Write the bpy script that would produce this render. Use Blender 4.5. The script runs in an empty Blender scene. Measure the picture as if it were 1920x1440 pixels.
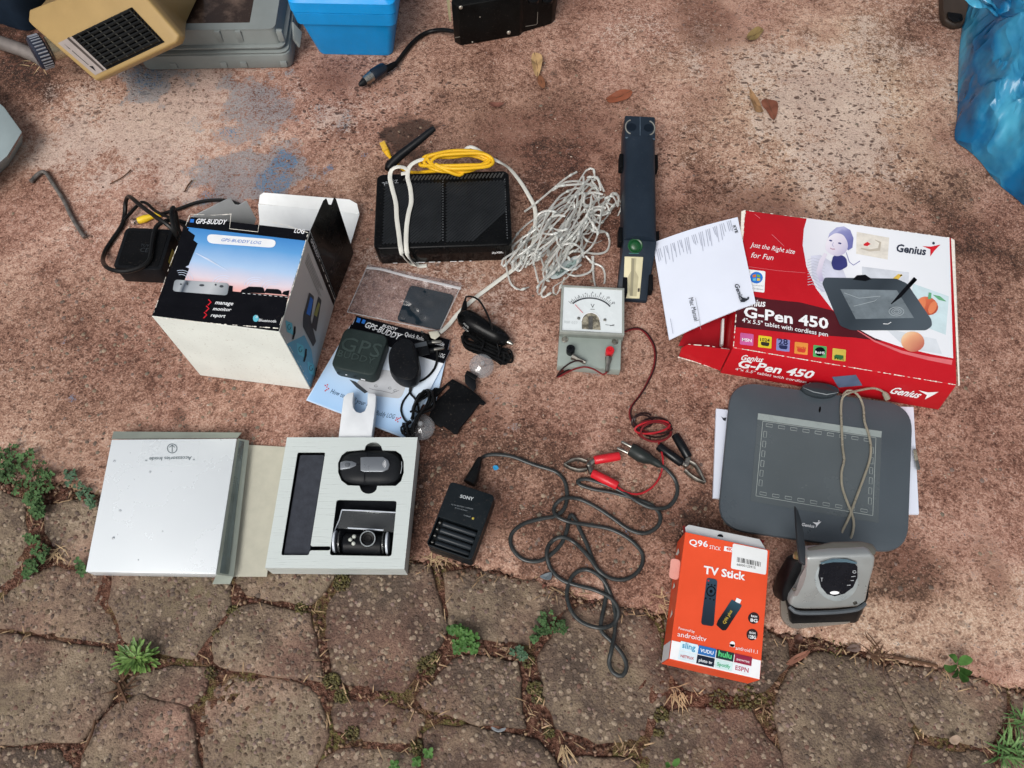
import bpy, bmesh, math, random
import numpy as np
from mathutils import Vector, Matrix
R = math.radians
random.seed(7); rng = np.random.default_rng(7)
S = bpy.context.scene
COL = S.collection

# ------------------------------------------------------------------ camera
FPX = 1450.0                      # focal length in pixels of the 1920 px wide photograph
TH = math.atan(695 / FPX)         # tilt away from looking straight down
HC = 0.85                         # camera height above the slab
cam = bpy.data.cameras.new('camera'); cam_o = bpy.data.objects.new('camera', cam); COL.objects.link(cam_o)
cam.sensor_width = 36; cam.lens = FPX / 1920 * 36
cam.clip_start = 0.01; cam.clip_end = 500
cam_o.location = (0, 0, HC); cam_o.rotation_euler = (TH, 0, 0)
S.camera = cam_o

# ------------------------------------------------------------------ sky, sun, exposure (bright overcast)
SUN_EL, SUN_AZ = R(50), R(-152)    # azimuth measured from +y (away from the viewer) to the left
W = bpy.data.worlds.new('World'); S.world = W; W.use_nodes = True
nt = W.node_tree; nt.nodes.clear()
sky = nt.nodes.new('ShaderNodeTexSky'); sky.sky_type = 'NISHITA'; sky.sun_disc = False
sky.sun_elevation = SUN_EL; sky.sun_rotation = SUN_AZ
sky.air_density = 1.0; sky.dust_density = 6.0; sky.ozone_density = 1.0
hs = nt.nodes.new('ShaderNodeHueSaturation'); hs.inputs['Saturation'].default_value = 0.34
bg = nt.nodes.new('ShaderNodeBackground'); bg.inputs['Strength'].default_value = 0.11
wo = nt.nodes.new('ShaderNodeOutputWorld')
nt.links.new(sky.outputs[0], hs.inputs['Color']); nt.links.new(hs.outputs[0], bg.inputs['Color']); nt.links.new(bg.outputs[0], wo.inputs['Surface'])
sun = bpy.data.lights.new('sun', 'SUN'); sun.energy = 1.4; sun.angle = R(32); sun.color = (1.0, 0.98, 0.955)
sun_o = bpy.data.objects.new('sun', sun); COL.objects.link(sun_o)
sd = Vector((math.sin(SUN_AZ) * math.cos(SUN_EL), math.cos(SUN_AZ) * math.cos(SUN_EL), math.sin(SUN_EL)))
sun_o.rotation_euler = sd.to_track_quat('Z', 'Y').to_euler(); sun_o.location = sd * 5
S.view_settings.view_transform = 'Standard'; S.view_settings.look = 'None'
S.view_settings.exposure = 0.13; S.view_settings.gamma = 1.0; S.view_settings.use_curve_mapping = False
S.render.engine = 'CYCLES'
S.cycles.max_bounces = 8; S.cycles.diffuse_bounces = 3; S.cycles.glossy_bounces = 3; S.cycles.transmission_bounces = 6; S.cycles.transparent_max_bounces = 16; S.cycles.caustics_reflective = False; S.cycles.caustics_refractive = False

# ------------------------------------------------------------------ measuring helpers
CT, ST = math.cos(TH), math.sin(TH)
def ray(px, py):
    u, v = px - 960.0, py - 720.0
    dn = FPX * CT + v * ST
    return u / dn, (FPX * ST - v * CT) / dn
def P(px, py, z=0.0):             # the point at height z that was measured at this place in the photograph
    x, y = ray(px, py); k = HC - z
    return Vector((x * k, y * k, z))
CAM = Vector((0, 0, HC))
class Plane:
    def __init__(s, o, n): s.o = Vector(o); s.n = Vector(n).normalized()
    def at(s, px, py, lift=0.0):
        x, y = ray(px, py); d = Vector((x, y, -1))
        t = (s.o - CAM).dot(s.n) / d.dot(s.n)
        return CAM + d * t + s.n * lift
def plane3(a, b, c):
    n = (Vector(b) - Vector(a)).cross(Vector(c) - Vector(a))
    if n.dot(CAM - Vector(a)) < 0: n = -n
    return Plane(a, n)
def level(z): return Plane((0, 0, z), (0, 0, 1))
def srgb(h):
    h = h.lstrip('#'); v = [int(h[i:i + 2], 16) / 255 for i in (0, 2, 4)]
    return tuple(x / 12.92 if x <= .04045 else ((x + .055) / 1.055) ** 2.4 for x in v)

# ------------------------------------------------------------------ materials
MATS = {}
def mat(name, col, rough=.5, metal=0., spec=.4, var=.1, scale=40., bump=0., bscale=250., trans=0., alpha=1., coat=0., ior=1.45, col2=None, thr=(.35, .65), subs=0., dust=0., rvar=.12, sheen=0., stretch=None):
    """Principled material whose colour, gloss and relief vary by noise"""
    if name in MATS: return MATS[name]
    m = bpy.data.materials.new(name); m.use_nodes = True; MATS[name] = m
    t = m.node_tree; n = t.nodes; L = t.links.new
    b = n['Principled BSDF']
    if isinstance(col, str): col = srgb(col)
    if isinstance(col2, str): col2 = srgb(col2)
    tc = n.new('ShaderNodeTexCoord'); src = tc.outputs['Object']
    if stretch:
        mp = n.new('ShaderNodeMapping'); mp.inputs['Scale'].default_value = stretch; L(src, mp.inputs['Vector']); src = mp.outputs[0]
    nz = n.new('ShaderNodeTexNoise'); nz.inputs['Scale'].default_value = scale; nz.inputs['Detail'].default_value = 6; nz.inputs['Roughness'].default_value = .62
    L(src, nz.inputs['Vector'])
    rp = n.new('ShaderNodeValToRGB'); rp.color_ramp.elements[0].position = thr[0]; rp.color_ramp.elements[1].position = thr[1]
    c1 = tuple(max(0, x * (1 - var)) for x in col) + (1,)
    c2 = (tuple(min(1, x * (1 + var)) for x in col) if col2 is None else tuple(col2)) + (1,)
    rp.color_ramp.elements[0].color = c1; rp.color_ramp.elements[1].color = c2
    L(nz.outputs['Fac'], rp.inputs['Fac']); out = rp.outputs['Color']
    if dust > 0:
        n2 = n.new('ShaderNodeTexNoise'); n2.inputs['Scale'].default_value = 420; n2.inputs['Detail'].default_value = 3; L(tc.outputs['Object'], n2.inputs['Vector'])
        r2 = n.new('ShaderNodeValToRGB'); r2.color_ramp.elements[0].position = .62; r2.color_ramp.elements[1].position = .74
        r2.color_ramp.elements[1].color = (dust, dust, dust, 1); L(n2.outputs['Fac'], r2.inputs['Fac'])
        mx = n.new('ShaderNodeMix'); mx.data_type = 'RGBA'; L(r2.outputs['Color'], mx.inputs['Factor']); L(out, mx.inputs['A']); mx.inputs['B'].default_value = (.33, .27, .22, 1); out = mx.outputs['Result']
    L(out, b.inputs['Base Color'])
    mr = n.new('ShaderNodeMapRange'); mr.inputs['From Min'].default_value = .3; mr.inputs['From Max'].default_value = .7
    mr.inputs['To Min'].default_value = max(.02, rough - rvar); mr.inputs['To Max'].default_value = min(1, rough + rvar)
    L(nz.outputs['Fac'], mr.inputs['Value']); L(mr.outputs[0], b.inputs['Roughness'])
    b.inputs['Metallic'].default_value = metal; b.inputs['Specular IOR Level'].default_value = spec; b.inputs['IOR'].default_value = ior
    b.inputs['Transmission Weight'].default_value = trans; b.inputs['Alpha'].default_value = alpha; b.inputs['Coat Weight'].default_value = coat
    if subs: b.inputs['Subsurface Weight'].default_value = subs; b.inputs['Subsurface Radius'].default_value = (.004, .004, .004)
    if bump > 0:
        bn = n.new('ShaderNodeTexNoise'); bn.inputs['Scale'].default_value = bscale; bn.inputs['Detail'].default_value = 5; L(src, bn.inputs['Vector'])
        bp = n.new('ShaderNodeBump'); bp.inputs['Strength'].default_value = bump; bp.inputs['Distance'].default_value = .001
        L(bn.outputs['Fac'], bp.inputs['Height']); L(bp.outputs['Normal'], b.inputs['Normal'])
    return m

# ------------------------------------------------------------------ mesh helpers
OFF = {}
def thing(name, label, cat, loc=(0, 0, 0), group=None):
    o = bpy.data.objects.new(name, None); COL.objects.link(o); o.empty_display_size = .02
    o.location = loc; o['label'] = label; o['category'] = cat
    if group: o['group'] = group
    OFF[o] = Vector(loc); return o
def tag(o, label=None, cat=None, group=None, kind=None):
    if label: o['label'] = label
    if cat: o['category'] = cat
    if group: o['group'] = group
    if kind: o['kind'] = kind
    return o
class MB:
    """collects faces given in world coordinates; build() links them as ONE mesh object"""
    def __init__(s): s.v = []; s.f = []
    def add(s, vs, fs):
        k = len(s.v); s.v += [Vector(p) for p in vs]; s.f += [tuple(i + k for i in f) for f in fs]; return s
    def poly(s, pts): return s.add(pts, [tuple(range(len(pts)))])
    def prism(s, top, bot):          # two matching outlines, counter-clockwise seen from the top side
        n = len(top)
        return s.add(list(top) + list(bot), [tuple(range(n)), tuple(range(2 * n - 1, n - 1, -1))] + [(i, i + n, (i + 1) % n + n, (i + 1) % n) for i in range(n)])
    def slab(s, pts, up, th):        # outline thickened downwards along -up
        up = Vector(up).normalized() * th
        return s.prism([Vector(p) for p in pts], [Vector(p) - up for p in pts])
    def box(s, o, ux, uy, uz):
        o = Vector(o); ux = Vector(ux); uy = Vector(uy); uz = Vector(uz)
        return s.prism([o + uz, o + ux + uz, o + ux + uy + uz, o + uy + uz], [o, o + ux, o + ux + uy, o + uy])
    def loft(s, rings, closed=True, caps=True):
        n = len(rings[0]); k = len(s.v)
        for r in rings: s.v += [Vector(p) for p in r]
        for a in range(len(rings) - 1):
            for i in range(n if closed else n - 1):
                j = (i + 1) % n; s.f.append((k + a * n + i, k + a * n + j, k + (a + 1) * n + j, k + (a + 1) * n + i))
        if caps and closed:
            s.f.append(tuple(k + i for i in range(n - 1, -1, -1))); s.f.append(tuple(k + (len(rings) - 1) * n + i for i in range(n)))
        return s
    def tube(s, pts, r, n=8, flat=1.0, up=(0, 0, 1)):   # round or flattened cord along pts
        pts = [Vector(p) for p in pts]; rings = []; up = Vector(up); prev = None
        for i, p in enumerate(pts):
            t = (pts[min(i + 1, len(pts) - 1)] - pts[max(i - 1, 0)])
            if t.length < 1e-9: t = Vector((1, 0, 0))
            t.normalize(); sd_ = t.cross(up)
            if sd_.length < .05: sd_ = prev if prev is not None else t.cross(Vector((1, 0, .3)))
            sd_.normalize()
            if prev is not None and sd_.dot(prev) < 0 and False: sd_ = -sd_
            prev = sd_; q = sd_.cross(t).normalized()
            rr = r[i] if hasattr(r, '__len__') else r
            rings.append([p + sd_ * math.cos(a) * rr * flat + q * math.sin(a) * rr for a in [2 * math.pi * k / n for k in range(n)]])
        return s.loft(rings)
    def lathe(s, c, axis, prof, n=20, ref=None):        # prof: (distance along axis, radius)
        c = Vector(c); ax = Vector(axis).normalized(); a = ax.orthogonal().normalized() if ref is None else Vector(ref).normalized(); b = ax.cross(a)
        rings = [[c + ax * h + (a * math.cos(2 * math.pi * k / n) + b * math.sin(2 * math.pi * k / n)) * max(r, 1e-5) for k in range(n)] for h, r in prof]
        return s.loft(rings)
    def build(s, name, m, parent=None, bevel=0., seg=2, smooth=40, sub=0, loc=None):
        me = bpy.data.meshes.new(name)
        off = Vector((0, 0, 0)); p = parent
        while p is not None:
            if p in OFF: off = OFF[p]; break
            p = p.parent
        if parent is None:
            if loc is None:
                xs = [v.x for v in s.v]; ys = [v.y for v in s.v]; zs = [v.z for v in s.v]
                loc = ((min(xs) + max(xs)) / 2, (min(ys) + max(ys)) / 2, min(zs))
            off = Vector(loc)
        me.from_pydata([v - off for v in s.v], [], s.f)
        if bevel > 0 or True:
            bm = bmesh.new(); bm.from_mesh(me); bmesh.ops.remove_doubles(bm, verts=bm.verts, dist=1e-6)
            bmesh.ops.recalc_face_normals(bm, faces=bm.faces) if len(bm.faces) > 1 else None
            if bevel > 0:
                es = [e for e in bm.edges if len(e.link_faces) == 2 and e.calc_face_angle(0) > R(28)]
                bmesh.ops.bevel(bm, geom=es, offset=bevel, offset_type='OFFSET', segments=seg, profile=.5, affect='EDGES', clamp_overlap=True)
            if sub: bmesh.ops.subdivide_edges(bm, edges=bm.edges, cuts=sub, use_grid_fill=True)
            bm.to_mesh(me); bm.free()
        if smooth: me.shade_smooth(); me.set_sharp_from_angle(angle=R(smooth))
        o = bpy.data.objects.new(name, me); COL.objects.link(o)
        if m is not None: me.materials.append(m)
        if parent is not None: o.parent = parent
        else: o.location = off; OFF[o] = off
        return o
def spline(pts, step=.004, closed=False):               # Catmull-Rom through points
    pts = [Vector(p) for p in pts]; n = len(pts); out = []
    rngi = range(n if closed else n - 1)
    for i in rngi:
        g = (lambda k: pts[k % n]) if closed else (lambda k: pts[max(0, min(n - 1, k))])
        p0, p1, p2, p3 = g(i - 1), g(i), g(i + 1), g(i + 2)
        m_ = max(2, int((p2 - p1).length / step))
        for k in range(m_):
            t = k / m_
            out.append(.5 * ((2 * p1) + (p2 - p0) * t + (2 * p0 - 5 * p1 + 4 * p2 - p3) * t * t + (3 * p1 - p0 - 3 * p2 + p3) * t ** 3))
    if not closed: out.append(pts[-1])
    return out
def pz(pts, z=None):                                     # pixel triples (x, y, z) -> world
    return [P(p[0], p[1], p[2] if len(p) > 2 else z) for p in pts]
def rrect(c, ux, uy, w, h, r, n=5):                      # rounded rectangle outline, counter-clockwise
    c = Vector(c); ux = Vector(ux).normalized(); uy = Vector(uy).normalized(); out = []
    for sx, sy, a0 in ((1, 1, 0), (-1, 1, 90), (-1, -1, 180), (1, -1, 270)):
        for k in range(n + 1):
            a = R(a0 + 90 * k / n)
            out.append(c + ux * (sx * (w / 2 - r) + r * math.cos(a)) + uy * (sy * (h / 2 - r) + r * math.sin(a)))
    return out
def rquad(pts, r, n=5):                                  # rounds the corners of any convex outline (world points)
    out = []; k = len(pts); pts = [Vector(p) for p in pts]
    for i in range(k):
        p, a, b = pts[i], pts[i - 1], pts[(i + 1) % k]
        da = (a - p); db = (b - p); ra = min(r, da.length * .49); rb = min(r, db.length * .49)
        A = p + da.normalized() * ra; B = p + db.normalized() * rb
        for q in range(n + 1):
            t = q / n; out.append(A * (1 - t) ** 2 + p * 2 * t * (1 - t) + B * t * t)
    return out
class Frame:
    """rectangle fitted to four measured corners (top-left, top-right, bottom-right, bottom-left) on the level z"""
    def __init__(s, px, z):
        a, b, c, d = [P(x, y, z) for x, y in px]
        s.z = z; s.c = (a + b + c + d) / 4
        ux = ((b - a) + (c - d)); uy = ((a - d) + (b - c))
        ang = (math.atan2(ux.y, ux.x) + math.atan2(-uy.x, uy.y)) / 2
        s.x = Vector((math.cos(ang), math.sin(ang), 0)); s.y = Vector((-math.sin(ang), math.cos(ang), 0)); s.ang = ang
        s.w = (b - a + c - d).dot(s.x) / 2; s.h = (a - d + b - c).dot(s.y) / 2
    def at(s, u, v, dz=0.): return s.c + s.x * (u * s.w / 2) + s.y * (v * s.h / 2) + Vector((0, 0, dz))   # u, v in -1..1
    def m(s, x, y, dz=0.): return s.c + s.x * x + s.y * y + Vector((0, 0, dz))                              # metres from the middle
    def rect(s, dz=0., grow=0.): return [s.m(sx * (s.w / 2 + grow), sy * (s.h / 2 + grow), dz) for sx, sy in ((-1, -1), (1, -1), (1, 1), (-1, 1))]

# flat print (lettering, pictures) lying on the faces of things
def decal(px, pl, m, parent, name='printed_patch', lift=.0002, round_=0.):
    pts = [pl.at(x, y, lift) for x, y in px]
    if round_: pts = rquad(pts, round_)
    n = sum(((pts[i] - pts[0]).cross(pts[(i + 1) % len(pts)] - pts[0]) for i in range(len(pts))), Vector())
    if n.dot(pl.n) < 0: pts.reverse()
    return MB().poly(pts).build(name, m, parent, smooth=0)
def decals(list_, pl, m, parent, name='printed_patch', lift=.0002):
    mb = MB(); flat_ = []
    for px in list_: flat_ += list(px) if isinstance(px, Stk) else [px]
    for px in flat_:
        pts = [pl.at(x, y, lift) for x, y in px]
        n = sum(((pts[i] - pts[0]).cross(pts[(i + 1) % len(pts)] - pts[0]) for i in range(len(pts))), Vector())
        if n.dot(pl.n) < 0: pts.reverse()
        mb.poly(pts)
    return mb.build(name, m, parent, smooth=0)
def ell(cx, cy, rx, ry, n=20, rot=0., a0=0, a1=360):
    out = []
    for k in range(n):
        a = R(a0 + (a1 - a0) * k / (n if a1 - a0 == 360 else n - 1)); x, y = rx * math.cos(a), ry * math.sin(a)
        out.append((cx + x * math.cos(R(rot)) - y * math.sin(R(rot)), cy + x * math.sin(R(rot)) + y * math.cos(R(rot))))
    return out
class Stk(list): pass
def stroke(px, w):                                       # a line of width w (pixels), drawn as a run of quads
    L_, R_ = [], []
    for i, (x, y) in enumerate(px):
        a = px[max(0, i - 1)]; b = px[min(len(px) - 1, i + 1)]; dx, dy = b[0] - a[0], b[1] - a[1]; l = math.hypot(dx, dy) or 1
        ww = w[i] if hasattr(w, '__len__') else w
        L_.append((x - dy / l * ww / 2, y + dx / l * ww / 2)); R_.append((x + dy / l * ww / 2, y - dx / l * ww / 2))
    return Stk([[L_[i], L_[i + 1], R_[i + 1], R_[i]] for i in range(len(px) - 1)])
TXT = {}
def text_mesh(s, bold, shear, sp):
    key = (s, bold, shear, sp)
    if key in TXT: return TXT[key]
    c = bpy.data.curves.new('lettering', 'FONT'); c.body = s; c.size = 1; c.resolution_u = 2; c.offset = bold; c.shear = shear; c.space_character = sp; c.fill_mode = 'FRONT'
    o = bpy.data.objects.new('lettering', c)
    me = bpy.data.meshes.new_from_object(o)
    vs = [v.co.copy() for v in me.vertices]; fs = [tuple(p.vertices) for p in me.polygons]
    bpy.data.objects.remove(o); bpy.data.curves.remove(c); bpy.data.meshes.remove(me)
    TXT[key] = (vs, fs); return vs, fs
def text_into(mb, s, a, b, pl, lift=.0004, bold=.0, shear=0., sp=1., cap=None):
    """lettering whose baseline runs from pixel a to pixel b on the plane; cap = letter height in pixels if it is not to follow the width"""
    vs, fs = text_mesh(s, bold, shear, sp)
    A = pl.at(a[0], a[1], lift); B = pl.at(b[0], b[1], lift)
    x0 = min(v.x for v in vs); x1 = max(v.x for v in vs); k = (B - A).length / (x1 - x0)
    ux = (B - A).normalized(); uy = pl.n.cross(ux).normalized(); ky = k
    if cap:
        dx, dy = b[0] - a[0], b[1] - a[1]; l = math.hypot(dx, dy); C_ = pl.at(a[0] + dy / l * cap, a[1] - dx / l * cap, lift)
        ky = (C_ - A).length / .70
    mb.add([A + ux * ((v.x - x0) * k) + uy * (v.y * ky) for v in vs], fs)
def text(s, a, b, pl, m, parent, name='printed_lettering', **kw):
    mb = MB(); text_into(mb, s, a, b, pl, **kw); return mb.build(name, m, parent, smooth=0)
def texts(lst, pl, m, parent, name='printed_lettering', **kw):
    for it in lst:
        k2 = dict(kw); k2.update(it[3] if len(it) > 3 else {}); text(it[0], it[1], it[2], pl, m, parent, name, **k2)
# smooth value noise for shaping meshes
_G = rng.random((128, 128))
def vnoise(x, y, sc):
    x = np.asarray(x) * sc + 37.2; y = np.asarray(y) * sc + 11.7
    xi = np.floor(x).astype(int); yi = np.floor(y).astype(int); fx = x - xi; fy = y - yi
    fx = fx * fx * (3 - 2 * fx); fy = fy * fy * (3 - 2 * fy)
    g = lambda a, b: _G[a % 128, b % 128]
    return (g(xi, yi) * (1 - fx) + g(xi + 1, yi) * fx) * (1 - fy) + (g(xi, yi + 1) * (1 - fx) + g(xi + 1, yi + 1) * fx) * fy
def fbm(x, y, sc, o=4):
    a = 1.; s_ = 0.; t = 0.
    for i in range(o): s_ = s_ + a * vnoise(x, y, sc * 2 ** i); t += a; a *= .55
    return s_ / t

# ================================================================== the setting: slab, paving stones, soil
def node_mat(name):
    m = bpy.data.materials.new(name); m.use_nodes = True; MATS[name] = m
    t = m.node_tree; n = t.nodes; b = n['Principled BSDF']
    def N(kind, **kw):
        x = n.new(kind)
        for k, v in kw.items():
            if k in x.inputs: x.inputs[k].default_value = v
            else: setattr(x, k, v)
        return x
    def noise(vec, sc, det=5, ro=.6):
        x = N('ShaderNodeTexNoise', Scale=sc, Detail=det, Roughness=ro); t.links.new(vec, x.inputs['Vector']); return x.outputs['Fac']
    def math_(op, a, c=None, d=None):
        x = N('ShaderNodeMath', operation=op)
        for i, q in enumerate((a, c, d)):
            if q is None: continue
            if isinstance(q, (int, float)): x.inputs[i].default_value = q
            else: t.links.new(q, x.inputs[i])
        return x.outputs[0]
    def ramp(fac, stops):
        x = n.new('ShaderNodeValToRGB'); cr = x.color_ramp
        while len(cr.elements) > 1: cr.elements.remove(cr.elements[-1])
        for i, (p, c) in enumerate(stops):
            e = cr.elements[0] if i == 0 else cr.elements.new(p)
            e.position = p; e.color = tuple(c) + (1,) if hasattr(c, '__len__') else (c, c, c, 1)
        t.links.new(fac, x.inputs['Fac']); return x.outputs['Color']
    def mix(f, a, c, mode='MIX'):
        x = N('ShaderNodeMix', data_type='RGBA', blend_type=mode)
        for key, q in (('Factor', f), ('A', a), ('B', c)):
            if isinstance(q, (int, float)): x.inputs[key].default_value = q
            elif isinstance(q, tuple): x.inputs[key].default_value = q + (1,)
            else: t.links.new(q, x.inputs[key])
        return x.outputs['Result']
    def attr(nm):
        x = n.new('ShaderNodeAttribute'); x.attribute_name = nm; return x.outputs['Fac']
    def vor(vec, sc, feat='F1'):
        x = N('ShaderNodeTexVoronoi', feature=feat, Scale=sc); t.links.new(vec, x.inputs['Vector']); return x
    def bump(h, st, dist, prev=None):
        x = N('ShaderNodeBump', Strength=st, Distance=dist); t.links.new(h, x.inputs['Height'])
        if prev is not None: t.links.new(prev, x.inputs['Normal'])
        return x.outputs['Normal']
    tc = n.new('ShaderNodeTexCoord')
    return m, t, n, b, N, noise, math_, ramp, mix, attr, vor, bump, tc.outputs['Object']

def slab_material():
    m, t, n, b, N, noise, math_, ramp, mix, attr, vor, bump, co = node_mat('weathered_concrete')
    L = t.links.new
    n2 = noise(co, 110, 3, .75); n3 = noise(co, 480, 2, .7)
    tone = math_('ADD', attr('tone'), math_('MULTIPLY', math_('SUBTRACT', n2, .5), .85))
    tone = math_('ADD', tone, math_('MULTIPLY', math_('SUBTRACT', n3, .5), 1.05))
    red = ramp(tone, [(.0, srgb('#33211b')), (.25, srgb('#654236')), (.5, srgb('#9a7363')), (.75, srgb('#c09c8b')), (1., srgb('#dcc3b2'))])
    tan = ramp(tone, [(.0, srgb('#2f251d')), (.25, srgb('#5c4738')), (.5, srgb('#957863')), (.75, srgb('#bca28a')), (1., srgb('#d9c8b2'))])
    c = mix(attr('tan'), red, tan)
    # a film of red-brown dirt and paler washed patches, each with its own ragged outline
    rag = math_('ADD', math_('MULTIPLY', math_('SUBTRACT', n2, .5), 1.3), math_('MULTIPLY', math_('SUBTRACT', n3, .5), .9))
    washed = ramp(math_('ADD', attr('washed'), rag), [(.44, 0.), (.66, 1.)])
    c = mix(math_('MULTIPLY', washed, .5), c, mix(n3, srgb('#a8978e'), srgb('#d6c6ba')))
    film = ramp(math_('ADD', attr('film'), rag), [(.42, 0.), (.62, 1.)])
    c = mix(math_('MULTIPLY', film, .62), c, mix(n2, srgb('#4a2c23'), srgb('#845a4b')))
    # pits where the cement has washed out, and pale bits of stone showing
    mp = N('ShaderNodeMapping'); mp.inputs['Scale'].default_value = (.75, 1, 1); mp.inputs['Rotation'].default_value = (0, 0, .5); L(co, mp.inputs['Vector'])
    dn = N('ShaderNodeTexNoise', Scale=110., Detail=0.); L(mp.outputs[0], dn.inputs['Vector'])
    va = N('ShaderNodeVectorMath', operation='MULTIPLY_ADD'); L(dn.outputs['Color'], va.inputs[0]); va.inputs[1].default_value = (.009, .009, .009); L(mp.outputs[0], va.inputs[2])
    def spots(sc, lo, hi, pick):
        v = vor(va.outputs[0], sc)
        near = ramp(v.outputs['Distance'], [(lo, 1.), (hi, 0.)])
        sep = N('ShaderNodeSeparateColor'); L(v.outputs['Color'], sep.inputs[0])
        return math_('MULTIPLY', near, math_('GREATER_THAN', sep.outputs[0], pick))
    pits = math_('MULTIPLY', spots(120, .22, .36, .45), attr('pits'))
    pits2 = math_('MULTIPLY', spots(230, .22, .34, .45), math_('ADD', math_('MULTIPLY', attr('pits'), .7), .12))
    allp = math_('MAXIMUM', pits, pits2)
    c = mix(math_('MULTIPLY', allp, .85), c, srgb('#402a22'))
    pale = ramp(n3, [(.62, 0.), (.72, 1.)])
    c = mix(math_('MULTIPLY', pale, .35), c, srgb('#d8c2b0'))
    # paint and dirt stains with their own outlines
    edge = math_('MULTIPLY', math_('SUBTRACT', n2, .5), .85)
    edge = math_('ADD', math_('MULTIPLY', edge, 1.4), math_('MULTIPLY', math_('SUBTRACT', n3, .5), 2.0))
    def stain(nm): return ramp(math_('ADD', attr(nm), edge), [(.42, 0.), (.6, 1.)])
    c = mix(math_('MULTIPLY', stain('greypaint'), .72), c, mix(n3, srgb('#5f6a74'), srgb('#97999a')))
    c = mix(math_('MULTIPLY', stain('bluepaint'), .8), c, mix(n2, srgb('#2d4c6a'), srgb('#5d87a8')))
    c = mix(math_('MULTIPLY', stain('dark'), .82), c, srgb('#241914'))
    L(c, b.inputs['Base Color'])
    L(ramp(n2, [(.3, .62), (.7, .9)]), b.inputs['Roughness']); b.inputs['Specular IOR Level'].default_value = .28
    h = math_('ADD', math_('MULTIPLY', n2, .8), math_('MULTIPLY', n3, .55)); h = math_('SUBTRACT', h, math_('MULTIPLY', allp, .55)); h = math_('ADD', h, 0.)
    L(bump(h, .75, .0022), b.inputs['Normal'])
    return m

EDGE = [(-260, 840), (-60, 878), (40, 900), (110, 905), (178, 925), (330, 955), (500, 990), (660, 1022), (790, 1050), (860, 1058), (935, 1072), (1020, 1090), (1090, 1118), (1180, 1134), (1250, 1150), (1340, 1162), (1440, 1180), (1530, 1196), (1620, 1218), (1700, 1236), (1760, 1254), (1830, 1268), (1900, 1290), (2000, 1305), (2200, 1345)]
ew = [P(x, y) for x, y in EDGE]; EX = np.array([p.x for p in ew]); EY = np.array([p.y for p in ew])
def edge_y(x):
    return np.interp(x, EX, EY) + (vnoise(x, x * 0, 70) - .5) * .008 + (vnoise(x, x * 0, 260) - .5) * .004
def field(X, Y, blobs, hard=False):                  # soft stains centred on measured places
    out = np.zeros_like(X); wob = (fbm(X, Y, 16, 5) - .5) * 2.4 if not hard else (fbm(X, Y, 40, 4) - .5) * 1.8
    for px, py, rx, ry, val in blobs:
        c0 = P(px, py); sx = (P(px + rx, py) - c0).length; sy = (P(px, py + ry) - c0).length
        d = np.sqrt(((X - c0.x) / sx) ** 2 + ((Y - c0.y) / sy) ** 2) + wob
        f = np.clip((1.05 - d) * 3 + .5, 0, 1) if hard else np.clip(1.5 - d, 0, 1)
        out = np.where(np.abs(val * f) > np.abs(out), val * f, out) if val > 0 else np.minimum(out, val * f) if False else out + val * f * (np.abs(out) < 5)
    return out
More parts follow.
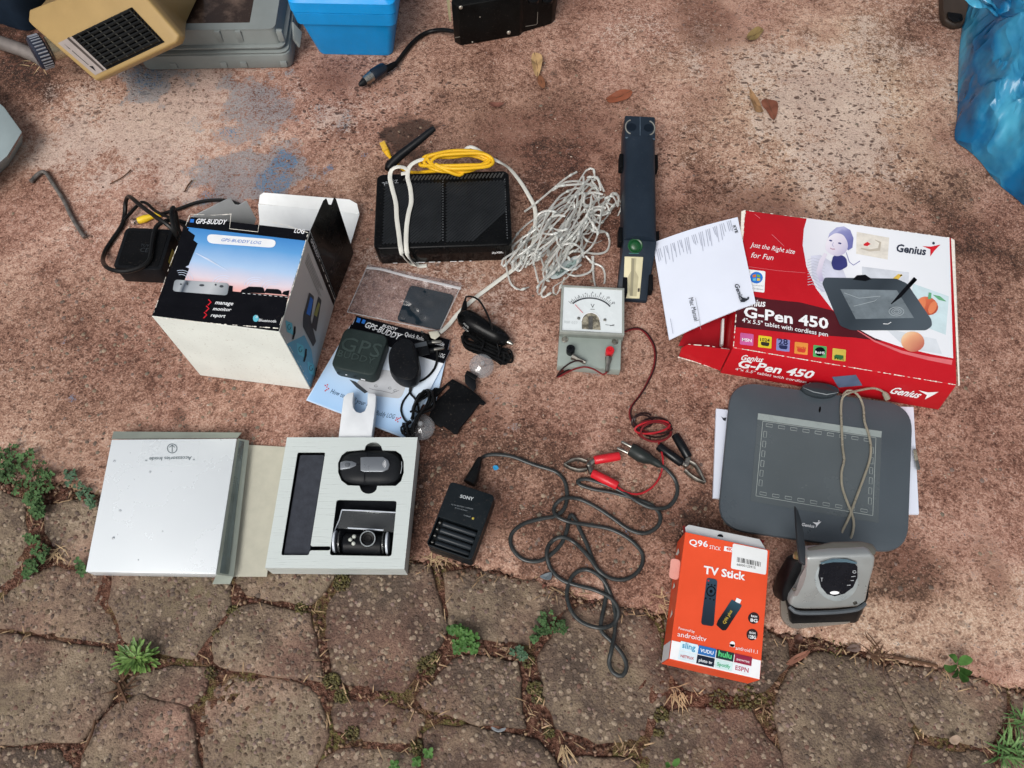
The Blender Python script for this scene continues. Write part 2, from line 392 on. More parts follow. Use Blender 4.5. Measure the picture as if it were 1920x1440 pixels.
def make_slab():
    st = .0042; xs = np.arange(-1.0, 1.0 + st / 2, st); ymax = 1.27
    nx = len(xs); ny = 250
    ys0 = edge_y(xs)
    v = np.linspace(0, 1, ny)
    X = np.repeat(xs[:, None], ny, 1); Y = ys0[:, None] + (ymax - ys0[:, None]) * v[None, :]
    tone = .515 + (fbm(X, Y, 7, 3) - .5) * .25 + (fbm(X, Y, 30, 4) - .5) * .36 + field(X, Y, [
        (200, 230, 190, 130, .16), (430, 240, 160, 90, .1), (700, 200, 150, 70, .06), (1560, 200, 220, 130, .12), (1700, 330, 170, 80, .06),
        (60, 60, 110, 90, -.34), (40, 160, 70, 60, -.25), (1010, 210, 230, 100, -.12), (960, 330, 200, 70, -.14), (1150, 380, 200, 90, -.12), (1080, 470, 120, 90, -.1), (1330, 40, 80, 60, -.12),
        (1350, 380, 220, 40, -.08), (1850, 400, 120, 90, -.14), (1700, 60, 90, 70, -.12), (1830, 560, 90, 160, -.13), (1820, 820, 110, 140, -.1), (1700, 1060, 70, 70, -.13), (1560, 1120, 40, 40, -.1),
        (1750, 1180, 220, 50, .14), (1860, 1180, 80, 60, .1), (1500, 1180, 120, 22, .12), (80, 520, 160, 120, .02), (120, 650, 140, 110, -.1), (200, 760, 170, 50, -.07), (60, 860, 120, 40, .04),
        (900, 930, 140, 100, -.13), (1100, 1000, 170, 100, -.15), (1240, 960, 70, 60, -.1), (850, 760, 100, 50, -.1), (950, 820, 150, 50, -.13), (780, 880, 60, 120, -.12), (1180, 760, 120, 60, -.03), (1300, 800, 60, 120, -.08), (960, 640, 70, 70, .02), (1110, 1080, 120, 22, .1), (960, 1062, 90, 16, .08)])
    tan = np.clip(.25 + (fbm(X, Y, 5, 3) - .5) * .9 + field(X, Y, [(1560, 220, 300, 190, .5), (1000, 980, 250, 130, .3), (1800, 1150, 260, 110, .45), (400, 260, 150, 60, .2)]), 0, 1)
    pits = np.clip(.5 + (fbm(X, Y, 9, 3) - .5) * 1.0 + field(X, Y, [(700, 200, 160, 70, .7), (1600, 240, 230, 130, .75), (1290, 300, 60, 40, .8), (1500, 320, 220, 60, .6), (180, 180, 130, 60, .35), (1800, 330, 90, 60, .5)]), 0, 1)
    washed = np.clip(.16 + (fbm(X, Y, 6, 4) - .5) * 1.1 + field(X, Y, [(330, 250, 280, 120, .5), (1560, 180, 280, 140, .44), (700, 190, 120, 60, .3), (150, 450, 120, 60, .2), (1750, 1190, 190, 40, .12), (1900, 1090, 60, 60, .3), (1200, 60, 90, 60, .15), (760, 520, 120, 90, .1)]), 0, 1)
    film = np.clip(.10 + (fbm(X, Y, 8, 5) - .5) * 1.2 + field(X, Y, [(1010, 240, 200, 110, .34), (1130, 400, 220, 90, .36), (1330, 40, 70, 50, .5), (1500, 380, 300, 36, .3), (1840, 430, 90, 70, .34), (1700, 60, 80, 60, .3), (60, 90, 90, 90, .5), (900, 960, 160, 90, .4), (1110, 990, 170, 90, .42), (1260, 960, 60, 90, .34), (840, 790, 130, 60, .3), (1690, 1060, 80, 60, .42), (1830, 830, 80, 120, .24), (1860, 1050, 30, 90, .34), (640, 520, 30, 120, .3), (1250, 780, 100, 90, .14), (230, 770, 120, 40, .22), (100, 330, 120, 30, .12)]), 0, 1)
    grey = field(X, Y, [(275, 152, 62, 36, .8), (470, 200, 75, 66, .62), (430, 252, 40, 28, .55), (510, 175, 30, 28, .45), (470, 330, 120, 46, .68), (530, 300, 40, 40, .5), (340, 138, 30, 14, .4), (645, 225, 22, 30, .42), (365, 235, 20, 16, .4), (1110, 700, 20, 10, .35), (965, 800, 14, 10, .35), (925, 740, 10, 8, .3), (600, 212, 14, 20, .35)], True)
    blue = field(X, Y, [(270, 142, 36, 22, .42), (428, 248, 20, 12, .4), (533, 300, 18, 15, .62), (520, 335, 34, 22, .5), (385, 365, 18, 10, .4), (620, 313, 8, 7, .62), (575, 350, 8, 7, .5), (605, 320, 9, 5, .45), (682, 290, 7, 5, .42), (135, 745, 9, 6, .45), (120, 640, 6, 4, .35), (1175, 995, 5, 5, .45)], True)
    dark = field(X, Y, [(765, 258, 44, 38, .8), (800, 240, 22, 14, .6), (780, 290, 30, 20, .55), (760, 225, 20, 14, .5), (757, 170, 14, 10, .45), (340, 780, 12, 16, .5), (350, 800, 8, 14, .5), (333, 768, 8, 6, .4), (917, 152, 6, 4, .5), (1040, 138, 7, 8, .5), (158, 248, 5, 4, .5), (162, 300, 5, 4, .45)], True)
    Z = (fbm(X, Y, 14, 4) - .5) * .0016 - .0008
    Z[:, 0:2] -= np.array([.0035, .001])[None, :]
    Z[0, :] = Z[-1, :] = Z[:, -1] = 0
    V = np.stack([X, Y, Z], -1).reshape(-1, 3)
    idx = np.arange(nx * ny).reshape(nx, ny)
    Fq = np.stack([idx[:-1, :-1], idx[1:, :-1], idx[1:, 1:], idx[:-1, 1:]], -1).reshape(-1, 4)
    k = len(V)
    extra = [(x, float(y) + .002, -.05) for x, y in zip(xs, ys0)]      # the broken front edge going down
    far = [(-30, float(ys0[0]) + 6, 0), (-1.0, float(ys0[0]), 0), (-1.0, ymax, 0), (1.0, ymax, 0), (1.0, float(ys0[-1]), 0), (30, float(ys0[-1]) - 6, 0), (30, 60, 0), (-30, 60, 0), (-30, ymax, 0), (30, ymax, 0)]
    V = np.concatenate([V, np.array(extra), np.array(far)])
    F_ = [tuple(q) for q in Fq.tolist()] + [(int(idx[i, 0]), k + i, k + i + 1, int(idx[i + 1, 0])) for i in range(nx - 1)]
    f0 = k + nx; F_ += [(f0, f0 + 1, f0 + 2, f0 + 8), (f0 + 4, f0 + 5, f0 + 9, f0 + 3), (f0 + 8, f0 + 2, f0 + 3, f0 + 9, f0 + 6, f0 + 7)]
    me = bpy.data.meshes.new('concrete_slab'); me.from_pydata(V.tolist(), [], F_)
    def put(nm, A, dflt):
        a = me.attributes.new(nm, 'FLOAT', 'POINT'); d = np.full(len(V), dflt, dtype=np.float32); d[:A.size] = A.reshape(-1); d[k:k + nx] = A[:, 0] if nm not in ('tone',) else A[:, 0] - .1
        a.data.foreach_set('value', d)
    put('tone', tone, .55); put('tan', tan, .4); put('pits', pits, .3); put('washed', washed, .2); put('film', film, .1); put('greypaint', grey, 0); put('bluepaint', blue, 0); put('dark', dark, 0)
    me.materials.append(slab_material()); me.shade_smooth()
    o = bpy.data.objects.new('concrete_slab', me); COL.objects.link(o); o['kind'] = 'structure'; return o
slab = make_slab()

# soil under and between the paving stones
def soil_material():
    m, t, n, b, N, noise, math_, ramp, mix, attr, vor, bump, co = node_mat('reddish_joint_soil')
    n2 = noise(co, 160, 3, .7); n3 = noise(co, 600, 1)
    c = ramp(n2, [(.28, srgb('#2a1a15')), (.5, srgb('#5e4034')), (.72, srgb('#8a6858'))])
    moss = math_('MULTIPLY', ramp(noise(co, 13, 2, .6), [(.52, 0.), (.62, 1.)]), ramp(n2, [(.4, 0.), (.55, 1.)]))
    c = mix(math_('MULTIPLY', moss, .8), c, mix(n3, srgb('#3c3d1c'), srgb('#707040')))
    t.links.new(c, b.inputs['Base Color']); b.inputs['Roughness'].default_value = .9; b.inputs['Specular IOR Level'].default_value = .15
    t.links.new(bump(math_('ADD', n2, math_('MULTIPLY', n3, .5)), 1., .004), b.inputs['Normal'])
    return m
SOIL = soil_material()
def make_soil():
    st = .006; xs = np.arange(-.9, .9, st); ys = np.arange(-.16, .80, st)
    X, Y = np.meshgrid(xs, ys, indexing='ij'); Z = -.0068 + (fbm(X, Y, 28, 4) - .5) * .003 + (fbm(X, Y, 150, 2) - .5) * .003
    ins = Y - edge_y(X.reshape(-1)).reshape(X.shape); Z = np.where(ins > .004, -.03, Z)
    nx, ny = X.shape; idx = np.arange(nx * ny).reshape(nx, ny)
    F_ = np.stack([idx[:-1, :-1], idx[1:, :-1], idx[1:, 1:], idx[:-1, 1:]], -1).reshape(-1, 4).tolist()
    me = bpy.data.meshes.new('joint_soil'); me.from_pydata(np.stack([X, Y, Z], -1).reshape(-1, 3).tolist(), [], F_)
    me.materials.append(SOIL); me.shade_smooth(); o = bpy.data.objects.new('joint_soil', me); COL.objects.link(o); o['kind'] = 'structure'
    g = MB().poly([(-60, -60, -.036), (60, -60, -.036), (60, 60, -.036), (-60, 60, -.036)]).build('ground', SOIL, smooth=0, loc=(0, 0, -.036)); g['kind'] = 'structure'
make_soil()

def paver_material():
    m, t, n, b, N, noise, math_, ramp, mix, attr, vor, bump, co = node_mat('exposed_aggregate_stone')
    oi = n.new('ShaderNodeObjectInfo')
    n1 = noise(co, 18, 2, .65); n2 = noise(co, 130, 3, .75); n3 = noise(co, 480, 2)
    v = math_('ADD', math_('MULTIPLY', n1, .55), math_('ADD', math_('MULTIPLY', n2, .35), math_('MULTIPLY', n3, .3)))
    v = math_('ADD', v, math_('MULTIPLY', math_('SUBTRACT', oi.outputs['Random'], .5), .22))
    grey = ramp(v, [(.36, srgb('#2b241f')), (.55, srgb('#57493f')), (.72, srgb('#82725f')), (.9, srgb('#a39281'))])
    red = ramp(v, [(.36, srgb('#2e201a')), (.55, srgb('#64493f')), (.72, srgb('#8d6f60')), (.9, srgb('#b0937f'))])
    c = mix(ramp(noise(co, 7, 1), [(.46, 0.), (.70, 1.)]), grey, red)
    cell = vor(co, 130); sep = N('ShaderNodeSeparateColor'); t.links.new(cell.outputs['Color'], sep.inputs[0])
    peb = math_('MULTIPLY', ramp(cell.outputs['Distance'], [(.25, 1.), (.42, 0.)]), math_('GREATER_THAN', sep.outputs[0], .35))
    c = mix(math_('MULTIPLY', peb, .55), c, ramp(sep.outputs[1], [(0., srgb('#5d4d44')), (.5, srgb('#94806f')), (1., srgb('#b9a793'))]))
    moss = math_('MULTIPLY', ramp(noise(co, 9, 1), [(.55, 0.), (.68, 1.)]), ramp(n2, [(.45, 0.), (.6, 1.)]))
    c = mix(math_('MULTIPLY', moss, .45), c, srgb('#4d4a2a'))
    rim = attr('rim'); c = mix(math_('MULTIPLY', math_('MULTIPLY', rim, n2), .5), c, srgb('#33271f'))
    t.links.new(c, b.inputs['Base Color']); t.links.new(ramp(n2, [(.3, .6), (.7, .85)]), b.inputs['Roughness']); b.inputs['Specular IOR Level'].default_value = .25
    t.links.new(bump(math_('ADD', math_('ADD', math_('MULTIPLY', n2, .7), math_('MULTIPLY', n3, .5)), math_('MULTIPLY', peb, .5)), .85, .0025), b.inputs['Normal'])
    return m
PAVM = paver_material()
PAVERS = [
 [(-110, 905), (0, 925), (38, 940), (50, 1005), (45, 1062), (0, 1108), (-110, 1120)],
 [(82, 948), (178, 940), (240, 950), (235, 1052), (165, 1055), (125, 1050), (88, 1000)],
 [(-120, 1142), (0, 1130), (50, 1082), (92, 1067), (192, 1074), (197, 1125), (210, 1170), (226, 1208), (133, 1194), (30, 1176), (-110, 1168)],
 [(213, 1064), (260, 985), (400, 990), (425, 1080), (430, 1135), (384, 1196), (362, 1229), (330, 1231), (234, 1198), (211, 1133)],
 [(-120, 1180), (25, 1191), (147, 1214), (210, 1224), (220, 1266), (193, 1323), (146, 1388), (102, 1385), (15, 1390), (-120, 1388)],
 [(240, 1272), (320, 1250), (394, 1254), (381, 1292), (355, 1324), (286, 1306), (238, 1297)],
 [(152, 1425), (176, 1370), (222, 1322), (266, 1308), (348, 1332), (358, 1380), (372, 1452), (360, 1540), (150, 1540)],
 [(-120, 1405), (102, 1408), (132, 1446), (130, 1540), (-120, 1540)],
 [(372, 1340), (402, 1288), (440, 1268), (494, 1273), (572, 1288), (592, 1314), (601, 1339), (609, 1378), (597, 1409), (572, 1450), (560, 1540), (390, 1540), (384, 1440)],
 [(438, 1152), (475, 1134), (531, 1146), (573, 1152), (584, 1181), (588, 1215), (602, 1276), (525, 1262), (440, 1253), (402, 1238), (407, 1192)],
 [(446, 1088), (470, 1020), (640, 1030), (636, 1060), (618, 1084), (598, 1111), (577, 1131), (503, 1119), (466, 1113)],
 [(622, 1134), (660, 1080), (680, 1040), (790, 1060), (806, 1070), (819, 1118), (833, 1171), (822, 1204), (779, 1257), (754, 1296), (681, 1284), (628, 1274), (619, 1215), (615, 1165)],
 [(631, 1312), (712, 1321), (788, 1343), (793, 1353), (767, 1390), (712, 1387), (634, 1369), (625, 1340)],
 [(604, 1432), (642, 1405), (772, 1415), (785, 1450), (775, 1540), (595, 1540)],
 [(833, 1074), (887, 1068), (1030, 1094), (1060, 1108), (1061, 1140), (1020, 1166), (990, 1203), (900, 1192), (847, 1169)],
 [(782, 1307), (849, 1243), (887, 1230), (968, 1246), (975, 1321), (982, 1364), (900, 1353), (799, 1326)],
 [(797, 1372), (818, 1359), (931, 1374), (1006, 1388), (1046, 1440), (1046, 1540), (805, 1540), (795, 1410)],
 [(1014, 1235), (1064, 1148), (1136, 1127), (1206, 1147), (1234, 1177), (1242, 1238), (1255, 1269), (1244, 1313), (1199, 1386), (1122, 1389), (1048, 1361), (1028, 1313)],
 [(1246, 1160), (1340, 1172), (1440, 1186), (1474, 1202), (1476, 1240), (1434, 1294), (1351, 1300), (1287, 1286), (1262, 1262)],
 [(1210, 1410), (1241, 1347), (1294, 1328), (1406, 1333), (1434, 1380), (1462, 1414), (1470, 1450), (1465, 1540), (1205, 1540)],
 [(1486, 1264), (1533, 1229), (1642, 1243), (1660, 1262), (1699, 1332), (1712, 1371), (1702, 1415), (1688, 1540), (1484, 1540), (1472, 1405), (1455, 1320)],
 [(1676, 1246), (1798, 1266), (1882, 1292), (1885, 1345), (1853, 1400), (1735, 1370), (1714, 1343), (1670, 1259)],
 [(1904, 1300), (2040, 1330), (2040, 1420), (1915, 1392)],
 [(1724, 1402), (1848, 1414), (1866, 1442), (1856, 1540), (1704, 1540), (1714, 1442)],
 [(1886, 1420), (2040, 1440), (2040, 1540), (1880, 1540)],
 [(1060, 1420), (1190, 1425), (1192, 1540), (1062, 1540)],
]
pavement = bpy.data.objects.new('pavement', None); COL.objects.link(pavement); pavement['kind'] = 'structure'; OFF[pavement] = Vector((0, 0, 0))
OUTL = []
PEB = [srgb(c) for c in ('#6d5b4f', '#85725f', '#9c8a76', '#7a6658', '#8d7770', '#5b4c45', '#ab9b86', '#77594d', '#655950', '#6f5f4c', '#5f4e3f')]
peb_v, peb_f, peb_c = [], [], []
def inside(pt, poly):
    c = False; j = len(poly) - 1
    for i in range(len(poly)):
        if (poly[i].y > pt[1]) != (poly[j].y > pt[1]) and pt[0] < (poly[j].x - poly[i].x) * (pt[1] - poly[i].y) / (poly[j].y - poly[i].y) + poly[i].x: c = not c
        j = i
    return c
def pebble(x, y, z, r, col, squash=.45):
    k = len(peb_v); n = random.choice((5, 6, 7)); a0 = random.random() * 6; el = random.uniform(.6, 1.)
    hh = r * squash * random.uniform(.6, 1.2)
    for rr, zz in ((1.0, -.25), (.78, .55)):
        for i in range(n):
            a = a0 + 6.2832 * i / n; q = rr * r * random.uniform(.8, 1.15)
            ca, sa = math.cos(a0 * 3), math.sin(a0 * 3); px_, py_ = q * math.cos(a), q * math.sin(a) * el
            peb_v.append((x + px_ * ca - py_ * sa, y + px_ * sa + py_ * ca, z + hh * zz))
    peb_v.append((x, y, z + hh * .85))
    fs = [(k + i, k + (i + 1) % n, k + n + (i + 1) % n, k + n + i) for i in range(n)] + [(k + n + i, k + n + (i + 1) % n, k + 2 * n) for i in range(n)]
    peb_f.extend(fs); peb_c.extend([col] * (2 * n + 1))
def to_px(x, y):
    d = Vector((x, y, -.003 - HC)); zc = d.y * ST - d.z * CT; return 960 + FPX * d.x / zc, 720 - FPX * (d.y * CT + d.z * ST) / zc
MORE = []                                 # the same paving going on outside the picture
for gi in range(-11, 12):
    for gj in range(-4, 8):
        hx, hy = gi * .122 + (gj % 2) * .061, gj * .105 - .05; qx, qy = to_px(hx, hy)
        if (-190 < qx < 2110 and qy < 1590) or hy > float(edge_y(np.array([hx]))[0]) - .07: continue
        MORE.append([Vector((hx + math.cos(R(60 * k + 30)) * .064 * random.uniform(.85, 1.05), hy + math.sin(R(60 * k + 30)) * .064 * random.uniform(.85, 1.05), -.003)) for k in range(6)])
for pi_, poly in enumerate(PAVERS + MORE):
    w = [P(x, y, -.003) for x, y in poly] if pi_ < len(PAVERS) else poly
    ar = sum(w[i].cross(w[(i + 1) % len(w)]).z for i in range(len(w)))
    if ar < 0: w.reverse()
    cw = sum(w, Vector()) / len(w); w = [p + (p - cw).normalized() * .0042 for p in w]; w = rquad(w, .0032, 2)
    out = []                                            # uneven outline
    for i in range(len(w)):
        a, c_ = w[i], w[(i + 1) % len(w)]; ns = max(1, int((c_ - a).length / .007))
        for k in range(ns): out.append(a.lerp(c_, k / ns))
    cen = sum(out, Vector()) / len(out); OUTL.append(out)
    tilt = Vector((random.uniform(-.006, .006), random.uniform(-.006, .006)))
    zb = -.0035 + random.uniform(-.0018, .0010)
    rings = []; rim = []
    for s_, dz, rm in ((1.0, -.022, 1.), (1.0, -.0045, 1.), (.985, -.0018, .8), (.955, -.0006, .4), (.86, 0, 0.), (.62, 0, 0.), (.3, 0, 0.)):
        rg = []
        for p in out:
            q = cen + (p - cen) * s_
            j = (float(vnoise(p.x, p.y, 90)) - .5) * .005 * (1 if s_ > .9 else 0); q = q + (p - cen).normalized() * j
            zz = zb + dz + tilt.x * (q.x - cen.x) * 4 + tilt.y * (q.y - cen.y) * 4 + (float(fbm(q.x, q.y, 45, 3)) - .5) * .003
            rg.append(Vector((q.x, q.y, min(zz, -.0012)))); rim.append(rm)
        rings.append(rg)
    mb = MB().loft(rings, caps=False); n_ = len(out); mb.f.append(tuple(range(6 * n_, 7 * n_)))
    me = bpy.data.meshes.new('paving_stone'); me.from_pydata(mb.v, [], mb.f); me.shade_smooth(); me.materials.append(PAVM)
    a_ = me.attributes.new('rim', 'FLOAT', 'POINT'); a_.data.foreach_set('value', np.array(rim, dtype=np.float32))
    o = bpy.data.objects.new('paving_stone', me); COL.objects.link(o); o.parent = pavement
    if pi_ >= len(PAVERS): continue
    xs = [p.x for p in out]; ys = [p.y for p in out]
    area = (max(xs) - min(xs)) * (max(ys) - min(ys)); dens = random.choice((26000, 34000, 42000, 30000))
    for k in range(int(area * dens)):
        x, y = random.uniform(min(xs), max(xs)), random.uniform(min(ys), max(ys))
        if not inside((x, y), out) or (x, y) == 0: continue
        if not inside((cen.x + (x - cen.x) * 1.05, cen.y + (y - cen.y) * 1.05), out): continue
        z = zb + tilt.x * (x - cen.x) * 4 + tilt.y * (y - cen.y) * 4 + (float(fbm(x, y, 45, 3)) - .5) * .003
        pebble(x, y, min(z, -.0012) - .0002, random.choice((.0012, .0016, .002, .0026, .0032)), random.choice(PEB), .35)
def pebble_material():
    m, t, n, b, N, noise, math_, ramp, mix, attr, vor, bump, co = node_mat('aggregate_pebbles')
    a = n.new('ShaderNodeAttribute'); a.attribute_name = 'col'
    n2 = noise(co, 500, 4)
    c = mix(1., a.outputs['Color'], ramp(n2, [(.3, .62), (.7, 1.05)]), 'MULTIPLY'); c = mix(math_('MULTIPLY', noise(co, 40, 3), .55), c, srgb('#5b4a40'))
    t.links.new(c, b.inputs['Base Color']); b.inputs['Roughness'].default_value = .7; b.inputs['Specular IOR Level'].default_value = .25
    return m
PEBM = pebble_material()
def flush_pebbles(name, parent=None, kind='stuff'):
    me = bpy.data.meshes.new(name); me.from_pydata(peb_v, [], peb_f); me.shade_smooth(); me.materials.append(PEBM)
    a = me.attributes.new('col', 'FLOAT_COLOR', 'POINT'); a.data.foreach_set('color', np.array([c + (1,) for c in peb_c], dtype=np.float32).reshape(-1))
    o = bpy.data.objects.new(name, me); COL.objects.link(o); o.parent = parent; o['kind'] = kind
    peb_v.clear(); peb_f.clear(); peb_c.clear(); return o
flush_pebbles('aggregate', pavement)

# ================================================================== shared materials of the things
def gradmat(name, p0, p1, off, stops, rough=.35, spec=.35, grain=.06):
    """print whose colour runs from point p0 to p1 (world), with a little paper grain"""
    m = bpy.data.materials.new(name); m.use_nodes = True; MATS[name] = m
    t = m.node_tree; n = t.nodes; L = t.links.new; b = n['Principled BSDF']
    tc = n.new('ShaderNodeTexCoord'); p0 = Vector(p0) - Vector(off); d = Vector(p1) - Vector(off) - p0; l2 = d.length_squared
    v = n.new('ShaderNodeVectorMath'); v.operation = 'SUBTRACT'; L(tc.outputs['Object'], v.inputs[0]); v.inputs[1].default_value = p0
    q = n.new('ShaderNodeVectorMath'); q.operation = 'DOT_PRODUCT'; L(v.outputs[0], q.inputs[0]); q.inputs[1].default_value = d / l2
    nz = n.new('ShaderNodeTexNoise'); nz.inputs['Scale'].default_value = 60; nz.inputs['Detail'].default_value = 4; L(tc.outputs['Object'], nz.inputs['Vector'])
    ad = n.new('ShaderNodeMath'); ad.operation = 'MULTIPLY_ADD'; L(nz.outputs['Fac'], ad.inputs[0]); ad.inputs[1].default_value = grain; L(q.outputs['Value'], ad.inputs[2])
    rp = n.new('ShaderNodeValToRGB'); cr = rp.color_ramp
    while len(cr.elements) > 1: cr.elements.remove(cr.elements[-1])
    for i, (p, c) in enumerate(stops):
        e = cr.elements[0] if i == 0 else cr.elements.new(p)
        e.position = p; e.color = (srgb(c) if isinstance(c, str) else tuple(c)) + (1,)
    L(ad.outputs[0], rp.inputs['Fac']); L(rp.outputs['Color'], b.inputs['Base Color']); b.inputs['Roughness'].default_value = rough; b.inputs['Specular IOR Level'].default_value = spec
    return m
white_card = mat('white_card', '#dfe2e2', .55, var=.05, scale=30, bump=.08, spec=.3)
worn_white = mat('worn_white_card', '#e2ddd2', .8, var=.12, scale=300, spec=.2)
dirty_white = mat('dirty_white_card', '#dde1da', .55, var=.05, scale=16, dust=.5, spec=.35, bump=.03, bscale=300)
black_plastic = mat('black_plastic', '#121417', .42, var=.25, scale=25, dust=.06, bump=.08, bscale=600, spec=.14)
black_gloss = mat('black_gloss_plastic', '#0a0b0c', .25, var=.25, scale=25, dust=.05, spec=.16)
black_matt = mat('black_matt_plastic', '#0f1012', .6, var=.3, scale=25, dust=.08, spec=.08, bump=.15, bscale=500)
black_print = mat('black_ink', '#0c0d12', .45, var=.12, scale=60, spec=.1, dust=.03)
white_print = mat('white_ink', '#e4e6e8', .5, var=.04, spec=.3)
red_print = mat('red_ink', '#c41d2a', .45, var=.08, spec=.3)
blue_print = mat('blue_ink', '#2a6fc4', .45, var=.08, spec=.3)
sky_print = mat('light_blue_ink', '#63b6c9', .45, var=.06, spec=.3)
grey_print = mat('grey_ink', '#8c9096', .5, var=.08, spec=.3)
dgrey_print = mat('dark_grey_ink', '#3d4146', .5, var=.1, spec=.3)
cord_black = mat('black_cord_rubber', '#0e0f10', .36, var=.2, scale=80, spec=.25, dust=.04)
cord_grey = mat('dark_grey_cord_rubber', '#272b2b', .34, var=.2, scale=60, spec=.5, dust=.10)
steel = mat('nickel_steel', '#a9a69d', .3, metal=1., var=.2, scale=90, bump=.06)
dull_steel = mat('dull_steel', '#87847d', .45, metal=1., var=.3, scale=120, bump=.12)
clear_plastic = mat('clear_plastic', '#f2f4f4', .08, var=.02, trans=1., ior=1.3, spec=.5, rvar=.04)

# ================================================================== GPS retail box, standing open, front panel up
def open_carton(fr, h, wall=.0011):
    """box body open towards +y of the frame; returns a mesh builder in world coordinates"""
    A = [fr.m(-fr.w / 2, -fr.h / 2), fr.m(fr.w / 2, -fr.h / 2), fr.m(fr.w / 2, fr.h / 2), fr.m(-fr.w / 2, fr.h / 2)]
    dn = Vector((0, 0, -h))
    mb = MB()
    out = [A[0], A[1], A[1] + dn, A[0] + dn]; far = [A[3], A[2], A[2] + dn, A[3] + dn]
    cx = sum(out, Vector()) / 4; cf = sum(far, Vector()) / 4
    def shrink(r, c, k): return [c + (p - c) * (1 - 2 * k / ((p - c).length * 1.4)) for p in r]
    inn = [p + fr.y * wall for p in shrink(out, cx, wall)]; inf = shrink(far, cf, wall)
    mb.add(out + far + inf + inn, [(0, 1, 2, 3)] + [(i, 4 + i, 4 + (i + 1) % 4, (i + 1) % 4) for i in range(4)] + [(4 + i, 8 + i, 8 + (i + 1) % 4, 4 + (i + 1) % 4) for i in range(4)] + [(8 + i, 12 + i, 12 + (i + 1) % 4, 8 + (i + 1) % 4) for i in range(4)] + [(12, 15, 14, 13)])
    return mb
def worn_edge(pts, pl, parent, w=(.4, 1.5), gap=.3, m=None, seed=1, lift=.0005):
    rr = random.Random(seed); mb = MB(); L_ = []
    for (a, b) in zip(pts[:-1], pts[1:]):
        n = max(2, int(math.hypot(b[0] - a[0], b[1] - a[1]) / 5))
        for k in range(n):
            if rr.random() < gap: continue
            t0, t1 = k / n, (k + 1) / n; q = lambda t: (a[0] + (b[0] - a[0]) * t, a[1] + (b[1] - a[1]) * t)
            ww = rr.uniform(*w); L_.append(stroke([q(t0), q((t0 + t1) / 2), q(t1)], [ww * rr.uniform(.2, 1), ww, ww * rr.uniform(.2, 1)]))
    return decals(L_, pl, m or worn_white, parent, 'worn_edge', lift)
HG = .142
fg = Frame([(357, 401), (580, 438), (524, 618), (285, 597)], HG)
g0 = fg.m(0, 0); g0.z = 0
gps_box = thing('retail_box', 'open white cardboard box printed GPS-BUDDY with a blue dusk sky on its top panel', 'box', g0)
open_carton(fg, HG).build('carton', dirty_white, gps_box, bevel=.0008, seg=1)
pt = Plane(fg.c, (0, 0, 1))
pr = Plane(fg.m(fg.w / 2, 0), fg.x)
G = [fg.at(-1, 1), fg.at(1, 1), fg.at(1, -1), fg.at(-1, -1)]
skym = gradmat('printed_dusk_sky', fg.at(0, .82), fg.at(0, -.55), g0, [(0, '#2f78bd'), (.25, '#5c9ad2'), (.55, '#a7c4e4'), (.75, '#d9cdd6'), (.9, '#e8a69c'), (1., '#d98f86')])
def face_poly(uv, lift, m, name): return MB().poly([fg.at(u, v, lift) for u, v in uv]).build(name, m, gps_box, smooth=0)
face_poly([(-.995, -.995), (.995, -.995), (.995, .995), (-.995, .995)], .0002, black_print, 'printed_panel')
face_poly([(-.985, .78), (-.985, -.60), (.99, -.60), (.99, .78)], .0004, skym, 'printed_sky')
face_poly([(-.99, .76), (-.99, -.62), (-.90, -.62), (-.95, .76)], .00058, black_print, 'printed_edge')
# black skyline at the left and the road at the bottom
decal([(344, 426), (366, 442), (363, 451), (371, 457), (354, 498), (348, 501), (355, 504), (346, 527), (338, 545), (309, 545)], pt, black_print, gps_box, 'printed_skyline', .0006)
decal([(309, 543), (420, 549), (428, 546), (541, 556), (533, 592), (298, 572)], pt, black_print, gps_box, 'printed_road', .00055)
decals([[(451, 549), (454, 544), (462, 541), (467, 538), (492, 539), (495, 542), (497, 551)], [(495, 550), (500, 542), (522, 543), (527, 546), (529, 553)], [(529, 552), (532, 547), (543, 545), (541, 556)], [(428, 549), (430, 536), (437, 537), (436, 550)]], pt, black_print, gps_box, 'printed_vans', .0008)
decals([stroke([(455 + k * 10, 550.5 + k * .9), (460 + k * 10, 551 + k * .9)], .8) for k in range(9)], pt, white_print, gps_box, 'printed_road_line', .0009)
dev = gradmat('printed_device_grey', pt.at(326, 526), pt.at(430, 550), g0, [(0, '#6f757c'), (.2, '#a3a9ae'), (.26, '#3b4450'), (.34, '#9aa0a6'), (.7, '#b9bdc0'), (1, '#7d848b')])
decal([(328, 525), (430, 532), (427, 555), (324, 547)], pt, dev, gps_box, 'printed_device', .0010, .004)
decals([ell(340, 534, 2.2, 1.6, 8), ell(352, 533, 2, 3, 8), ell(379, 536, 5, 2.2, 10), ell(405, 535, 2, 2, 8), ell(416, 538, 4, 2.5, 8)], pt, dgrey_print, gps_box, 'printed_ports', .0012)
decal([(391, 439.5), (515, 450), (518, 457), (513, 465.5), (393, 457), (388, 449)], pt, white_print, gps_box, 'printed_pill', .0008, .006)
text('GPS-BUDDY LOG', (415, 453), (489.5, 459), pt, blue_print, gps_box, lift=.0010, shear=.2)
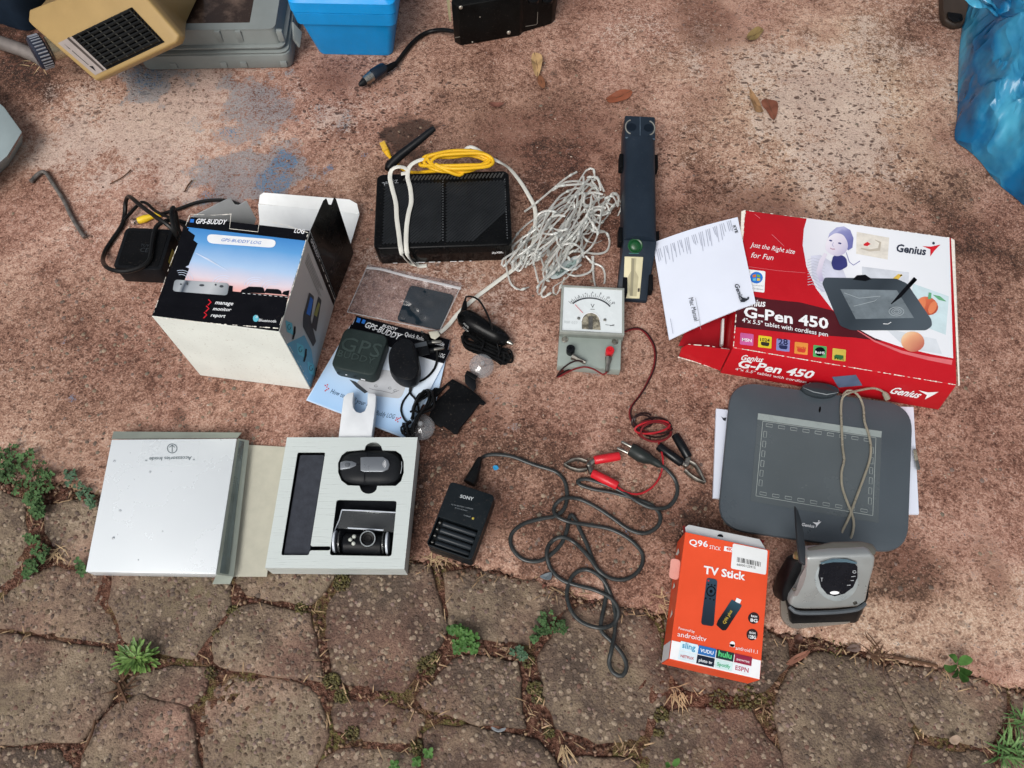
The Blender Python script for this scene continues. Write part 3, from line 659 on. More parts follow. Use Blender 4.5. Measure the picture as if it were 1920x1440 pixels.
texts([('GPS-BUDDY', (367, 419.5), (424.5, 421.5), dict(bold=.02, shear=.15, cap=9)), ('LOG', (551, 436.5), (570, 439), dict(bold=.02, shear=.1, cap=8)),
       ('manage', (403, 570.5), (437, 573), dict(bold=.015, shear=.2)), ('monitor', (399, 582), (433.5, 584.2), dict(bold=.015, shear=.2)), ('report', (395, 594), (422.5, 596), dict(bold=.015, shear=.2)), ('Bluetooth', (485, 603), (517.5, 605.5), dict(bold=.006))], pt, white_print, gps_box, lift=.0006)
decal(ell(480, 597.5, 5.5, 6.5, 14), pt, sky_print, gps_box, 'printed_emblem', .0006)
text('*', (478, 601), (482.5, 601.3), pt, white_print, gps_box, 'printed_emblem', lift=.0008, cap=9)
decals([[(357.5, 411), (364.5, 411.5), (363.5, 418), (356.5, 417.5)]], pt, blue_print, gps_box, 'printed_emblem', .0006)
decals([stroke([(x, y), (x + 5, y + 5), (x - 1, y + 11)], 2.2) for x, y in ((391, 562), (387, 574), (383, 586))], pt, red_print, gps_box, 'printed_arrow', .0006)
wh_soft = mat('pale_haze_ink', '#c9d6ea', .45, var=.1)
decals([stroke([(367, 475), (390, 487), (428, 509)], [.6, 3., .5])], pt, wh_soft, gps_box, 'printed_contrail', .0008)
decals([stroke(ell(cx, cy, r, r * .8, 9, 0, 190 + o, 300 + o), .8) for cx, cy, o in ((340, 525, 60), (420, 535, 0), (480, 538, 0), (512, 543, 0)) for r in (12, 17, 22)], pt, wh_soft, gps_box, 'printed_waves', .0008)
decals([stroke([(434, 401), (431, 430), (484, 436), (488, 412)], 1.0)], pt, worn_white, gps_box, 'worn_edge', .0012)
worn_edge([(357, 402), (400, 404), (434, 402)], pt, gps_box, seed=2); worn_edge([(490, 412), (540, 424), (578, 437)], pt, gps_box, seed=3)
worn_edge([(286, 595), (400, 607), (522, 616)], pt, gps_box, (.8, 2.4), .2, seed=4); worn_edge([(356, 404), (318, 500), (287, 592)], pt, gps_box, (.5, 1.6), .3, seed=5)
worn_edge([(577, 440), (552, 530), (523, 615)], pt, gps_box, (.7, 2.), .25, seed=6)
# right-hand side panel
side = gradmat('printed_side_panel', fg.at(1, .9, -.03), fg.at(1, -1, -.13), g0, [(0, '#c9c6c2'), (.5, '#b5b3b0'), (.8, '#9fb3bd'), (1, '#86b3c6')])
hw = fg.w / 2 + .0003
def rface(vd, lift, m, name): return MB().poly([fg.m(fg.w / 2 + lift, v * fg.h / 2, -d * HG) for v, d in vd]).build(name, m, gps_box, smooth=0)
rface([(.985, .01), (.985, .985), (-.985, .985), (-.985, .01)], .0002, side, 'printed_side_panel')
rface([(.985, .01), (.985, .985), (.80, .985), (.80, .01)], .0004, black_print, 'printed_band')
rface([(-.7, .985), (-.45, .75), (-.45, .5), (-.985, .2), (-.985, .985)], .00035, mat('teal_ink', '#5f9db8', .45), 'printed_hill')
for k, (x, y) in enumerate(((542, 618), (563, 660), (583, 695))):
    decal([(x - 8, y - 18), (x + 5, y - 12), (x + 7, y + 10), (x - 5, y + 4)], pr, sky_print, gps_box, 'printed_sign', .0006, .002)
    decals([stroke([(x + 10, y - 6), (x + 9, y + 6), (x + 6, y + 18)], [3, 4, 3])], pr, black_print, gps_box, 'printed_figure', .0007)
    decals([stroke(ell(x - 1, y - 5, 3, 5, 8, 0, 0, 300), 1.)], pr, dgrey_print, gps_box, 'printed_mark', .0008)
decal([(579, 548), (588, 556), (582, 600), (592, 640), (586, 650), (567, 612), (568, 590)], pr, dgrey_print, gps_box, 'printed_phone', .0006, .002)
decal([(581, 556), (586, 562), (580, 592), (573, 588)], pr, blue_print, gps_box, 'printed_screen', .0008)
decal([(596, 555), (602, 563), (592, 622), (583, 612)], pr, dgrey_print, gps_box, 'printed_phone', .0006, .002)
decal([(596, 566), (599, 570), (593, 594), (587, 590)], pr, mat('olive_screen_ink', '#8f9152', .4), gps_box, 'printed_screen', .0008)
mbt = MB()
for k in range(5): mbt.poly([fg.m(fg.w / 2 + .0006, fg.h / 2 * (.66 - k * .045), -HG * .08), fg.m(fg.w / 2 + .0006, fg.h / 2 * (.66 - k * .045), -HG * (.62 - .05 * (k % 3))), fg.m(fg.w / 2 + .0006, fg.h / 2 * (.645 - k * .045), -HG * (.62 - .05 * (k % 3))), fg.m(fg.w / 2 + .0006, fg.h / 2 * (.645 - k * .045), -HG * .08)])
mbt.build('printed_fine_print', mat('fine_print_ink', '#8f8c88', .5), gps_box, smooth=0)
text('GPS-BUDDY', (581, 452), (596, 488), pr, white_print, gps_box, lift=.0008, bold=.01, shear=.2)
worn_edge([(581, 442), (605, 505), (627, 562)], pr, gps_box, (.6, 1.5), .3, seed=8); worn_edge([(526, 622), (583, 724)], pr, gps_box, (.5, 1.3), .35, seed=9, lift=.0009)
# flaps at the open end
def flap(pts, m, name='flap', th=.0008, parent=gps_box):
    pts = [Vector(p) for p in pts]; n = (pts[1] - pts[0]).cross(pts[-1] - pts[0]).normalized()
    return MB().prism(pts, [p - n * th for p in pts]).build(name, m, parent)
A1 = fg.at(1, 1); A0 = A1 - Vector((0, 0, HG)); B1 = fg.at(-1, 1); B0 = B1 - Vector((0, 0, HG))
pf = plane3(A1, A0, P(618, 372, HG * .98))
flap([A1, pf.at(606, 376), pf.at(611, 372), pf.at(615, 383), pf.at(621, 384), pf.at(626, 370), pf.at(629, 373), pf.at(662, 474), pf.at(632, 552), A0], black_gloss, 'side_flap')
f_in = mat('grey_card_inside', '#a8aaab', .6, var=.1, scale=20)
flap([B1, P(425, 373, .135), P(432, 371, .132), P(440, 383, .13), P(447, 384, .128), P(462, 376, .125), P(480, 410, .11), B0 + fg.y * .02 + Vector((0, 0, .004))], f_in, 'side_flap')
flap([fg.at(1, .995, -HG + .001), fg.at(-.35, .995, -HG + .001), P(485, 383, .0105), P(660, 398, .0105), P(674, 402, .0105), P(658, 456, .006)][::-1], white_card, 'tuck_flap')
flap([P(485, 382, .0112), P(487, 366, .020), P(494, 361, .022), P(655, 374, .022), P(669, 382, .02), P(674, 401, .0112)][::-1], white_card, 'tuck_lip')

# ================================================================== mains adapter brick with looped lead
fb = Frame([(240, 427), (322, 429), (305, 507), (207, 502)], .031)
b0 = fb.m(0, 0); b0.z = 0
ad = thing('power_adapter', 'black power adapter brick with looped lead and yellow plug, left of the box', 'adapter', b0)
top = rrect(fb.c, fb.x, fb.y, fb.w, fb.h, .006); 
MB().prism(top, [p - Vector((0, 0, .031)) for p in top]).build('housing', black_plastic, ad, bevel=.0012)
MB().prism(rrect(fb.c + Vector((0, 0, .0006)), fb.x, fb.y, fb.w - .010, fb.h - .010, .004), rrect(fb.c - Vector((0, 0, .001)), fb.x, fb.y, fb.w - .008, fb.h - .008, .004)).build('lid_panel', black_matt, ad)
texts([('CE', (262, 472), (277, 473), {}), ('TUV', (263, 462), (279, 463), {})], level(.0317), mat('faint_grey_mark', '#2c3034', .4), ad, 'moulded_mark', lift=.0002)
MB().box(fb.m(fb.w / 2 + .0002, -.012, -.018), fb.x * .0006, fb.y * .02, (0, 0, .008)).build('rating_label', mat('yellow_label', '#8a8136', .5), ad)
R1 = .0029
lead = [(345, 470, .012), (336, 449, .03), (318, 425, .046), (290, 405, .05), (262, 384, .045), (248, 372, .036), (241, 369, .026), (236, 378, .016), (234, 400, .005), (229, 422, .003), (212, 448, .003), (198, 470, .003), (193, 488, .012), (199, 500, .03), (214, 507, .036), (236, 509, .036), (262, 502, .036), (279, 489, .036), (284, 468, .036), (287, 445, .036), (293, 426, .037), (308, 415, .037), (330, 413, .03), (352, 420, .02)]
MB().tube(spline(pz(lead)), R1, 8).build('lead', cord_black, ad)
lead2 = [(233, 412, .008), (246, 398, .008), (257, 386, .009), (266, 379, .01), (276, 382, .012), (288, 393, .014), (303, 402, .012), (322, 410, .012), (345, 424, .014), (362, 444, .012)]
MB().tube(spline(pz(lead2)), .0022, 8).build('lead', cord_black, ad)
lead3 = [(301, 402, .003), (318, 397, .003), (340, 390, .003), (365, 381, .003), (392, 376, .003), (424, 376, .003), (450, 384, .003)]
MB().tube(spline(pz(lead3)), .0024, 8).build('lead', cord_black, ad)
lead4 = [(352, 440, .012), (338, 448, .03), (327, 430, .05), (322, 402, .058), (325, 390, .056), (329, 402, .046), (334, 430, .028), (345, 455, .012)]
MB().tube(spline(pz(lead4)), .0033, 8).build('lead', cord_black, ad)
yp = mat('yellow_plastic', '#d9b82a', .35, var=.1)
cpts = pz([(300, 401), (292, 404), (284, 406), (272, 410), (262, 413), (258, 414)], .005)
MB().tube(cpts, [.0042, .0046, .0036, .0052, .0048, .004], 10).build('plug_sleeve', yp, ad)
MB().tube(pz([(258, 414), (252, 416), (246, 417.5)], .005), [.0042, .0040, .0036], 10).build('plug_tip', clear_plastic, ad)

# ================================================================== leaflets, GPS unit and its bits
def sheet(name, corners, m, label=None, cat=None, parent=None, th=.0012, nx=14, ny=10, wave=.0006, seed=0, curl=None, loc=None):
    """a thin booklet or card: corners TL, TR, BR, BL in world space, gently wavy"""
    a, b, c, d = [Vector(p) for p in corners]; top = []
    for j in range(ny + 1):
        v = j / ny
        for i in range(nx + 1):
            u = i / nx; p = (d * (1 - u) + c * u) * (1 - v) + (a * (1 - u) + b * u) * v
            z = (float(vnoise(p.x + seed, p.y, 22)) - .5) * 2 * wave
            if curl: z += curl(u, v)
            top.append(p + Vector((0, 0, z)))
    W_ = nx + 1; N_ = len(top); bot = [p - Vector((0, 0, th)) for p in top]
    fs = [(j * W_ + i, j * W_ + i + 1, (j + 1) * W_ + i + 1, (j + 1) * W_ + i) for j in range(ny) for i in range(nx)]
    fs += [tuple(N_ + k for k in reversed(f)) for f in list(fs)]
    rim = [i for i in range(W_)] + [j * W_ + nx for j in range(1, ny + 1)] + [ny * W_ + i for i in range(nx - 1, -1, -1)] + [j * W_ for j in range(ny - 1, 0, -1)]
    fs += [(rim[k], N_ + rim[k], N_ + rim[(k + 1) % len(rim)], rim[(k + 1) % len(rim)]) for k in range(len(rim))]
    o = MB().add(top + bot, fs).build(name, m, parent)
    if label: tag(o, label, cat)
    return o
ice = mat('pale_blue_paper', '#c3d8ee', .4, var=.05, scale=12, spec=.3)
cA = [P(668, 592, .0028), P(844, 637, .0028), P(816, 760, .0028), P(600, 735, .0028)]
lf2 = sheet('leaflet', cA, ice, 'leaflet with Quick Reference Guide on its black heading, tucked under the other leaflet', 'leaflet', th=.0012, wave=.0004)
pA = level(.0037)
decal([(668, 592), (844, 637), (838, 660), (660, 612)], pA, black_print, lf2, 'printed_heading', .0001)
texts([('Quick Reference Guide', (758, 630), (832, 650), dict(cap=8)), ('BUDDY', (716, 613), (744, 620.5), dict(bold=.01, shear=.2))], pA, white_print, lf2, lift=.0004)
decals([stroke([(740, 623), (756, 628)], .8)], pA, white_print, lf2, 'printed_rule', .0004)
cB = [P(658, 608, .0052), P(844, 657, .0052), P(759, 822, .0052), P(574, 750, .0052)]
lf1 = sheet('leaflet', cB, ice, 'pale blue leaflet reading How to install, lying under the dark GPS unit', 'leaflet', th=.0014, wave=.0004, seed=3)
pB = level(.0062)
skl = gradmat('printed_pale_sky', pB.at(760, 640), pB.at(660, 790), lf1.location, [(0, '#eef3f8'), (.45, '#d6e5f4'), (.75, '#b4d1ef'), (1, '#9fc3e8')])
decal([(655.5, 615), (836, 673), (760, 819), (577, 749)], pB, skl, lf1, 'printed_sky', .0001)
decal([(658, 608), (844, 657), (832, 682), (651, 626)], pB, black_print, lf1, 'printed_heading', .0002)
decals([[(670.5, 596), (677, 598), (674, 606), (668, 604)], [(680.5, 599), (686, 601), (683, 608), (677.5, 606)]], pB, blue_print, lf1, 'printed_emblem', .0005)
texts([('GPS-BUDDY', (683, 613), (748.5, 638), dict(bold=.02, shear=.15, cap=11)), ('LOG', (822, 669), (832, 672), dict(cap=8))], pB, white_print, lf1, lift=.0005)
texts([('How to install your GPS-', (619, 737), (702, 768), dict(shear=.1, cap=9)), ('Buddy LOG', (704, 778), (739, 786), dict(shear=.2, cap=9))], pB, mat('navy_ink', '#2b4768', .45), lf1, lift=.0005)
decals([ell(x, y, 1.4, 1.4, 6) for x, y in ((610, 723), (613, 726), (616, 729), (613, 731), (610, 733), (614, 722), (745, 787), (748, 785), (751, 783.5), (742, 788), (746, 791), (744, 784))], pB, red_print, lf1, 'printed_dots', .0005)
decal([(690, 690), (745, 697), (762, 722), (752, 748), (700, 742), (665, 724)], pB, mat('grey_device_ink', '#b9bcc0', .4, var=.1), lf1, 'printed_device', .0004, .006)
decal([(655, 712), (667, 716), (690, 735), (684, 738), (668, 726)], pB, dgrey_print, lf1, 'printed_device_edge', .0005)
decals([stroke(ell(x, y, 3, 2, 9, 0, 0, 320), .7) for x, y in ((705, 724), (731, 728), (741, 733))] + [stroke([(692, 728), (700, 731), (715, 733), (735, 738), (748, 732)], .6)], pB, dgrey_print, lf1, 'printed_ports', .0006)

# GPS logger unit
fu = Frame([(648, 613), (729, 628), (703, 706), (617, 688)], .030)
u0 = fu.m(0, 0); u0.z = .0066
unit = thing('gps_logger', 'dark grey green square GPS unit embossed GPS BUDDY on top of the leaflets', 'gps unit', u0)
gpsm = mat('grey_green_plastic', '#26302f', .55, var=.15, scale=30, bump=.12, bscale=700, spec=.2, dust=.05)
tp = rrect(fu.c, fu.x, fu.y, fu.w, fu.h, .009); bt = [p - Vector((0, 0, .0232)) + (fu.c - p) * .02 for p in tp]
MB().prism(tp, bt).build('housing', gpsm, unit, bevel=.0025, seg=3)
pu = level(.030)
EMB = mat('highlight_tinted_plastic', '#333f3d', .45, var=.15, spec=.35)  # highlights on the raised letters put into the colour, lighter than the housing
def emboss(s, a, b, pl, m, parent, cap, h=.0008, name='embossed_lettering', bold=.0):
    mb = MB(); text_into(mb, s, a, b, pl, lift=h, cap=cap, bold=bold); n = len(mb.v); f = list(mb.f)
    lo = [v - pl.n * (h + .0006) for v in mb.v]; from collections import Counter
    ec = Counter(); 
    for q in f:
        for i in range(len(q)): ec[(q[i], q[(i + 1) % len(q)])] += 1
    mb.v += lo
    for (i, j) in list(ec):
        if (j, i) not in ec: mb.f.append((j, i, n + i, n + j))
    return mb.build(name, m, parent, smooth=0)
emboss('GPS', (636, 655), (710, 671), pu, EMB, unit, 26)
emboss('BUDDY', (632, 667), (700, 683), pu, EMB, unit, 12)
emboss('LOG', (692, 690), (700, 692), pu, EMB, unit, 4, .0004)
for x, y in ((634, 697), (650, 701), (666, 704)): pass
pfu = Plane(fu.m(0, -fu.h / 2), -fu.y)
decals([[(632, 697), (637, 698), (637, 700), (632, 699)], [(663, 704), (668, 705), (668, 707), (663, 706)]], pfu, black_print, unit, 'port', .0006)
decals([[(648, 701), (651, 701.5), (651, 703), (648, 702.5)], [(677, 709), (685, 711), (685, 713), (677, 711.5)]], pfu, white_print, unit, 'port_mark', .0006)

# wall adapter with two pins, connector block and coiled lead
w0 = P(758, 680, .0066)
wa = thing('wall_charger', 'black wall charger with two metal pins and coiled thin lead, beside the GPS unit', 'charger', w0)
body = [(757, 634), (770, 637), (779, 648), (786, 686), (783, 704), (771, 713), (752, 711), (737, 702), (729, 686), (728, 662), (738, 643)]
tpb = rquad(pz(body, .034), .006, 3); bot = [Vector((q.x, q.y, .0068)) for q in [c_ + (Vector((w0.x, w0.y, c_.z)) - c_) * .06 for c_ in tpb]]
mid = [Vector((q.x, q.y, .02)) for q in [c_ + (c_ - Vector((w0.x, w0.y, c_.z))) * .06 for c_ in tpb]]
MB().loft([bot, mid, tpb][::-1]).build('housing', black_plastic, wa, bevel=.0025, seg=3)
MB().prism(pz([(772, 648), (775, 646), (786, 690), (782, 706), (779, 706), (783, 690)], .0352), pz([(772, 648), (775, 646), (786, 690), (782, 706), (779, 706), (783, 690)], .03)).build('seam', black_matt, wa)
for a, b in (((806, 642), (828, 641)), ((810, 656), (833, 652.5))):
    MB().tube(pz([(a[0] - 10, a[1] + 1, .016), (a[0], a[1], .016), (b[0] - 2, b[1], .016), (b[0], b[1], .016)]), [.0021, .0021, .0021, .0012], 10).build('pin', steel, wa)
    MB().tube(pz([(a[0] - 26, a[1] + 6, .015), (a[0] + 4, a[1], .016)]), .0031, 10).build('pin_sleeve', black_plastic, wa)
blk = [(776, 643), (799, 638), (807, 664), (783, 669)]
MB().prism(pz(blk, .022), pz(blk, .012)).build('connector_block', black_plastic, wa, bevel=.001)
decal([(777, 645), (799, 640), (801.5, 648), (779, 652.5)], level(.022), mat('grey_metal_strip', '#5c6165', .35, metal=.6), wa, 'contact_strip', .0004)
MB().tube(pz([(790, 621, .012), (797, 630, .014), (803, 642, .015)]), [.0012, .0016, .0022], 8).build('pin', steel, wa)
MB().tube(pz([(794, 627, .012), (800, 636, .014), (804, 645, .014)]), .0030, 8).build('pin_sleeve', black_matt, wa)
MB().tube(pz([(769, 708, .02), (770, 715, .018), (771, 722, .013)]), [.0034, .0028, .0018], 10).build('strain_relief', black_matt, wa)
w1 = [(771, 720, .012), (768, 735, .008), (776, 745, .008), (783, 757, .0085), (785, 772, .009), (783, 790, .009), (776, 806, .008)]
MB().tube(spline(pz(w1)), .00125, 6).build('lead', cord_black, wa)
w2 = [(771, 720, .012), (770, 733, .0078), (756, 752, .0078), (752, 770, .0078), (758, 786, .008), (764, 792, .009)]
MB().tube(spline(pz(w2)), .00125, 6).build('lead', cord_black, wa)
w3 = [(819, 657, .012), (820, 672, .009), (815, 690, .0085), (802, 706, .0085), (788, 715, .009), (776, 718, .012)]
MB().tube(spline(pz(w3)), .0015, 6).build('lead', cord_black, wa)
rr = random.Random(4)
for k in range(9):
    cx = 792 + rr.uniform(-4, 4); pts = []
    top_ = (803 + rr.uniform(-7, 5), 733 + rr.uniform(-4, 10)); zz = .0085 + .0018 * k
    lo_ = (758 + rr.uniform(-4, 8), 812 + rr.uniform(-8, 5)); wd = rr.uniform(4, 11)
    loop = [(773, 785), (780 - wd * .4, 760), (top_[0] - 10, top_[1] + 6), top_, (top_[0] + 7, top_[1] + 10), (top_[0] + 2, top_[1] + 28), (786, 778), (772 + wd * .3, 800), (lo_[0] + 9, lo_[1] + 1), lo_, (lo_[0] - 2, lo_[1] - 12), (762, 796)]
    MB().tube(spline([P(x + rr.uniform(-2, 2), y + rr.uniform(-2, 2), zz + rr.uniform(0, .002)) for x, y in loop], closed=True, step=.003), .00125, 6).build('lead', cord_black, wa)
MB().tube(spline([P(770, 772, .02), P(777, 770, .027), P(786, 775, .024), P(787, 780, .015)], .002), .0014, 6).build('cable_tie', black_matt, wa)

# white plastic cradle
wc = thing('plastic_cradle', 'white plastic clip holder with a U-shaped notch, lying on the pale blue leaflet', 'holder', P(668, 785, .0066))
wpl = mat('white_plastic', '#d5d9dc', .4, var=.04, spec=.4, bump=.05)
zt = .026; plate = [(644, 744), (652, 737), (663, 735), (661, 752), (662, 764), (668, 772), (676, 774), (684, 770), (688, 760), (690, 750), (689, 737), (703, 738), (705, 742), (704, 760), (696, 824), (634, 824)]
tpl = pz(plate, zt)
import mathutils.geometry as mg
def holed(mb, outer, holes, zdir):
    """flat card with openings; outer and holes are world outlines, thickened along -zdir"""
    loops = [outer] + holes; allp = [p for l in loops for p in l]; n = len(allp)
    tris = mg.tessellate_polygon([[Vector(p) for p in l] for l in loops])
    mb_v = allp + [p - zdir for p in allp]; fs = [tuple(t) for t in tris] + [tuple(n + i for i in reversed(t)) for t in tris]; k = 0
    for l in loops:
        m_ = len(l); fs += [(k + i, k + (i + 1) % m_, n + k + (i + 1) % m_, n + k + i) for i in range(m_)]; k += m_
    mb.add(mb_v, fs)
mbw = MB(); holed(mbw, tpl, [], Vector((0, 0, .004))); mbw.build('plate', wpl, wc, bevel=.0008)
back = [(642, 748), (704, 748), (695, 824), (634, 824)]
MB().prism(pz([(641, 775), (702, 777), (695, 824), (634, 824)], .0215), [Vector((q.x, q.y, .0068)) for q in pz([(641, 775), (702, 777), (695, 824), (634, 824)], .0215)]).build('body', wpl, wc, bevel=.001)
for q in ([(644, 744), (653, 737), (662, 737), (661, 776), (641, 775)], [(689, 738), (704, 739), (702, 777), (688, 776)]):
    MB().prism(pz(q, .0215), [Vector((p.x, p.y, .0068)) for p in pz(q, .0215)]).build('prong', wpl, wc, bevel=.001)

# car charger with tied thin wire
cc0 = P(908, 620, 0)
cc = thing('car_charger', 'glossy black car charger plug with its bundled thin wire, right of the clear bag', 'charger', cc0)
MB().tube(pz([(866, 590, .013), (873, 596, .014), (884, 604, .015), (900, 613, .0145), (916, 622, .0135), (930, 629, .013), (938, 633, .012), (944, 636, .0105), (952, 641, .010)]), [.008, .0125, .0135, .0125, .0118, .0115, .0105, .0085, .006], 14, up=(0, 0, 1)).build('body', black_gloss, cc, smooth=60)
MB().tube(pz([(872, 565, .013), (871, 575, .013), (868, 590, .013), (868, 600, .012)]), [.0022, .0034, .0044, .006], 10).build('strain_relief', black_matt, cc)
MB().tube(pz([(950, 640, .010), (957, 643, .010), (962, 646, .010)]), [.0032, .003, .0014], 10).build('tip', steel, cc)
MB().tube(spline(pz([(925, 620, .022), (934, 624, .022), (944, 627, .019), (950, 632, .014), (947, 642, .008)])), .0022, 6).build('spring_contact', black_plastic, cc)
MB().prism(pz([(941, 624), (950, 627), (944, 645), (936, 641)], .017), pz([(941, 624), (950, 627), (944, 645), (936, 641)], .004)).build('side_spring', black_matt, cc, bevel=.0012)
texts([('MODEL', (868, 607), (878, 616), {}), ('12V-24V', (867, 614), (877, 623), {})], level(.027), mat('faint_white_ink', '#b9b9b5', .6), cc, 'printed_rating', lift=.0)
wire = [(872, 566, .013), (874, 557, .012), (884, 556, .012), (897, 562, .014), (908, 578, .02), (918, 600, .026), (925, 625, .022), (932, 645, .012), (936, 662, .008)]
MB().tube(spline(pz(wire)), .0013, 6).build('wire', cord_black, cc)
rr = random.Random(11)
for k in range(11):
    off = (k - 5) * 1.9; z0 = .0018 + .0016 * (k % 4)
    a = (868 + rr.uniform(-3, 6), 632 + off * .9); b = (958 + rr.uniform(-14, 4), 668 + off * .9 + rr.uniform(0, 10))
    loop = [a, (a[0] + 6, a[1] + 10 + rr.uniform(0, 8)), (900, 655 + off), (930, 668 + off * .8), (b[0] - 6, b[1] + 5), b, (b[0] - 3, b[1] - 12), (930, 655 + off * .7), (905, 642 + off), (a[0] + 12, a[1] - 8)]
    MB().tube(spline([P(x, y, max(.0014, z0 + rr.uniform(0, .003))) for x, y in loop], closed=True, step=.003), .0013, 6).build('wire', cord_black, cc)
for x, y in ((905, 648), (936, 660)):
    MB().tube(spline([P(x + 6, y - 14, .002), P(x + 3, y - 8, .012), P(x - 1, y + 4, .012), P(x - 5, y + 14, .002)], .002), .0014, 6).build('wire_tie', black_matt, cc)

# windscreen bracket and two clear suction cups
br = thing('mount_bracket', 'flat black plastic mounting plate with hooked tabs and a bent arm to a suction cup', 'bracket', P(858, 762, 0))
outl = [(848, 710), (870, 722), (891, 736), (911, 755), (906, 759), (899, 756), (882, 779), (862, 803), (859, 812), (851, 813), (843, 806), (831, 798), (826, 801), (817, 795), (804, 780), (808, 770), (812, 757), (807, 743), (808, 733), (815, 726), (826, 728), (838, 718)]
slot = [(843, 723), (839, 721), (816, 745), (814, 750), (818, 752), (843, 727)]
mbb = MB(); holed(mbb, pz(outl[::-1], .006), [pz(slot, .006)], Vector((0, 0, .0035))); mbb.build('plate', black_matt, br, bevel=.0006)
arm = [(873, 718, .006), (885, 703, .012), (892, 695, .016)]
MB().prism(pz([(872, 719), (888, 735), (893, 727), (892, 713), (884, 704), (876, 697), (871, 703)], .010), pz([(872, 719), (888, 735), (893, 727), (892, 713), (884, 704), (876, 697), (871, 703)], .0045)).build('arm', black_plastic, br, bevel=.001)
MB().prism(pz([(872, 700), (876, 694), (897, 706), (891, 713)], .020), pz([(872, 700), (876, 694), (897, 706), (891, 713)], .008)).build('arm_end', black_gloss, br, bevel=.001)
cupm = bpy.data.materials.new('clear_vinyl'); cupm.use_nodes = True; MATS['clear_vinyl'] = cupm
def suction_cup(px, py, z, r, axis, parent):
    c = P(px, py, z); ax = Vector(axis).normalized()
    o = MB().lathe(c, ax, [(-.001, r), (0, r * 1.0), (.0015, r * .96), (.0045, r * .66), (.0065, r * .38), (.0075, r * .24), (.013, r * .22), (.0145, r * .16)], 28).build('cup', cupm, parent, smooth=50)
    MB().lathe(c + ax * .0142, ax, [(0, r * .15), (.002, r * .20), (.0035, r * .13)], 16).build('nub', cupm, o, smooth=50)
    return o
suction_cup(903, 686, .014, .0150, (.12, -.28, 1), br)
s2 = thing('suction_cup', 'clear round suction cup resting by the coiled thin lead, above the silver box', 'suction cup', P(791, 802, 0))
suction_cup(790, 801, .006, .0158, (.05, -.12, 1), s2)

# zip bag with a black pad in it
zb_ = thing('zip_bag', 'clear resealable plastic bag lying flat with a black pad showing through it', 'plastic bag', P(757, 560, 0))
film = bpy.data.materials.new('clear_film'); film.use_nodes = True; MATS['clear_film'] = film
def film_nodes(m, tint=(.93, .93, .95), haze=.10, gloss=.09, hcol=(.85, .84, .84), rough=.15):
    t = m.node_tree; n = t.nodes; L = t.links.new; n.remove(n['Principled BSDF']); out = n['Material Output']
    tr = n.new('ShaderNodeBsdfTransparent'); tr.inputs[0].default_value = tint + (1,)
    df = n.new('ShaderNodeBsdfDiffuse'); df.inputs[0].default_value = hcol + (1,)
    gl = n.new('ShaderNodeBsdfGlossy'); gl.inputs['Roughness'].default_value = rough
    tc = n.new('ShaderNodeTexCoord'); nz = n.new('ShaderNodeTexNoise'); nz.inputs['Scale'].default_value = 45; nz.inputs['Detail'].default_value = 4; L(tc.outputs['Object'], nz.inputs['Vector'])
    bp = n.new('ShaderNodeBump'); bp.inputs['Strength'].default_value = .5; bp.inputs['Distance'].default_value = .004; L(nz.outputs['Fac'], bp.inputs['Height']); L(bp.outputs[0], gl.inputs['Normal'])
    m1 = n.new('ShaderNodeMixShader'); m1.inputs[0].default_value = haze; L(tr.outputs[0], m1.inputs[1]); L(df.outputs[0], m1.inputs[2])
    m2 = n.new('ShaderNodeMixShader'); m2.inputs[0].default_value = gloss; L(m1.outputs[0], m2.inputs[1]); L(gl.outputs[0], m2.inputs[2]); L(m2.outputs[0], out.inputs['Surface'])
film_nodes(film, haze=.035, gloss=.03); film_nodes(cupm, haze=.10, gloss=.10, hcol=(.8, .82, .83), tint=(.9, .91, .92), rough=.08)
def film_sheet(name, px, zf, m, parent, nx=30, ny=20):
    a, b, c, d = px; mb = MB(); W_ = nx + 1
    for j in range(ny + 1):
        v = j / ny
        for i in range(nx + 1):
            u = i / nx; x = (a[0] * (1 - u) + b[0] * u) * (1 - v) + (d[0] * (1 - u) + c[0] * u) * v; y = (a[1] * (1 - u) + b[1] * u) * (1 - v) + (d[1] * (1 - u) + c[1] * u) * v
            mb.v.append(P(x, y, zf(u, v, x, y)))
    mb.f = [(j * W_ + i, (j + 1) * W_ + i, (j + 1) * W_ + i + 1, j * W_ + i + 1) for j in range(ny) for i in range(nx)]
    return mb.build(name, m, parent, smooth=80)
wr = lambda u, v, x, y: .0055 + (float(vnoise(x * .01, y * .01, 7)) - .5) * .009 * math.sin(math.pi * min(1, max(0, u))) + .004 * math.exp(-((v - .02) / .12) ** 2) * (.4 + u)
BAG = [(690, 495), (866, 530), (824, 621), (651, 585)]
film_sheet('top_film', BAG, wr, film, zb_); film_sheet('bottom_film', BAG, lambda u, v, x, y: .0008, film, zb_)
seal = mat('cloudy_seal', '#cfd0d2', .3, var=.1, alpha=.5, spec=.5); seam_m = mat('faint_film_seam', '#cfcfcf', .25, alpha=.5, spec=.5)
zl = [(688, 502, .009), (715, 505, .0095), (745, 513, .010), (772, 520, .011), (800, 526, .012), (830, 533, .0125), (864, 541, .0125)]
MB().tube(spline(pz(zl)), .0011, 6, flat=1.8).build('zip_strip', seal, zb_)
for a, b in (((690, 497), (651, 585)), ((651, 585), (824, 621)), ((824, 621), (865, 535))):
    MB().tube(spline([P(a[0] + (b[0] - a[0]) * t / 6, a[1] + (b[1] - a[1]) * t / 6, .0045) for t in range(7)]), .0004, 5, flat=1.5).build('seam', seam_m, zb_)
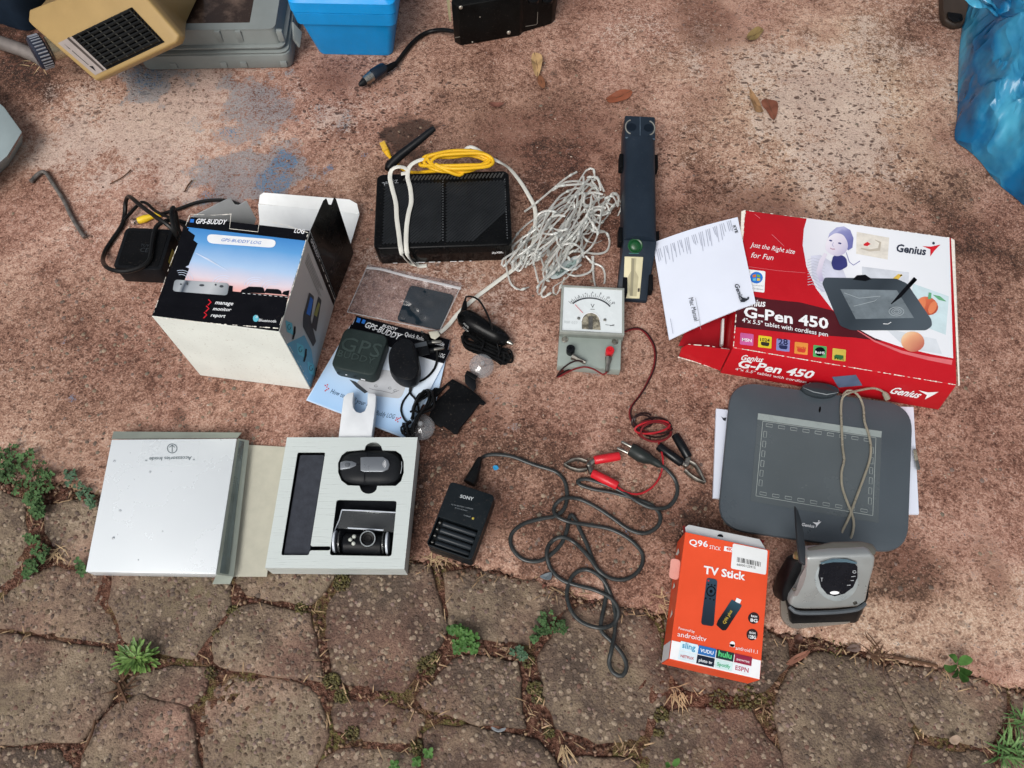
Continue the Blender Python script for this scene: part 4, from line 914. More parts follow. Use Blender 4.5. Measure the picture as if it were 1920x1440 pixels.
MB().tube(spline(pz([(808, 519, .013), (828, 522, .015), (845, 530, .015), (862, 539, .014)])), [.0008] * 200, 6, flat=3.).build('crease', seal, zb_) if False else None
padp = rquad(pz([(769, 534), (852, 553), (825, 618), (743, 600)], .0035), .006, 4)
pad = MB().prism(padp, [p - Vector((0, 0, .0024)) for p in padp]).build('pad', mat('navy_black_rubber', '#15222b', .7, var=.2, dust=.10, spec=.1), bevel=.0006)
tag(pad, 'thin black rounded square pad inside the clear bag', 'pad')

# ================================================================== router, cables, string lights
HR = .036
fr_ = Frame([(705, 326), (954, 319), (961, 460), (701, 466)], HR)
r0 = fr_.m(0, 0); r0.z = 0
ro = thing('router', 'black ribbed network router lying flat with a stub antenna at its back corner', 'router', r0)
rt = rrect(fr_.c, fr_.x, fr_.y, fr_.w, fr_.h, .009)
MB().prism(rt, [p - Vector((0, 0, HR)) + (fr_.c - p) * .015 for p in rt]).build('housing', black_gloss, ro, bevel=.0028, seg=3)
ribm = mat('black_rib_plastic', '#1d1f21', .38, var=.2, spec=.4)
def ribs(x0, x1, y0, y1, step, cut):
    mb = MB(); x = x0 - (y1 - y0) * .9
    while x < x1:
        a0, b0, a1, b1 = x, y0, x + (y1 - y0) * .95, y1
        if a0 < x0: b0 += (x0 - a0) / .95; a0 = x0
        if a1 > x1: b1 -= (a1 - x1) / .95; a1 = x1
        if cut and a0 > x1 - .045: pass
        elif b1 - b0 > .004 and a1 > a0:
            mb.box(fr_.m(a0, b0, -.0004), fr_.x * (a1 - a0) + fr_.y * (b1 - b0), fr_.x * .0019 - fr_.y * .0019, (0, 0, .0011))
        x += step
    return mb
r_ = ribs(-fr_.w * .44, -fr_.w * .012, -fr_.h * .43, fr_.h * .36, .0046, False)
r2_ = ribs(fr_.w * .02, fr_.w * .46, -fr_.h * .43, fr_.h * .36, .0046, True)
tag(r_.build('ribs', ribm, ro, smooth=0), kind='stuff'); tag(r2_.build('ribs', ribm, ro, smooth=0), kind='stuff')
v_ = MB()
for k in range(28): x = -fr_.w * .30 + k * fr_.w * .027; v_.box(fr_.m(x, fr_.h * .40, -.0004), fr_.x * .0045 + fr_.y * .0075, fr_.x * .0018 - fr_.y * .0012, (0, 0, .0012))
tag(v_.build('vent_slots', mat('slot_grey', '#3a3a38', .5), ro, smooth=0), kind='stuff')
dt = MB()
for cx in (-.0, .465):
    for k in range(24): dt.box(fr_.m(fr_.w * cx - .0006, -fr_.h * .42 + k * fr_.h * .034, -.0002), fr_.x * .0013, fr_.y * .0013, (0, 0, .0008))
tag(dt.build('studs', mat('stud_grey', '#55585a', .4), ro, smooth=0), kind='stuff')
text('ZyXEL', (746, 337), (716, 343), level(HR), mat('silver_ink', '#9a9ea2', .4), ro, lift=.0004)
pfr = Plane(fr_.m(0, -fr_.h / 2 + .0006), -fr_.y)
MB().poly([fr_.m(-fr_.w * .46, -fr_.h / 2 + .0004, -.012), fr_.m(fr_.w * .46, -fr_.h / 2 + .0004, -.012), fr_.m(fr_.w * .46, -fr_.h / 2 + .0003, -.033), fr_.m(-fr_.w * .46, -fr_.h / 2 + .0003, -.033)]).build('front_window', mat('piano_black', '#070708', .08, spec=.4), ro, smooth=0)
text('ZyXEL', (922, 474.5), (944, 473), pfr, white_print, ro, lift=.0012, bold=.02)
decals([[(a, y), (b, y - .3), (b, y + 1), (a, y + 1.3)] for a, b, y in ((737, 745, 491.5), (768, 777, 490.5), (780, 797, 490), (804, 816, 489.5), (821, 826, 489.3), (844, 856, 488.5), (860, 869, 488), (880, 884, 487.4))], pfr, white_print, ro, 'printed_led_names', .0012)
ant = pz([(729, 314, .022), (735, 306, .026), (742, 299, .03), (752, 290, .034), (770, 276, .041), (790, 260, .049), (806, 247, .055), (815, 240, .058)])
MB().tube(ant, [.0058, .0062, .0064, .0062, .0056, .005, .0045, .0034], 12).build('antenna', black_plastic, ro)
MB().tube(pz([(729, 319, .018), (731, 311, .02), (734, 306, .024)]), [.006, .0068, .0066], 12).build('antenna_hinge', black_matt, ro)
# yellow patch lead, coiled on the router's back edge
yc = thing('patch_cable', 'coiled yellow network cable lying along the back edge of the black router', 'cable', P(858, 306, HR))
ycm = mat('yellow_cable_jacket', '#d7a81f', .4, var=.08, scale=20, spec=.35)
rr = random.Random(3)
coil = []
for k in range(6):
    off = rr.uniform(-12, 9); yo = rr.uniform(-7, 8); z0 = .0395 + .0035 * (k % 3)
    coil += [(800 + off, 304 + yo, z0), (812 + off, 293 + yo * .5, z0 + .003), (850, 289 + yo, z0 + .004), (893 + off, 288 + yo * .6, z0 + .003), (918 + off * .6, 299 + yo * .5, z0), (908 + off, 311 + yo * .5, z0), (870, 316 + yo, z0 + .002), (828 + off, 315 + yo * .7, z0 + .002)]
coil += [(815, 308, .049), (842, 322, .046), (862, 328, .0405), (869, 322, .041), (872, 312, .047), (840, 318, .046), (800, 322, .03), (780, 324, .014), (760, 320, .006), (742, 306, .005), (729, 292, .006)]
MB().tube(spline(pz(coil), .003), .0025, 8).build('jacket', ycm, yc, smooth=60)
MB().tube(pz([(730, 293, .006), (726, 286, .007), (722, 279, .008)]), [.0028, .0042, .005], 10).build('plug_boot', ycm, yc)
pg = [(719, 284), (728, 279), (721, 263), (711, 268)]
MB().prism(pz(pg, .0125), pz(pg, .003)).build('plug', mat('amber_clear_plastic', '#c9a23c', .25, var=.15), yc, bevel=.0008)
# white flat telephone cable
fc = thing('flat_cable', 'white flat telephone cable looped over the router and running behind the string lights', 'cable', P(760, 400, 0))
wfl = mat('white_flat_cable', '#d0cfc6', .42, var=.06, spec=.35)
def ribbon(pts, w, th, m, parent, name='cable', step=.004):
    return MB().tube(spline(pz(pts), step), th, 8, flat=w / th).build(name, m, parent, smooth=60)
ribbon([(785, 497, .003), (770, 494, .006), (758, 484, .024), (752, 470, .039), (748, 440, .0395), (744, 410, .0395), (742, 380, .0395), (735, 352, .040), (731, 332, .041), (734, 319, .044), (744, 313, .048), (757, 314, .045), (766, 322, .041), (752, 326, .039)], .0029, .0009, wfl, fc)
ribbon([(800, 498, .002), (782, 498, .004), (769, 486, .024), (762, 468, .039), (762, 430, .0395), (766, 400, .0395), (771, 378, .0395), (769, 352, .040), (764, 332, .041), (767, 314, .043), (778, 304, .045), (796, 298, .045), (815, 300, .043)], .0029, .0009, wfl, fc)
ribbon([(866, 290, .042), (872, 281, .046), (882, 275, .047), (896, 281, .046), (912, 293, .044), (935, 303, .038), (955, 316, .02), (975, 340, .006), (990, 364, .003), (1002, 388, .003), (1004, 415, .003), (998, 460, .002), (970, 498, .002), (945, 518, .002), (918, 538, .002), (893, 557, .002), (872, 575, .003), (855, 592, .003), (843, 607, .004), (833, 617, .008), (824, 624, .0115)], .0028, .0011, wfl, fc)
cp = [(803, 622), (821, 620), (826, 629), (816, 637), (808, 634)]
MB().prism(pz(cp, .0165), pz(cp, .0095)).build('connector', mat('beige_plastic_connector', '#b4b1a2', .4), fc, bevel=.001)

# clear ribbon string lights in a heap
sl = thing('string_lights', 'heap of clear flat string lights with small frosted bulbs and a clear driver', 'lights', P(1050, 430, 0))
ledm = bpy.data.materials.new('clear_ribbon_plastic'); ledm.use_nodes = True; film_nodes(ledm, tint=(.86, .87, .85), haze=.46, gloss=.10, hcol=(.74, .74, .70), rough=.2)
bulbm = mat('frosted_bulb', '#cfd2cd', .3, var=.06, trans=.2, ior=1.3, spec=.6)
rr = random.Random(21)
def heap_pt(u, v):                     # u along the long diagonal, v across
    x = 985 + u * 135 + v * 62; y = 505 - u * 150 + v * 48; return x, y
beads = []
strands = []
for k in range(27):
    v0 = rr.uniform(-.7, .85); z0 = rr.uniform(.001, .030) * (1 - .5 * abs(v0)); pts = []
    u0 = rr.uniform(-.08, .18); u1 = rr.uniform(.72, 1.08); nseg = 7; vb = rr.uniform(-.35, .35); am = rr.uniform(.03, .16); ph = rr.uniform(0, 6)
    for i in range(nseg + 1):
        t = i / nseg; u = u0 + (u1 - u0) * t; v = v0 * (1 - .35 * t) + vb * math.sin(t * 3.1) + am * math.sin(t * 7 + ph)
        x, y = heap_pt(u, v); pts.append((x, y, max(.001, z0 + .009 * math.sin(t * 5 + ph))))
    # turn back at the end in a loop
    e = pts[-1]; pts += [(e[0] + rr.uniform(4, 16), e[1] + rr.uniform(-6, 12), e[2] + .002), (e[0] + rr.uniform(6, 22), e[1] + rr.uniform(12, 26), max(.001, e[2] - .004))]
    if rr.random() < .6:
        s_ = pts[0]; pts = [(s_[0] + rr.uniform(10, 28), s_[1] + rr.uniform(-24, 4), s_[2] + .003), (s_[0] + rr.uniform(0, 8), s_[1] + rr.uniform(8, 20), max(.001, s_[2] - .002))] + pts
    strands.append(pts)
for k in range(16):
    cx, cy = heap_pt(rr.uniform(.15, .95), rr.uniform(-.5, .9)); r = rr.uniform(9, 30); el_ = rr.uniform(.45, 1.); ro_ = rr.uniform(0, 180); z0 = rr.uniform(.004, .034)
    strands.append([(x, y, z0 + .006 * math.sin(i)) for i, (x, y) in enumerate(ell(cx, cy, r, r * el_, 9, ro_, 0, rr.uniform(230, 340)))])
strands += [[(983, 397, .004), (1000, 385, .006), (1030, 360, .012), (1060, 335, .016), (1082, 322, .014)], [(1036, 357, .015), (1060, 342, .016), (1085, 340, .012), (1095, 345, .006)], [(1040, 350, .02), (1075, 346, .02), (1108, 346, .014), (1120, 352, .006)],
            [(1094, 330, .02), (1094, 350, .02), (1090, 380, .02), (1085, 400, .018)], [(1160, 375, .012), (1145, 390, .012), (1120, 410, .012), (1100, 430, .012)], [(1120, 432, .02), (1136, 436, .012), (1143, 452, .004), (1138, 470, .002), (1120, 476, .002), (1090, 472, .006), (1070, 472, .010), (1040, 490, .006)],
            [(1075, 470, .02), (1062, 480, .012), (1056, 496, .004), (1060, 510, .002), (1075, 517, .002), (1095, 515, .002), (1110, 505, .004), (1112, 480, .01)], [(1110, 480, .01), (1112, 500, .004), (1113, 520, .002), (1116, 536, .002)], [(1098, 480, .01), (1110, 492, .006), (1128, 500, .004), (1134, 515, .003), (1133, 532, .003)],
            [(965, 455, .004), (952, 470, .006), (948, 490, .006), (952, 515, .004), (960, 535, .003), (975, 543, .001), (992, 538, .001)], [(1020, 500, .01), (1008, 470, .014), (995, 468, .014), (1000, 490, .012), (1006, 515, .008), (1010, 530, .003)]]
for pts in strands:
    sp = spline(pz(pts), .004)
    tw = rr.uniform(0, 6)
    up = Vector((rr.uniform(-.9, .9), rr.uniform(-.9, .9), 1))
    MB().tube(sp,  .0005, 6, flat=2.8, up=up).build('ribbon_wire', ledm, sl, smooth=60)
    d_ = rr.uniform(.005, .03); acc = 0
    for a, b in zip(sp[:-1], sp[1:]):
        acc += (b - a).length
        if acc > d_: beads.append((a, (b - a).normalized())); d_ += rr.uniform(.05, .095)
bead = MB().lathe((0, 0, -.004), (0, 0, 1), [(0, .0006), (.0016, .0016), (.004, .0021), (.0064, .0016), (.008, .0006)], 8)
bme = bead.build('bulb', bulbm, sl, smooth=60); bme.location = (0, 0, 0); bmd = bme.data
for i, (p, t) in enumerate(beads[:240]):
    o = bme if i == 0 else bme.copy()
    if i: COL.objects.link(o)
    # mesh data is stored relative to the thing's base
    q = t.to_track_quat('Z', 'Y'); base = OFF[sl]
    o.rotation_mode = 'QUATERNION'; o.rotation_quaternion = q
    o.location = (p - base) - q @ (-base)
drv = [(1030, 508), (1078, 479), (1090, 480), (1091, 490), (1048, 522), (1035, 524), (1026, 516)]
MB().prism(rquad(pz(drv, .011), .003, 3), rquad(pz(drv, .002), .003, 3)).build('driver_case', mat('clear_driver_case', '#b9c3c3', .15, var=.1, trans=.25, ior=1.3, spec=.6), sl, bevel=.001)
MB().prism(pz([(1038, 512), (1078, 487), (1084, 491), (1045, 518)], .0118), pz([(1038, 512), (1078, 487), (1084, 491), (1045, 518)], .006)).build('circuit_board', mat('grey_green_board', '#71807d', .4, var=.5, scale=300, thr=(.45, .55)), sl)

# ================================================================== navy drive tower lying on its back
HT = .046
ft = Frame([(1181, 215), (1240, 215), (1221, 446), (1161, 446)], HT)
t0 = ft.m(0, 0); t0.z = 0
tw_ = thing('drive_tower', 'long navy plastic drive casing with a green button and cream floppy slot', 'drive', t0)
navy = mat('navy_plastic', '#1e2833', .45, var=.12, scale=30, bump=.06, bscale=500, spec=.22, dust=.05)
def vpos(py): return (P(1200, py, HT) - ft.c).dot(ft.y)
yA, yB, yC = ft.h / 2, vpos(258), -ft.h / 2
def rnd(y, lift, n=10):
    out = []
    for k in range(n + 1):
        a = math.pi * k / n; out.append(ft.m(-math.cos(a) * ft.w / 2, y, -.010 + lift * math.sin(a) ** .8))
    return [ft.m(-ft.w / 2, y, -HT)] + out + [ft.m(ft.w / 2, y, -HT)]
MB().loft([rnd(yB, .014), rnd((yB + yC) / 2, .015), rnd(yC, .014)]).build('rounded_body', navy, tw_, smooth=50)
MB().box(ft.m(-ft.w / 2, yB + .0003, -HT), ft.x * ft.w, ft.y * (yA - yB), (0, 0, HT - .003)).build('end_block', navy, tw_, bevel=.002)
fA, fB, fC, fD = P(1155, 560, .007), P(1213, 564, .007), ft.m(ft.w / 2, yC - .0003, -.004), ft.m(-ft.w / 2, yC - .0003, -.004)
MB().prism([fA, fB, fC, fD], [Vector((p.x, p.y, 0)) for p in (fA, fB, fC, fD)]).build('front_block', navy, tw_, bevel=.0015)
ridge = mat('scuffed_navy', '#4d5b68', .5, var=.2)
MB().box(ft.m(-ft.w / 2 + .001, yB - .0006, -.0026), ft.x * (ft.w - .002), ft.y * .0018, (0, 0, .0012)).build('ridge', ridge, tw_)
MB().box(ft.m(-.0004, yB, -.0031), ft.x * .0008, ft.y * (yA - yB - .002), (0, 0, .0006)).build('seam', ridge, tw_)
for s_ in (-1, 1):
    c_ = ft.m(s_ * .0118, (yA + yB) / 2, -.0028)
    pts = [c_ + ft.x * (math.cos(R(a)) * .0082) + ft.y * (math.sin(R(a)) * .0125) for a in ([x for x in range(100, 261, 16)] if s_ < 0 else [x for x in range(-80, 81, 16)])]
    MB().tube(pts, .0010, 6).build('recess_ring', mat('grey_plastic_ring', '#7c7c76', .4), tw_)
    MB().lathe(c_ - Vector((0, 0, .0004)), (0, 0, 1), [(0, .0068), (.0006, .0068)], 18).build('recess', mat('deep_navy', '#101923', .5, spec=.15), tw_)
grn = mat('green_button_plastic', '#08421e', .22, var=.2, spec=.5)
bz = [(1171, 481), (1206, 482), (1199, 560), (1168, 559)]
cream = mat('cream_plastic', '#c9c2a0', .45, var=.06, spec=.35, dust=.05)
FP = plane3(fA, fB, fC)
o = MB().lathe(FP.at(1191, 461), FP.n, [(-.001, .0095), (.001, .0095), (.0014, .0088), (.0008, .0072), (.0016, .0066), (.0024, .004)], 22).build('button', grn, tw_, smooth=50)
MB().slab([FP.at(x, y, .0016) for x, y in bz][::-1], FP.n, .004).build('drive_bezel', cream, tw_, bevel=.0006)
dkc = mat('cream_shade_groove', '#a59e80', .5)
MB().slab([FP.at(x, y, .0019) for x, y in [(1183, 484), (1193, 485), (1191, 508), (1197, 520), (1193, 556), (1180, 555), (1177, 520), (1183, 508)]][::-1], FP.n, .0012).build('finger_groove', dkc, tw_)
MB().slab([FP.at(x, y, .0024) for x, y in [(1184, 485), (1189, 485.5), (1186, 555), (1181, 554.5)]][::-1], FP.n, .0012).build('disk_slot', mat('slot_shadow_plastic', '#7f7a63', .5), tw_)
MB().slab([FP.at(x, y, .0032) for x, y in [(1195.5, 541), (1199, 541), (1198.5, 547.5), (1195, 547.5)]][::-1], FP.n, .002).build('eject_button', mat('brown_plastic', '#3a3128', .4), tw_, bevel=.0003)
decals([stroke([(1179, 475), (1198, 475.5)], 1.2)], FP, mat('teal_mark', '#2f6a66', .5), tw_, 'printed_mark', .0006)
for px, py, sx in ((1172, 310, -1), (1234, 312, 1), (1156, 535, -1), (1222, 455, 1), (1216, 530, 1), (1163, 448, -1)):
    q = P(px, py, .02); yy = (q - ft.c).dot(ft.y)
    inn_ = .0075 if py > 520 else 0.
    MB().box(ft.m(sx * (ft.w / 2 - inn_), yy - .012, -.030 - inn_), ft.x * (sx * .0055), ft.y * .024, (0, 0, .014)).build('side_foot', black_matt, tw_, bevel=.0012)

# ================================================================== panel voltmeter with leads and clips
vm0 = P(1106, 618, 0)
vm = thing('voltmeter', 'grey panel voltmeter with white dial wired to red and black crocodile clips', 'voltmeter', vm0)
fd = Frame([(1053, 537), (1174, 539), (1167, 628), (1049, 624)], .026)
vgrey = mat('grey_panel_plastic', '#8d9791', .4, var=.06, spec=.35, dust=.06)
vedge = mat('smoky_clear_edge', '#6c726c', .2, var=.1, spec=.5)
MB().prism(fd.rect(-.004), [p - Vector((0, 0, .022)) for p in fd.rect(-.004)]).build('meter_case', vedge, vm, bevel=.0015)
MB().prism(fd.rect(-.0002, -.0025), fd.rect(-.0045, -.0012)).build('dial_face', mat('white_dial', '#d3dadb', .3, var=.03, spec=.4), vm)
bz_o = fd.rect(.0012); bz_i = [fd.m(sx * (fd.w / 2 - .0028), sy * (fd.h / 2 - .0028), .0012) for sx, sy in ((-1, -1), (-1, 1), (1, 1), (1, -1))]
mbz = MB(); holed(mbz, bz_o, [bz_i], Vector((0, 0, .006))); mbz.build('bezel', mat('clear_grey_bezel', '#8f938d', .15, var=.1, spec=.6), vm, bevel=.0005)
pd = level(.026)
decals([stroke(ell(1107, 590, 43, 31, 25, 3, 217, 327), 2.6)], pd, dgrey_print, vm, 'printed_arc', .0003)
import math as _m
tk = []
for k in range(25):
    a = R(218 + k * 108 / 24); L1 = 1.0 if k % 2 else 1.18
    cx, cy = 1107, 590; r1x, r1y = 45, 33
    p0 = (cx + r1x * math.cos(a), cy + r1y * math.sin(a)); p1 = (cx + r1x * (1.08 if k % 2 else 1.16) * math.cos(a), cy + r1y * (1.1 if k % 2 else 1.22) * math.sin(a)); tk.append(stroke([p0, p1], .7))
decals(tk, pd, dgrey_print, vm, 'printed_ticks', .0003)
texts([(s_, (x, y), (x + 2.6 * len(s_), y + .2), {}) for s_, x, y in (('0', 1070, 567), ('2', 1083, 558), ('4', 1096, 552), ('6', 1110, 550), ('8', 1125, 552), ('10', 1138, 560), ('12', 1148, 570))], pd, dgrey_print, vm, 'printed_scale', lift=.0003)
text('V', (1107.5, 577), (1114.5, 577.3), pd, dgrey_print, vm, lift=.0003)
decals([stroke([(1107, 580), (1115, 580.3)], .8), stroke([(1135, 609), (1152, 611)], .8), stroke([(1144, 611), (1152, 609)], 1.)], pd, dgrey_print, vm, 'printed_mark', .0003)
text('000 027', (1057, 606), (1083, 608), pd, mat('faint_grey_ink', '#b4babb', .5), vm, lift=.0003)
MB().tube([fd.m((pd.at(1078, 572) - fd.c).dot(fd.x), (pd.at(1078, 572) - fd.c).dot(fd.y), .0012), fd.m((pd.at(1093, 588) - fd.c).dot(fd.x), (pd.at(1093, 588) - fd.c).dot(fd.y), .0012)], .0003, 5).build('needle', red_print, vm)
win = [(1091, 617)] + ell(1107.5, 604, 17, 17, 11, 2, 185, 355) + [(1126, 619)]
decal(win, pd, mat('movement_window', '#7f7a6b', .25, var=.55, scale=160, thr=(.42, .58)), vm, 'movement_window', .0004)
decals([stroke(ell(1107.5, 604, 17.5, 17.5, 13, 2, 182, 358), 1.6)], pd, white_print, vm, 'window_rim', .0008)
MB().box(pd.at(1103, 618, .0004), fd.x * .005, fd.y * .018, (0, 0, .0016)).build('magnet_spring', dull_steel, vm)
for x, y in ((1085, 597), (1134, 600)): MB().lathe(pd.at(x, y, .0002), (0, 0, 1), [(0, .0021), (.0008, .0018), (.0012, .0006)], 10).build('screw', steel, vm)
fl = Frame([(1049, 626), (1167, 631), (1162, 692), (1044, 686)], .015)
MB().prism(fl.rect(), [p - Vector((0, 0, .015)) for p in fl.rect()]).build('terminal_panel', vgrey, vm, bevel=.0012)
plw = level(.015)
for x, y in ((1059, 637), (1153, 641)):
    MB().lathe(plw.at(x, y, .0001), (0, 0, 1), [(0, .0042), (.0006, .0042), (.0008, .0034), (.0006, .003), (.0018, .0024), (.002, .0008)], 16).build('screw', steel, vm, smooth=50)
redp = mat('red_plastic', '#c2202a', .3, var=.08, spec=.4)
for x, y, m_ in ((1069, 661, black_plastic), (1142, 664, redp)):
    o = MB().lathe(plw.at(x, y), (0, 0, 1), [(0, .0048), (.004, .0048), (.005, .0052), (.011, .0052), (.0118, .0046), (.0118, .0024), (.009, .002)], 18).build('terminal_post', m_, vm, smooth=40)
for a, b in (((1072, 668), (1098, 680)), ((1141, 670), (1138, 697))):
    MB().tube(pz([(a[0], a[1], .020), ((a[0] + b[0]) / 2, (a[1] + b[1]) / 2, .019), (b[0], b[1], .0185)]), [.0042, .0028, .0026], 8, flat=1.).build('ring_lug', dull_steel, vm)
wr_ = mat('dark_red_wire', '#6b1d20', .35, var=.15, spec=.35); wr2 = mat('bright_red_wire', '#a3222a', .35, var=.12, spec=.35); wbk = mat('brown_black_wire', '#2a1a1a', .35, spec=.3)
MB().tube(spline(pz([(1096, 679, .019), (1085, 676, .022), (1070, 680, .021), (1053, 693, .012), (1044, 706, .002), (1048, 704, .002), (1060, 696, .006), (1080, 690, .004), (1100, 686, .004), (1125, 660, .004), (1150, 630, .004), (1172, 621, .0025), (1190, 615, .002), (1205, 618, .002), (1219, 632, .002), (1229, 655, .002), (1228, 685, .002), (1216, 715, .002), (1200, 742, .002), (1186, 760, .002), (1182, 775, .002), (1187, 790, .002)])), .0011, 6).build('lead', wbk, vm)
MB().tube(spline(pz([(1138, 698, .018), (1130, 702, .016), (1115, 693, .020), (1095, 688, .020), (1070, 695, .010), (1046, 707, .0015), (1058, 692, .003), (1090, 675, .003), (1130, 640, .003), (1170, 623, .003), (1190, 617, .0025), (1204, 620, .002), (1217, 634, .002), (1227, 656, .002), (1226, 685, .002), (1214, 716, .002), (1198, 743, .002), (1184, 761, .002), (1180, 776, .002), (1186, 795, .002), (1196, 812, .003)])), .0011, 6).build('lead', wr_, vm)
rr = random.Random(5)
for k in range(7):
    cx, cy = 1226 + rr.uniform(-4, 4), 806 + rr.uniform(-5, 5); rx = rr.uniform(26, 34); ry = rr.uniform(9, 19)
    MB().tube(spline([P(x, y, .0022 + .0016 * k + .002 * math.sin(i)) for i, (x, y) in enumerate(ell(cx, cy, rx, ry, 12, rr.uniform(-14, 10)))], closed=True), .0012, 6).build('lead', (wr_, wbk, wr2)[k % 3], vm)
for (cx, cy, rx, ry, ro2) in ((1204, 789, 20, 14, -20), (1206, 790, 17, 12, 5)):
    MB().tube(spline([P(x, y, .006 + .003 * math.sin(i)) for i, (x, y) in enumerate(ell(cx, cy, rx, ry, 11, ro2))], closed=True), .0012, 6).build('lead', wbk, vm)
MB().tube(spline(pz([(1158, 913, .008), (1170, 921, .003), (1185, 926, .002), (1203, 925, .002), (1222, 914, .002), (1235, 898, .002), (1242, 878, .004), (1243, 862, .012), (1240, 845, .010), (1234, 826, .004)])), .0012, 6).build('lead', wr2, vm)
def clip(pivot, jaws, tip, h1, h2, hm, lab):
    """crocodile clip: two pressed steel jaws and two sleeved handles; all measured places"""
    c = MB().lathe(P(pivot[0], pivot[1], .0075), (0, 0, 1), [(-.004, .0026), (.003, .0026), (.0036, .0014)], 12).build('clip', dull_steel, vm); c['label'] = lab
    for sgn in (0, 1):
        j = jaws[sgn]
        pts = [P(x, y, .006) for x, y in j]
        MB().tube(spline(pts + [P(tip[0], tip[1], .005)], .003), [.0046] * 6 + [.0040] * 400, 8, flat=.5, up=(0, 0, 1)).build('jaw', dull_steel, c)
    for (a, b) in (h1, h2):
        pa, pb = P(a[0], a[1], .008), P(b[0], b[1], .009)
        MB().tube([P(pivot[0], pivot[1], .007), pa], .0034, 8).build('shank', dull_steel, c)
        MB().tube([pa, pa.lerp(pb, .03), pa.lerp(pb, .5), pa.lerp(pb, .97), pb], [.0044, .0052, .0054, .0052, .0046], 12).build('handle_sleeve', hm, c, smooth=50)
blk_sleeve = mat('black_vinyl_sleeve', '#0d1013', .25, var=.15, spec=.3)
clip((1104, 872), ([(1100, 866), (1085, 861), (1072, 863)], [(1100, 880), (1085, 882), (1070, 878)]), (1058, 871), ((1114, 863), (1162, 855)), ((1110, 887), (1158, 911)), redp, 'crocodile clip with bright red handles')
clip((1286, 872), ([(1292, 866), (1303, 872), (1312, 886)], [(1284, 882), (1296, 893), (1310, 901)]), (1321, 905), ((1279, 869), (1234, 836)), ((1291, 858), (1266, 815)), blk_sleeve, 'crocodile clip with black handles')

# ================================================================== red tablet carton, manual, tablet
HB = .052
fx = Frame([(1397, 394), (1788, 446), (1794, 722), (1374, 652)], HB)
x0 = fx.m(0, 0); x0.z = 0
rb = thing('tablet_carton', 'large red and white cardboard carton printed Genius G-Pen 450, its end flap open', 'box', x0)
redc = mat('red_printed_card', '#b3131f', .42, var=.06, scale=15, spec=.3, bump=.06, bscale=80, dust=.04)
inner_red = mat('dark_red_inside_card', '#a01420', .5, var=.08)
TL, TR, BR, BL = P(1397, 394, HB), P(1788, 446, HB), P(1794, 722, HB), P(1374, 652, HB)
gTL, gTR, gBR, gBL = Vector((TL.x, TL.y, 0)), Vector((TR.x, TR.y, 0)), P(1760, 769, 0), P(1350, 700, 0)
mbx = MB().prism([BL, BR, TR, TL], [gBL, gBR, gTR, gTL]); mbx.build('carton', redc, rb, bevel=.0012)
pt2 = level(HB); pf2 = plane3(BL, BR, gBR)
# right end cap edge, white
MB().prism([P(1797, 724, HB + .0015), P(1800, 722, HB + .001), P(1790, 450, HB + .001), P(1783, 446, HB + .0015)], [P(1797, 724, HB - .012), P(1800, 722, HB - .014), P(1790, 450, HB - .014), P(1783, 446, HB - .012)]).build('end_edge', worn_white, rb, bevel=.0006)
# white picture area with a curved left border
wcol = gradmat('printed_white_sweep', pt2.at(1520, 500), pt2.at(1780, 500), x0, [(0, '#d3d5dd'), (.4, '#e3e5ea'), (1, '#d9dde2')])
decal([(1513, 409), (1780, 446), (1787, 672), (1745, 664), (1690, 651), (1640, 634), (1600, 612), (1560, 580), (1530, 541), (1512, 500), (1505, 460), (1507, 430)], pt2, wcol, rb, 'printed_sweep', .0002)
decal([(1384, 551), (1440, 561), (1500, 567), (1560, 582), (1600, 612), (1655, 640), (1600, 633), (1500, 626), (1376, 613)], pt2, mat('maroon_ink', '#4a1119', .4, var=.06), rb, 'printed_band', .00015)
decals([stroke([(1785, 680), (1740, 672), (1690, 660), (1640, 640), (1605, 618)], [9, 7, 5, 3, 1])], pt2, mat('rose_ink', '#d16a6f', .4), rb, 'printed_swoosh', .0003)
# woman in the picture: hair, face, shoulders, all in pale violet print
skin = gradmat('pale_skin_ink', pt2.at(1550, 450), pt2.at(1592, 478), x0, [(0, '#e2dee6'), (.55, '#cfc8d8'), (1, '#a9a4c4')]); hair = gradmat('violet_hair_ink', pt2.at(1560, 428), pt2.at(1600, 468), x0, [(0, '#7f81b0'), (.4, '#a9abce'), (.6, '#8587b6'), (1, '#6a6ca4')], grain=.5); navyi = mat('navy_cloth_ink', '#343670', .4); stripe = mat('grey_stripe_ink', '#b4b6c4', .4)
decal([(1520, 480), (1538, 478), (1560, 492), (1580, 505), (1590, 530), (1560, 545), (1540, 548), (1522, 518)], pt2, mat('pale_cloth_ink', '#c4c6d6', .4, var=.1), rb, 'printed_figure', .0004)
decals([stroke([(1514, 488 + k * 5.2), (1524, 484 + k * 5.4), (1535, 487 + k * 6), (1546, 492 + k * 6.2)], 1.1) for k in range(10)], pt2, stripe, rb, 'printed_stripes', .0005)
decal([(1550, 455), (1555, 438), (1568, 427), (1582, 425), (1594, 432), (1600, 447), (1598, 465), (1590, 470), (1570, 450)], pt2, hair, rb, 'printed_hair', .0006)
decal([(1547, 462), (1552, 446), (1566, 437), (1580, 440), (1588, 452), (1590, 464), (1584, 476), (1570, 482), (1556, 477), (1548, 470)], pt2, skin, rb, 'printed_face', .0008, .004)
decals([ell(1557, 452, 3.2, 1.5, 8, 15), ell(1574, 457, 3.4, 1.6, 8, 15)], pt2, navyi, rb, 'printed_eyes', .0010)
decals([stroke([(1556, 466), (1560, 468), (1565, 468)], 1.8)], pt2, mat('rose_lip_ink', '#b08a9d', .4), rb, 'printed_mouth', .0010)
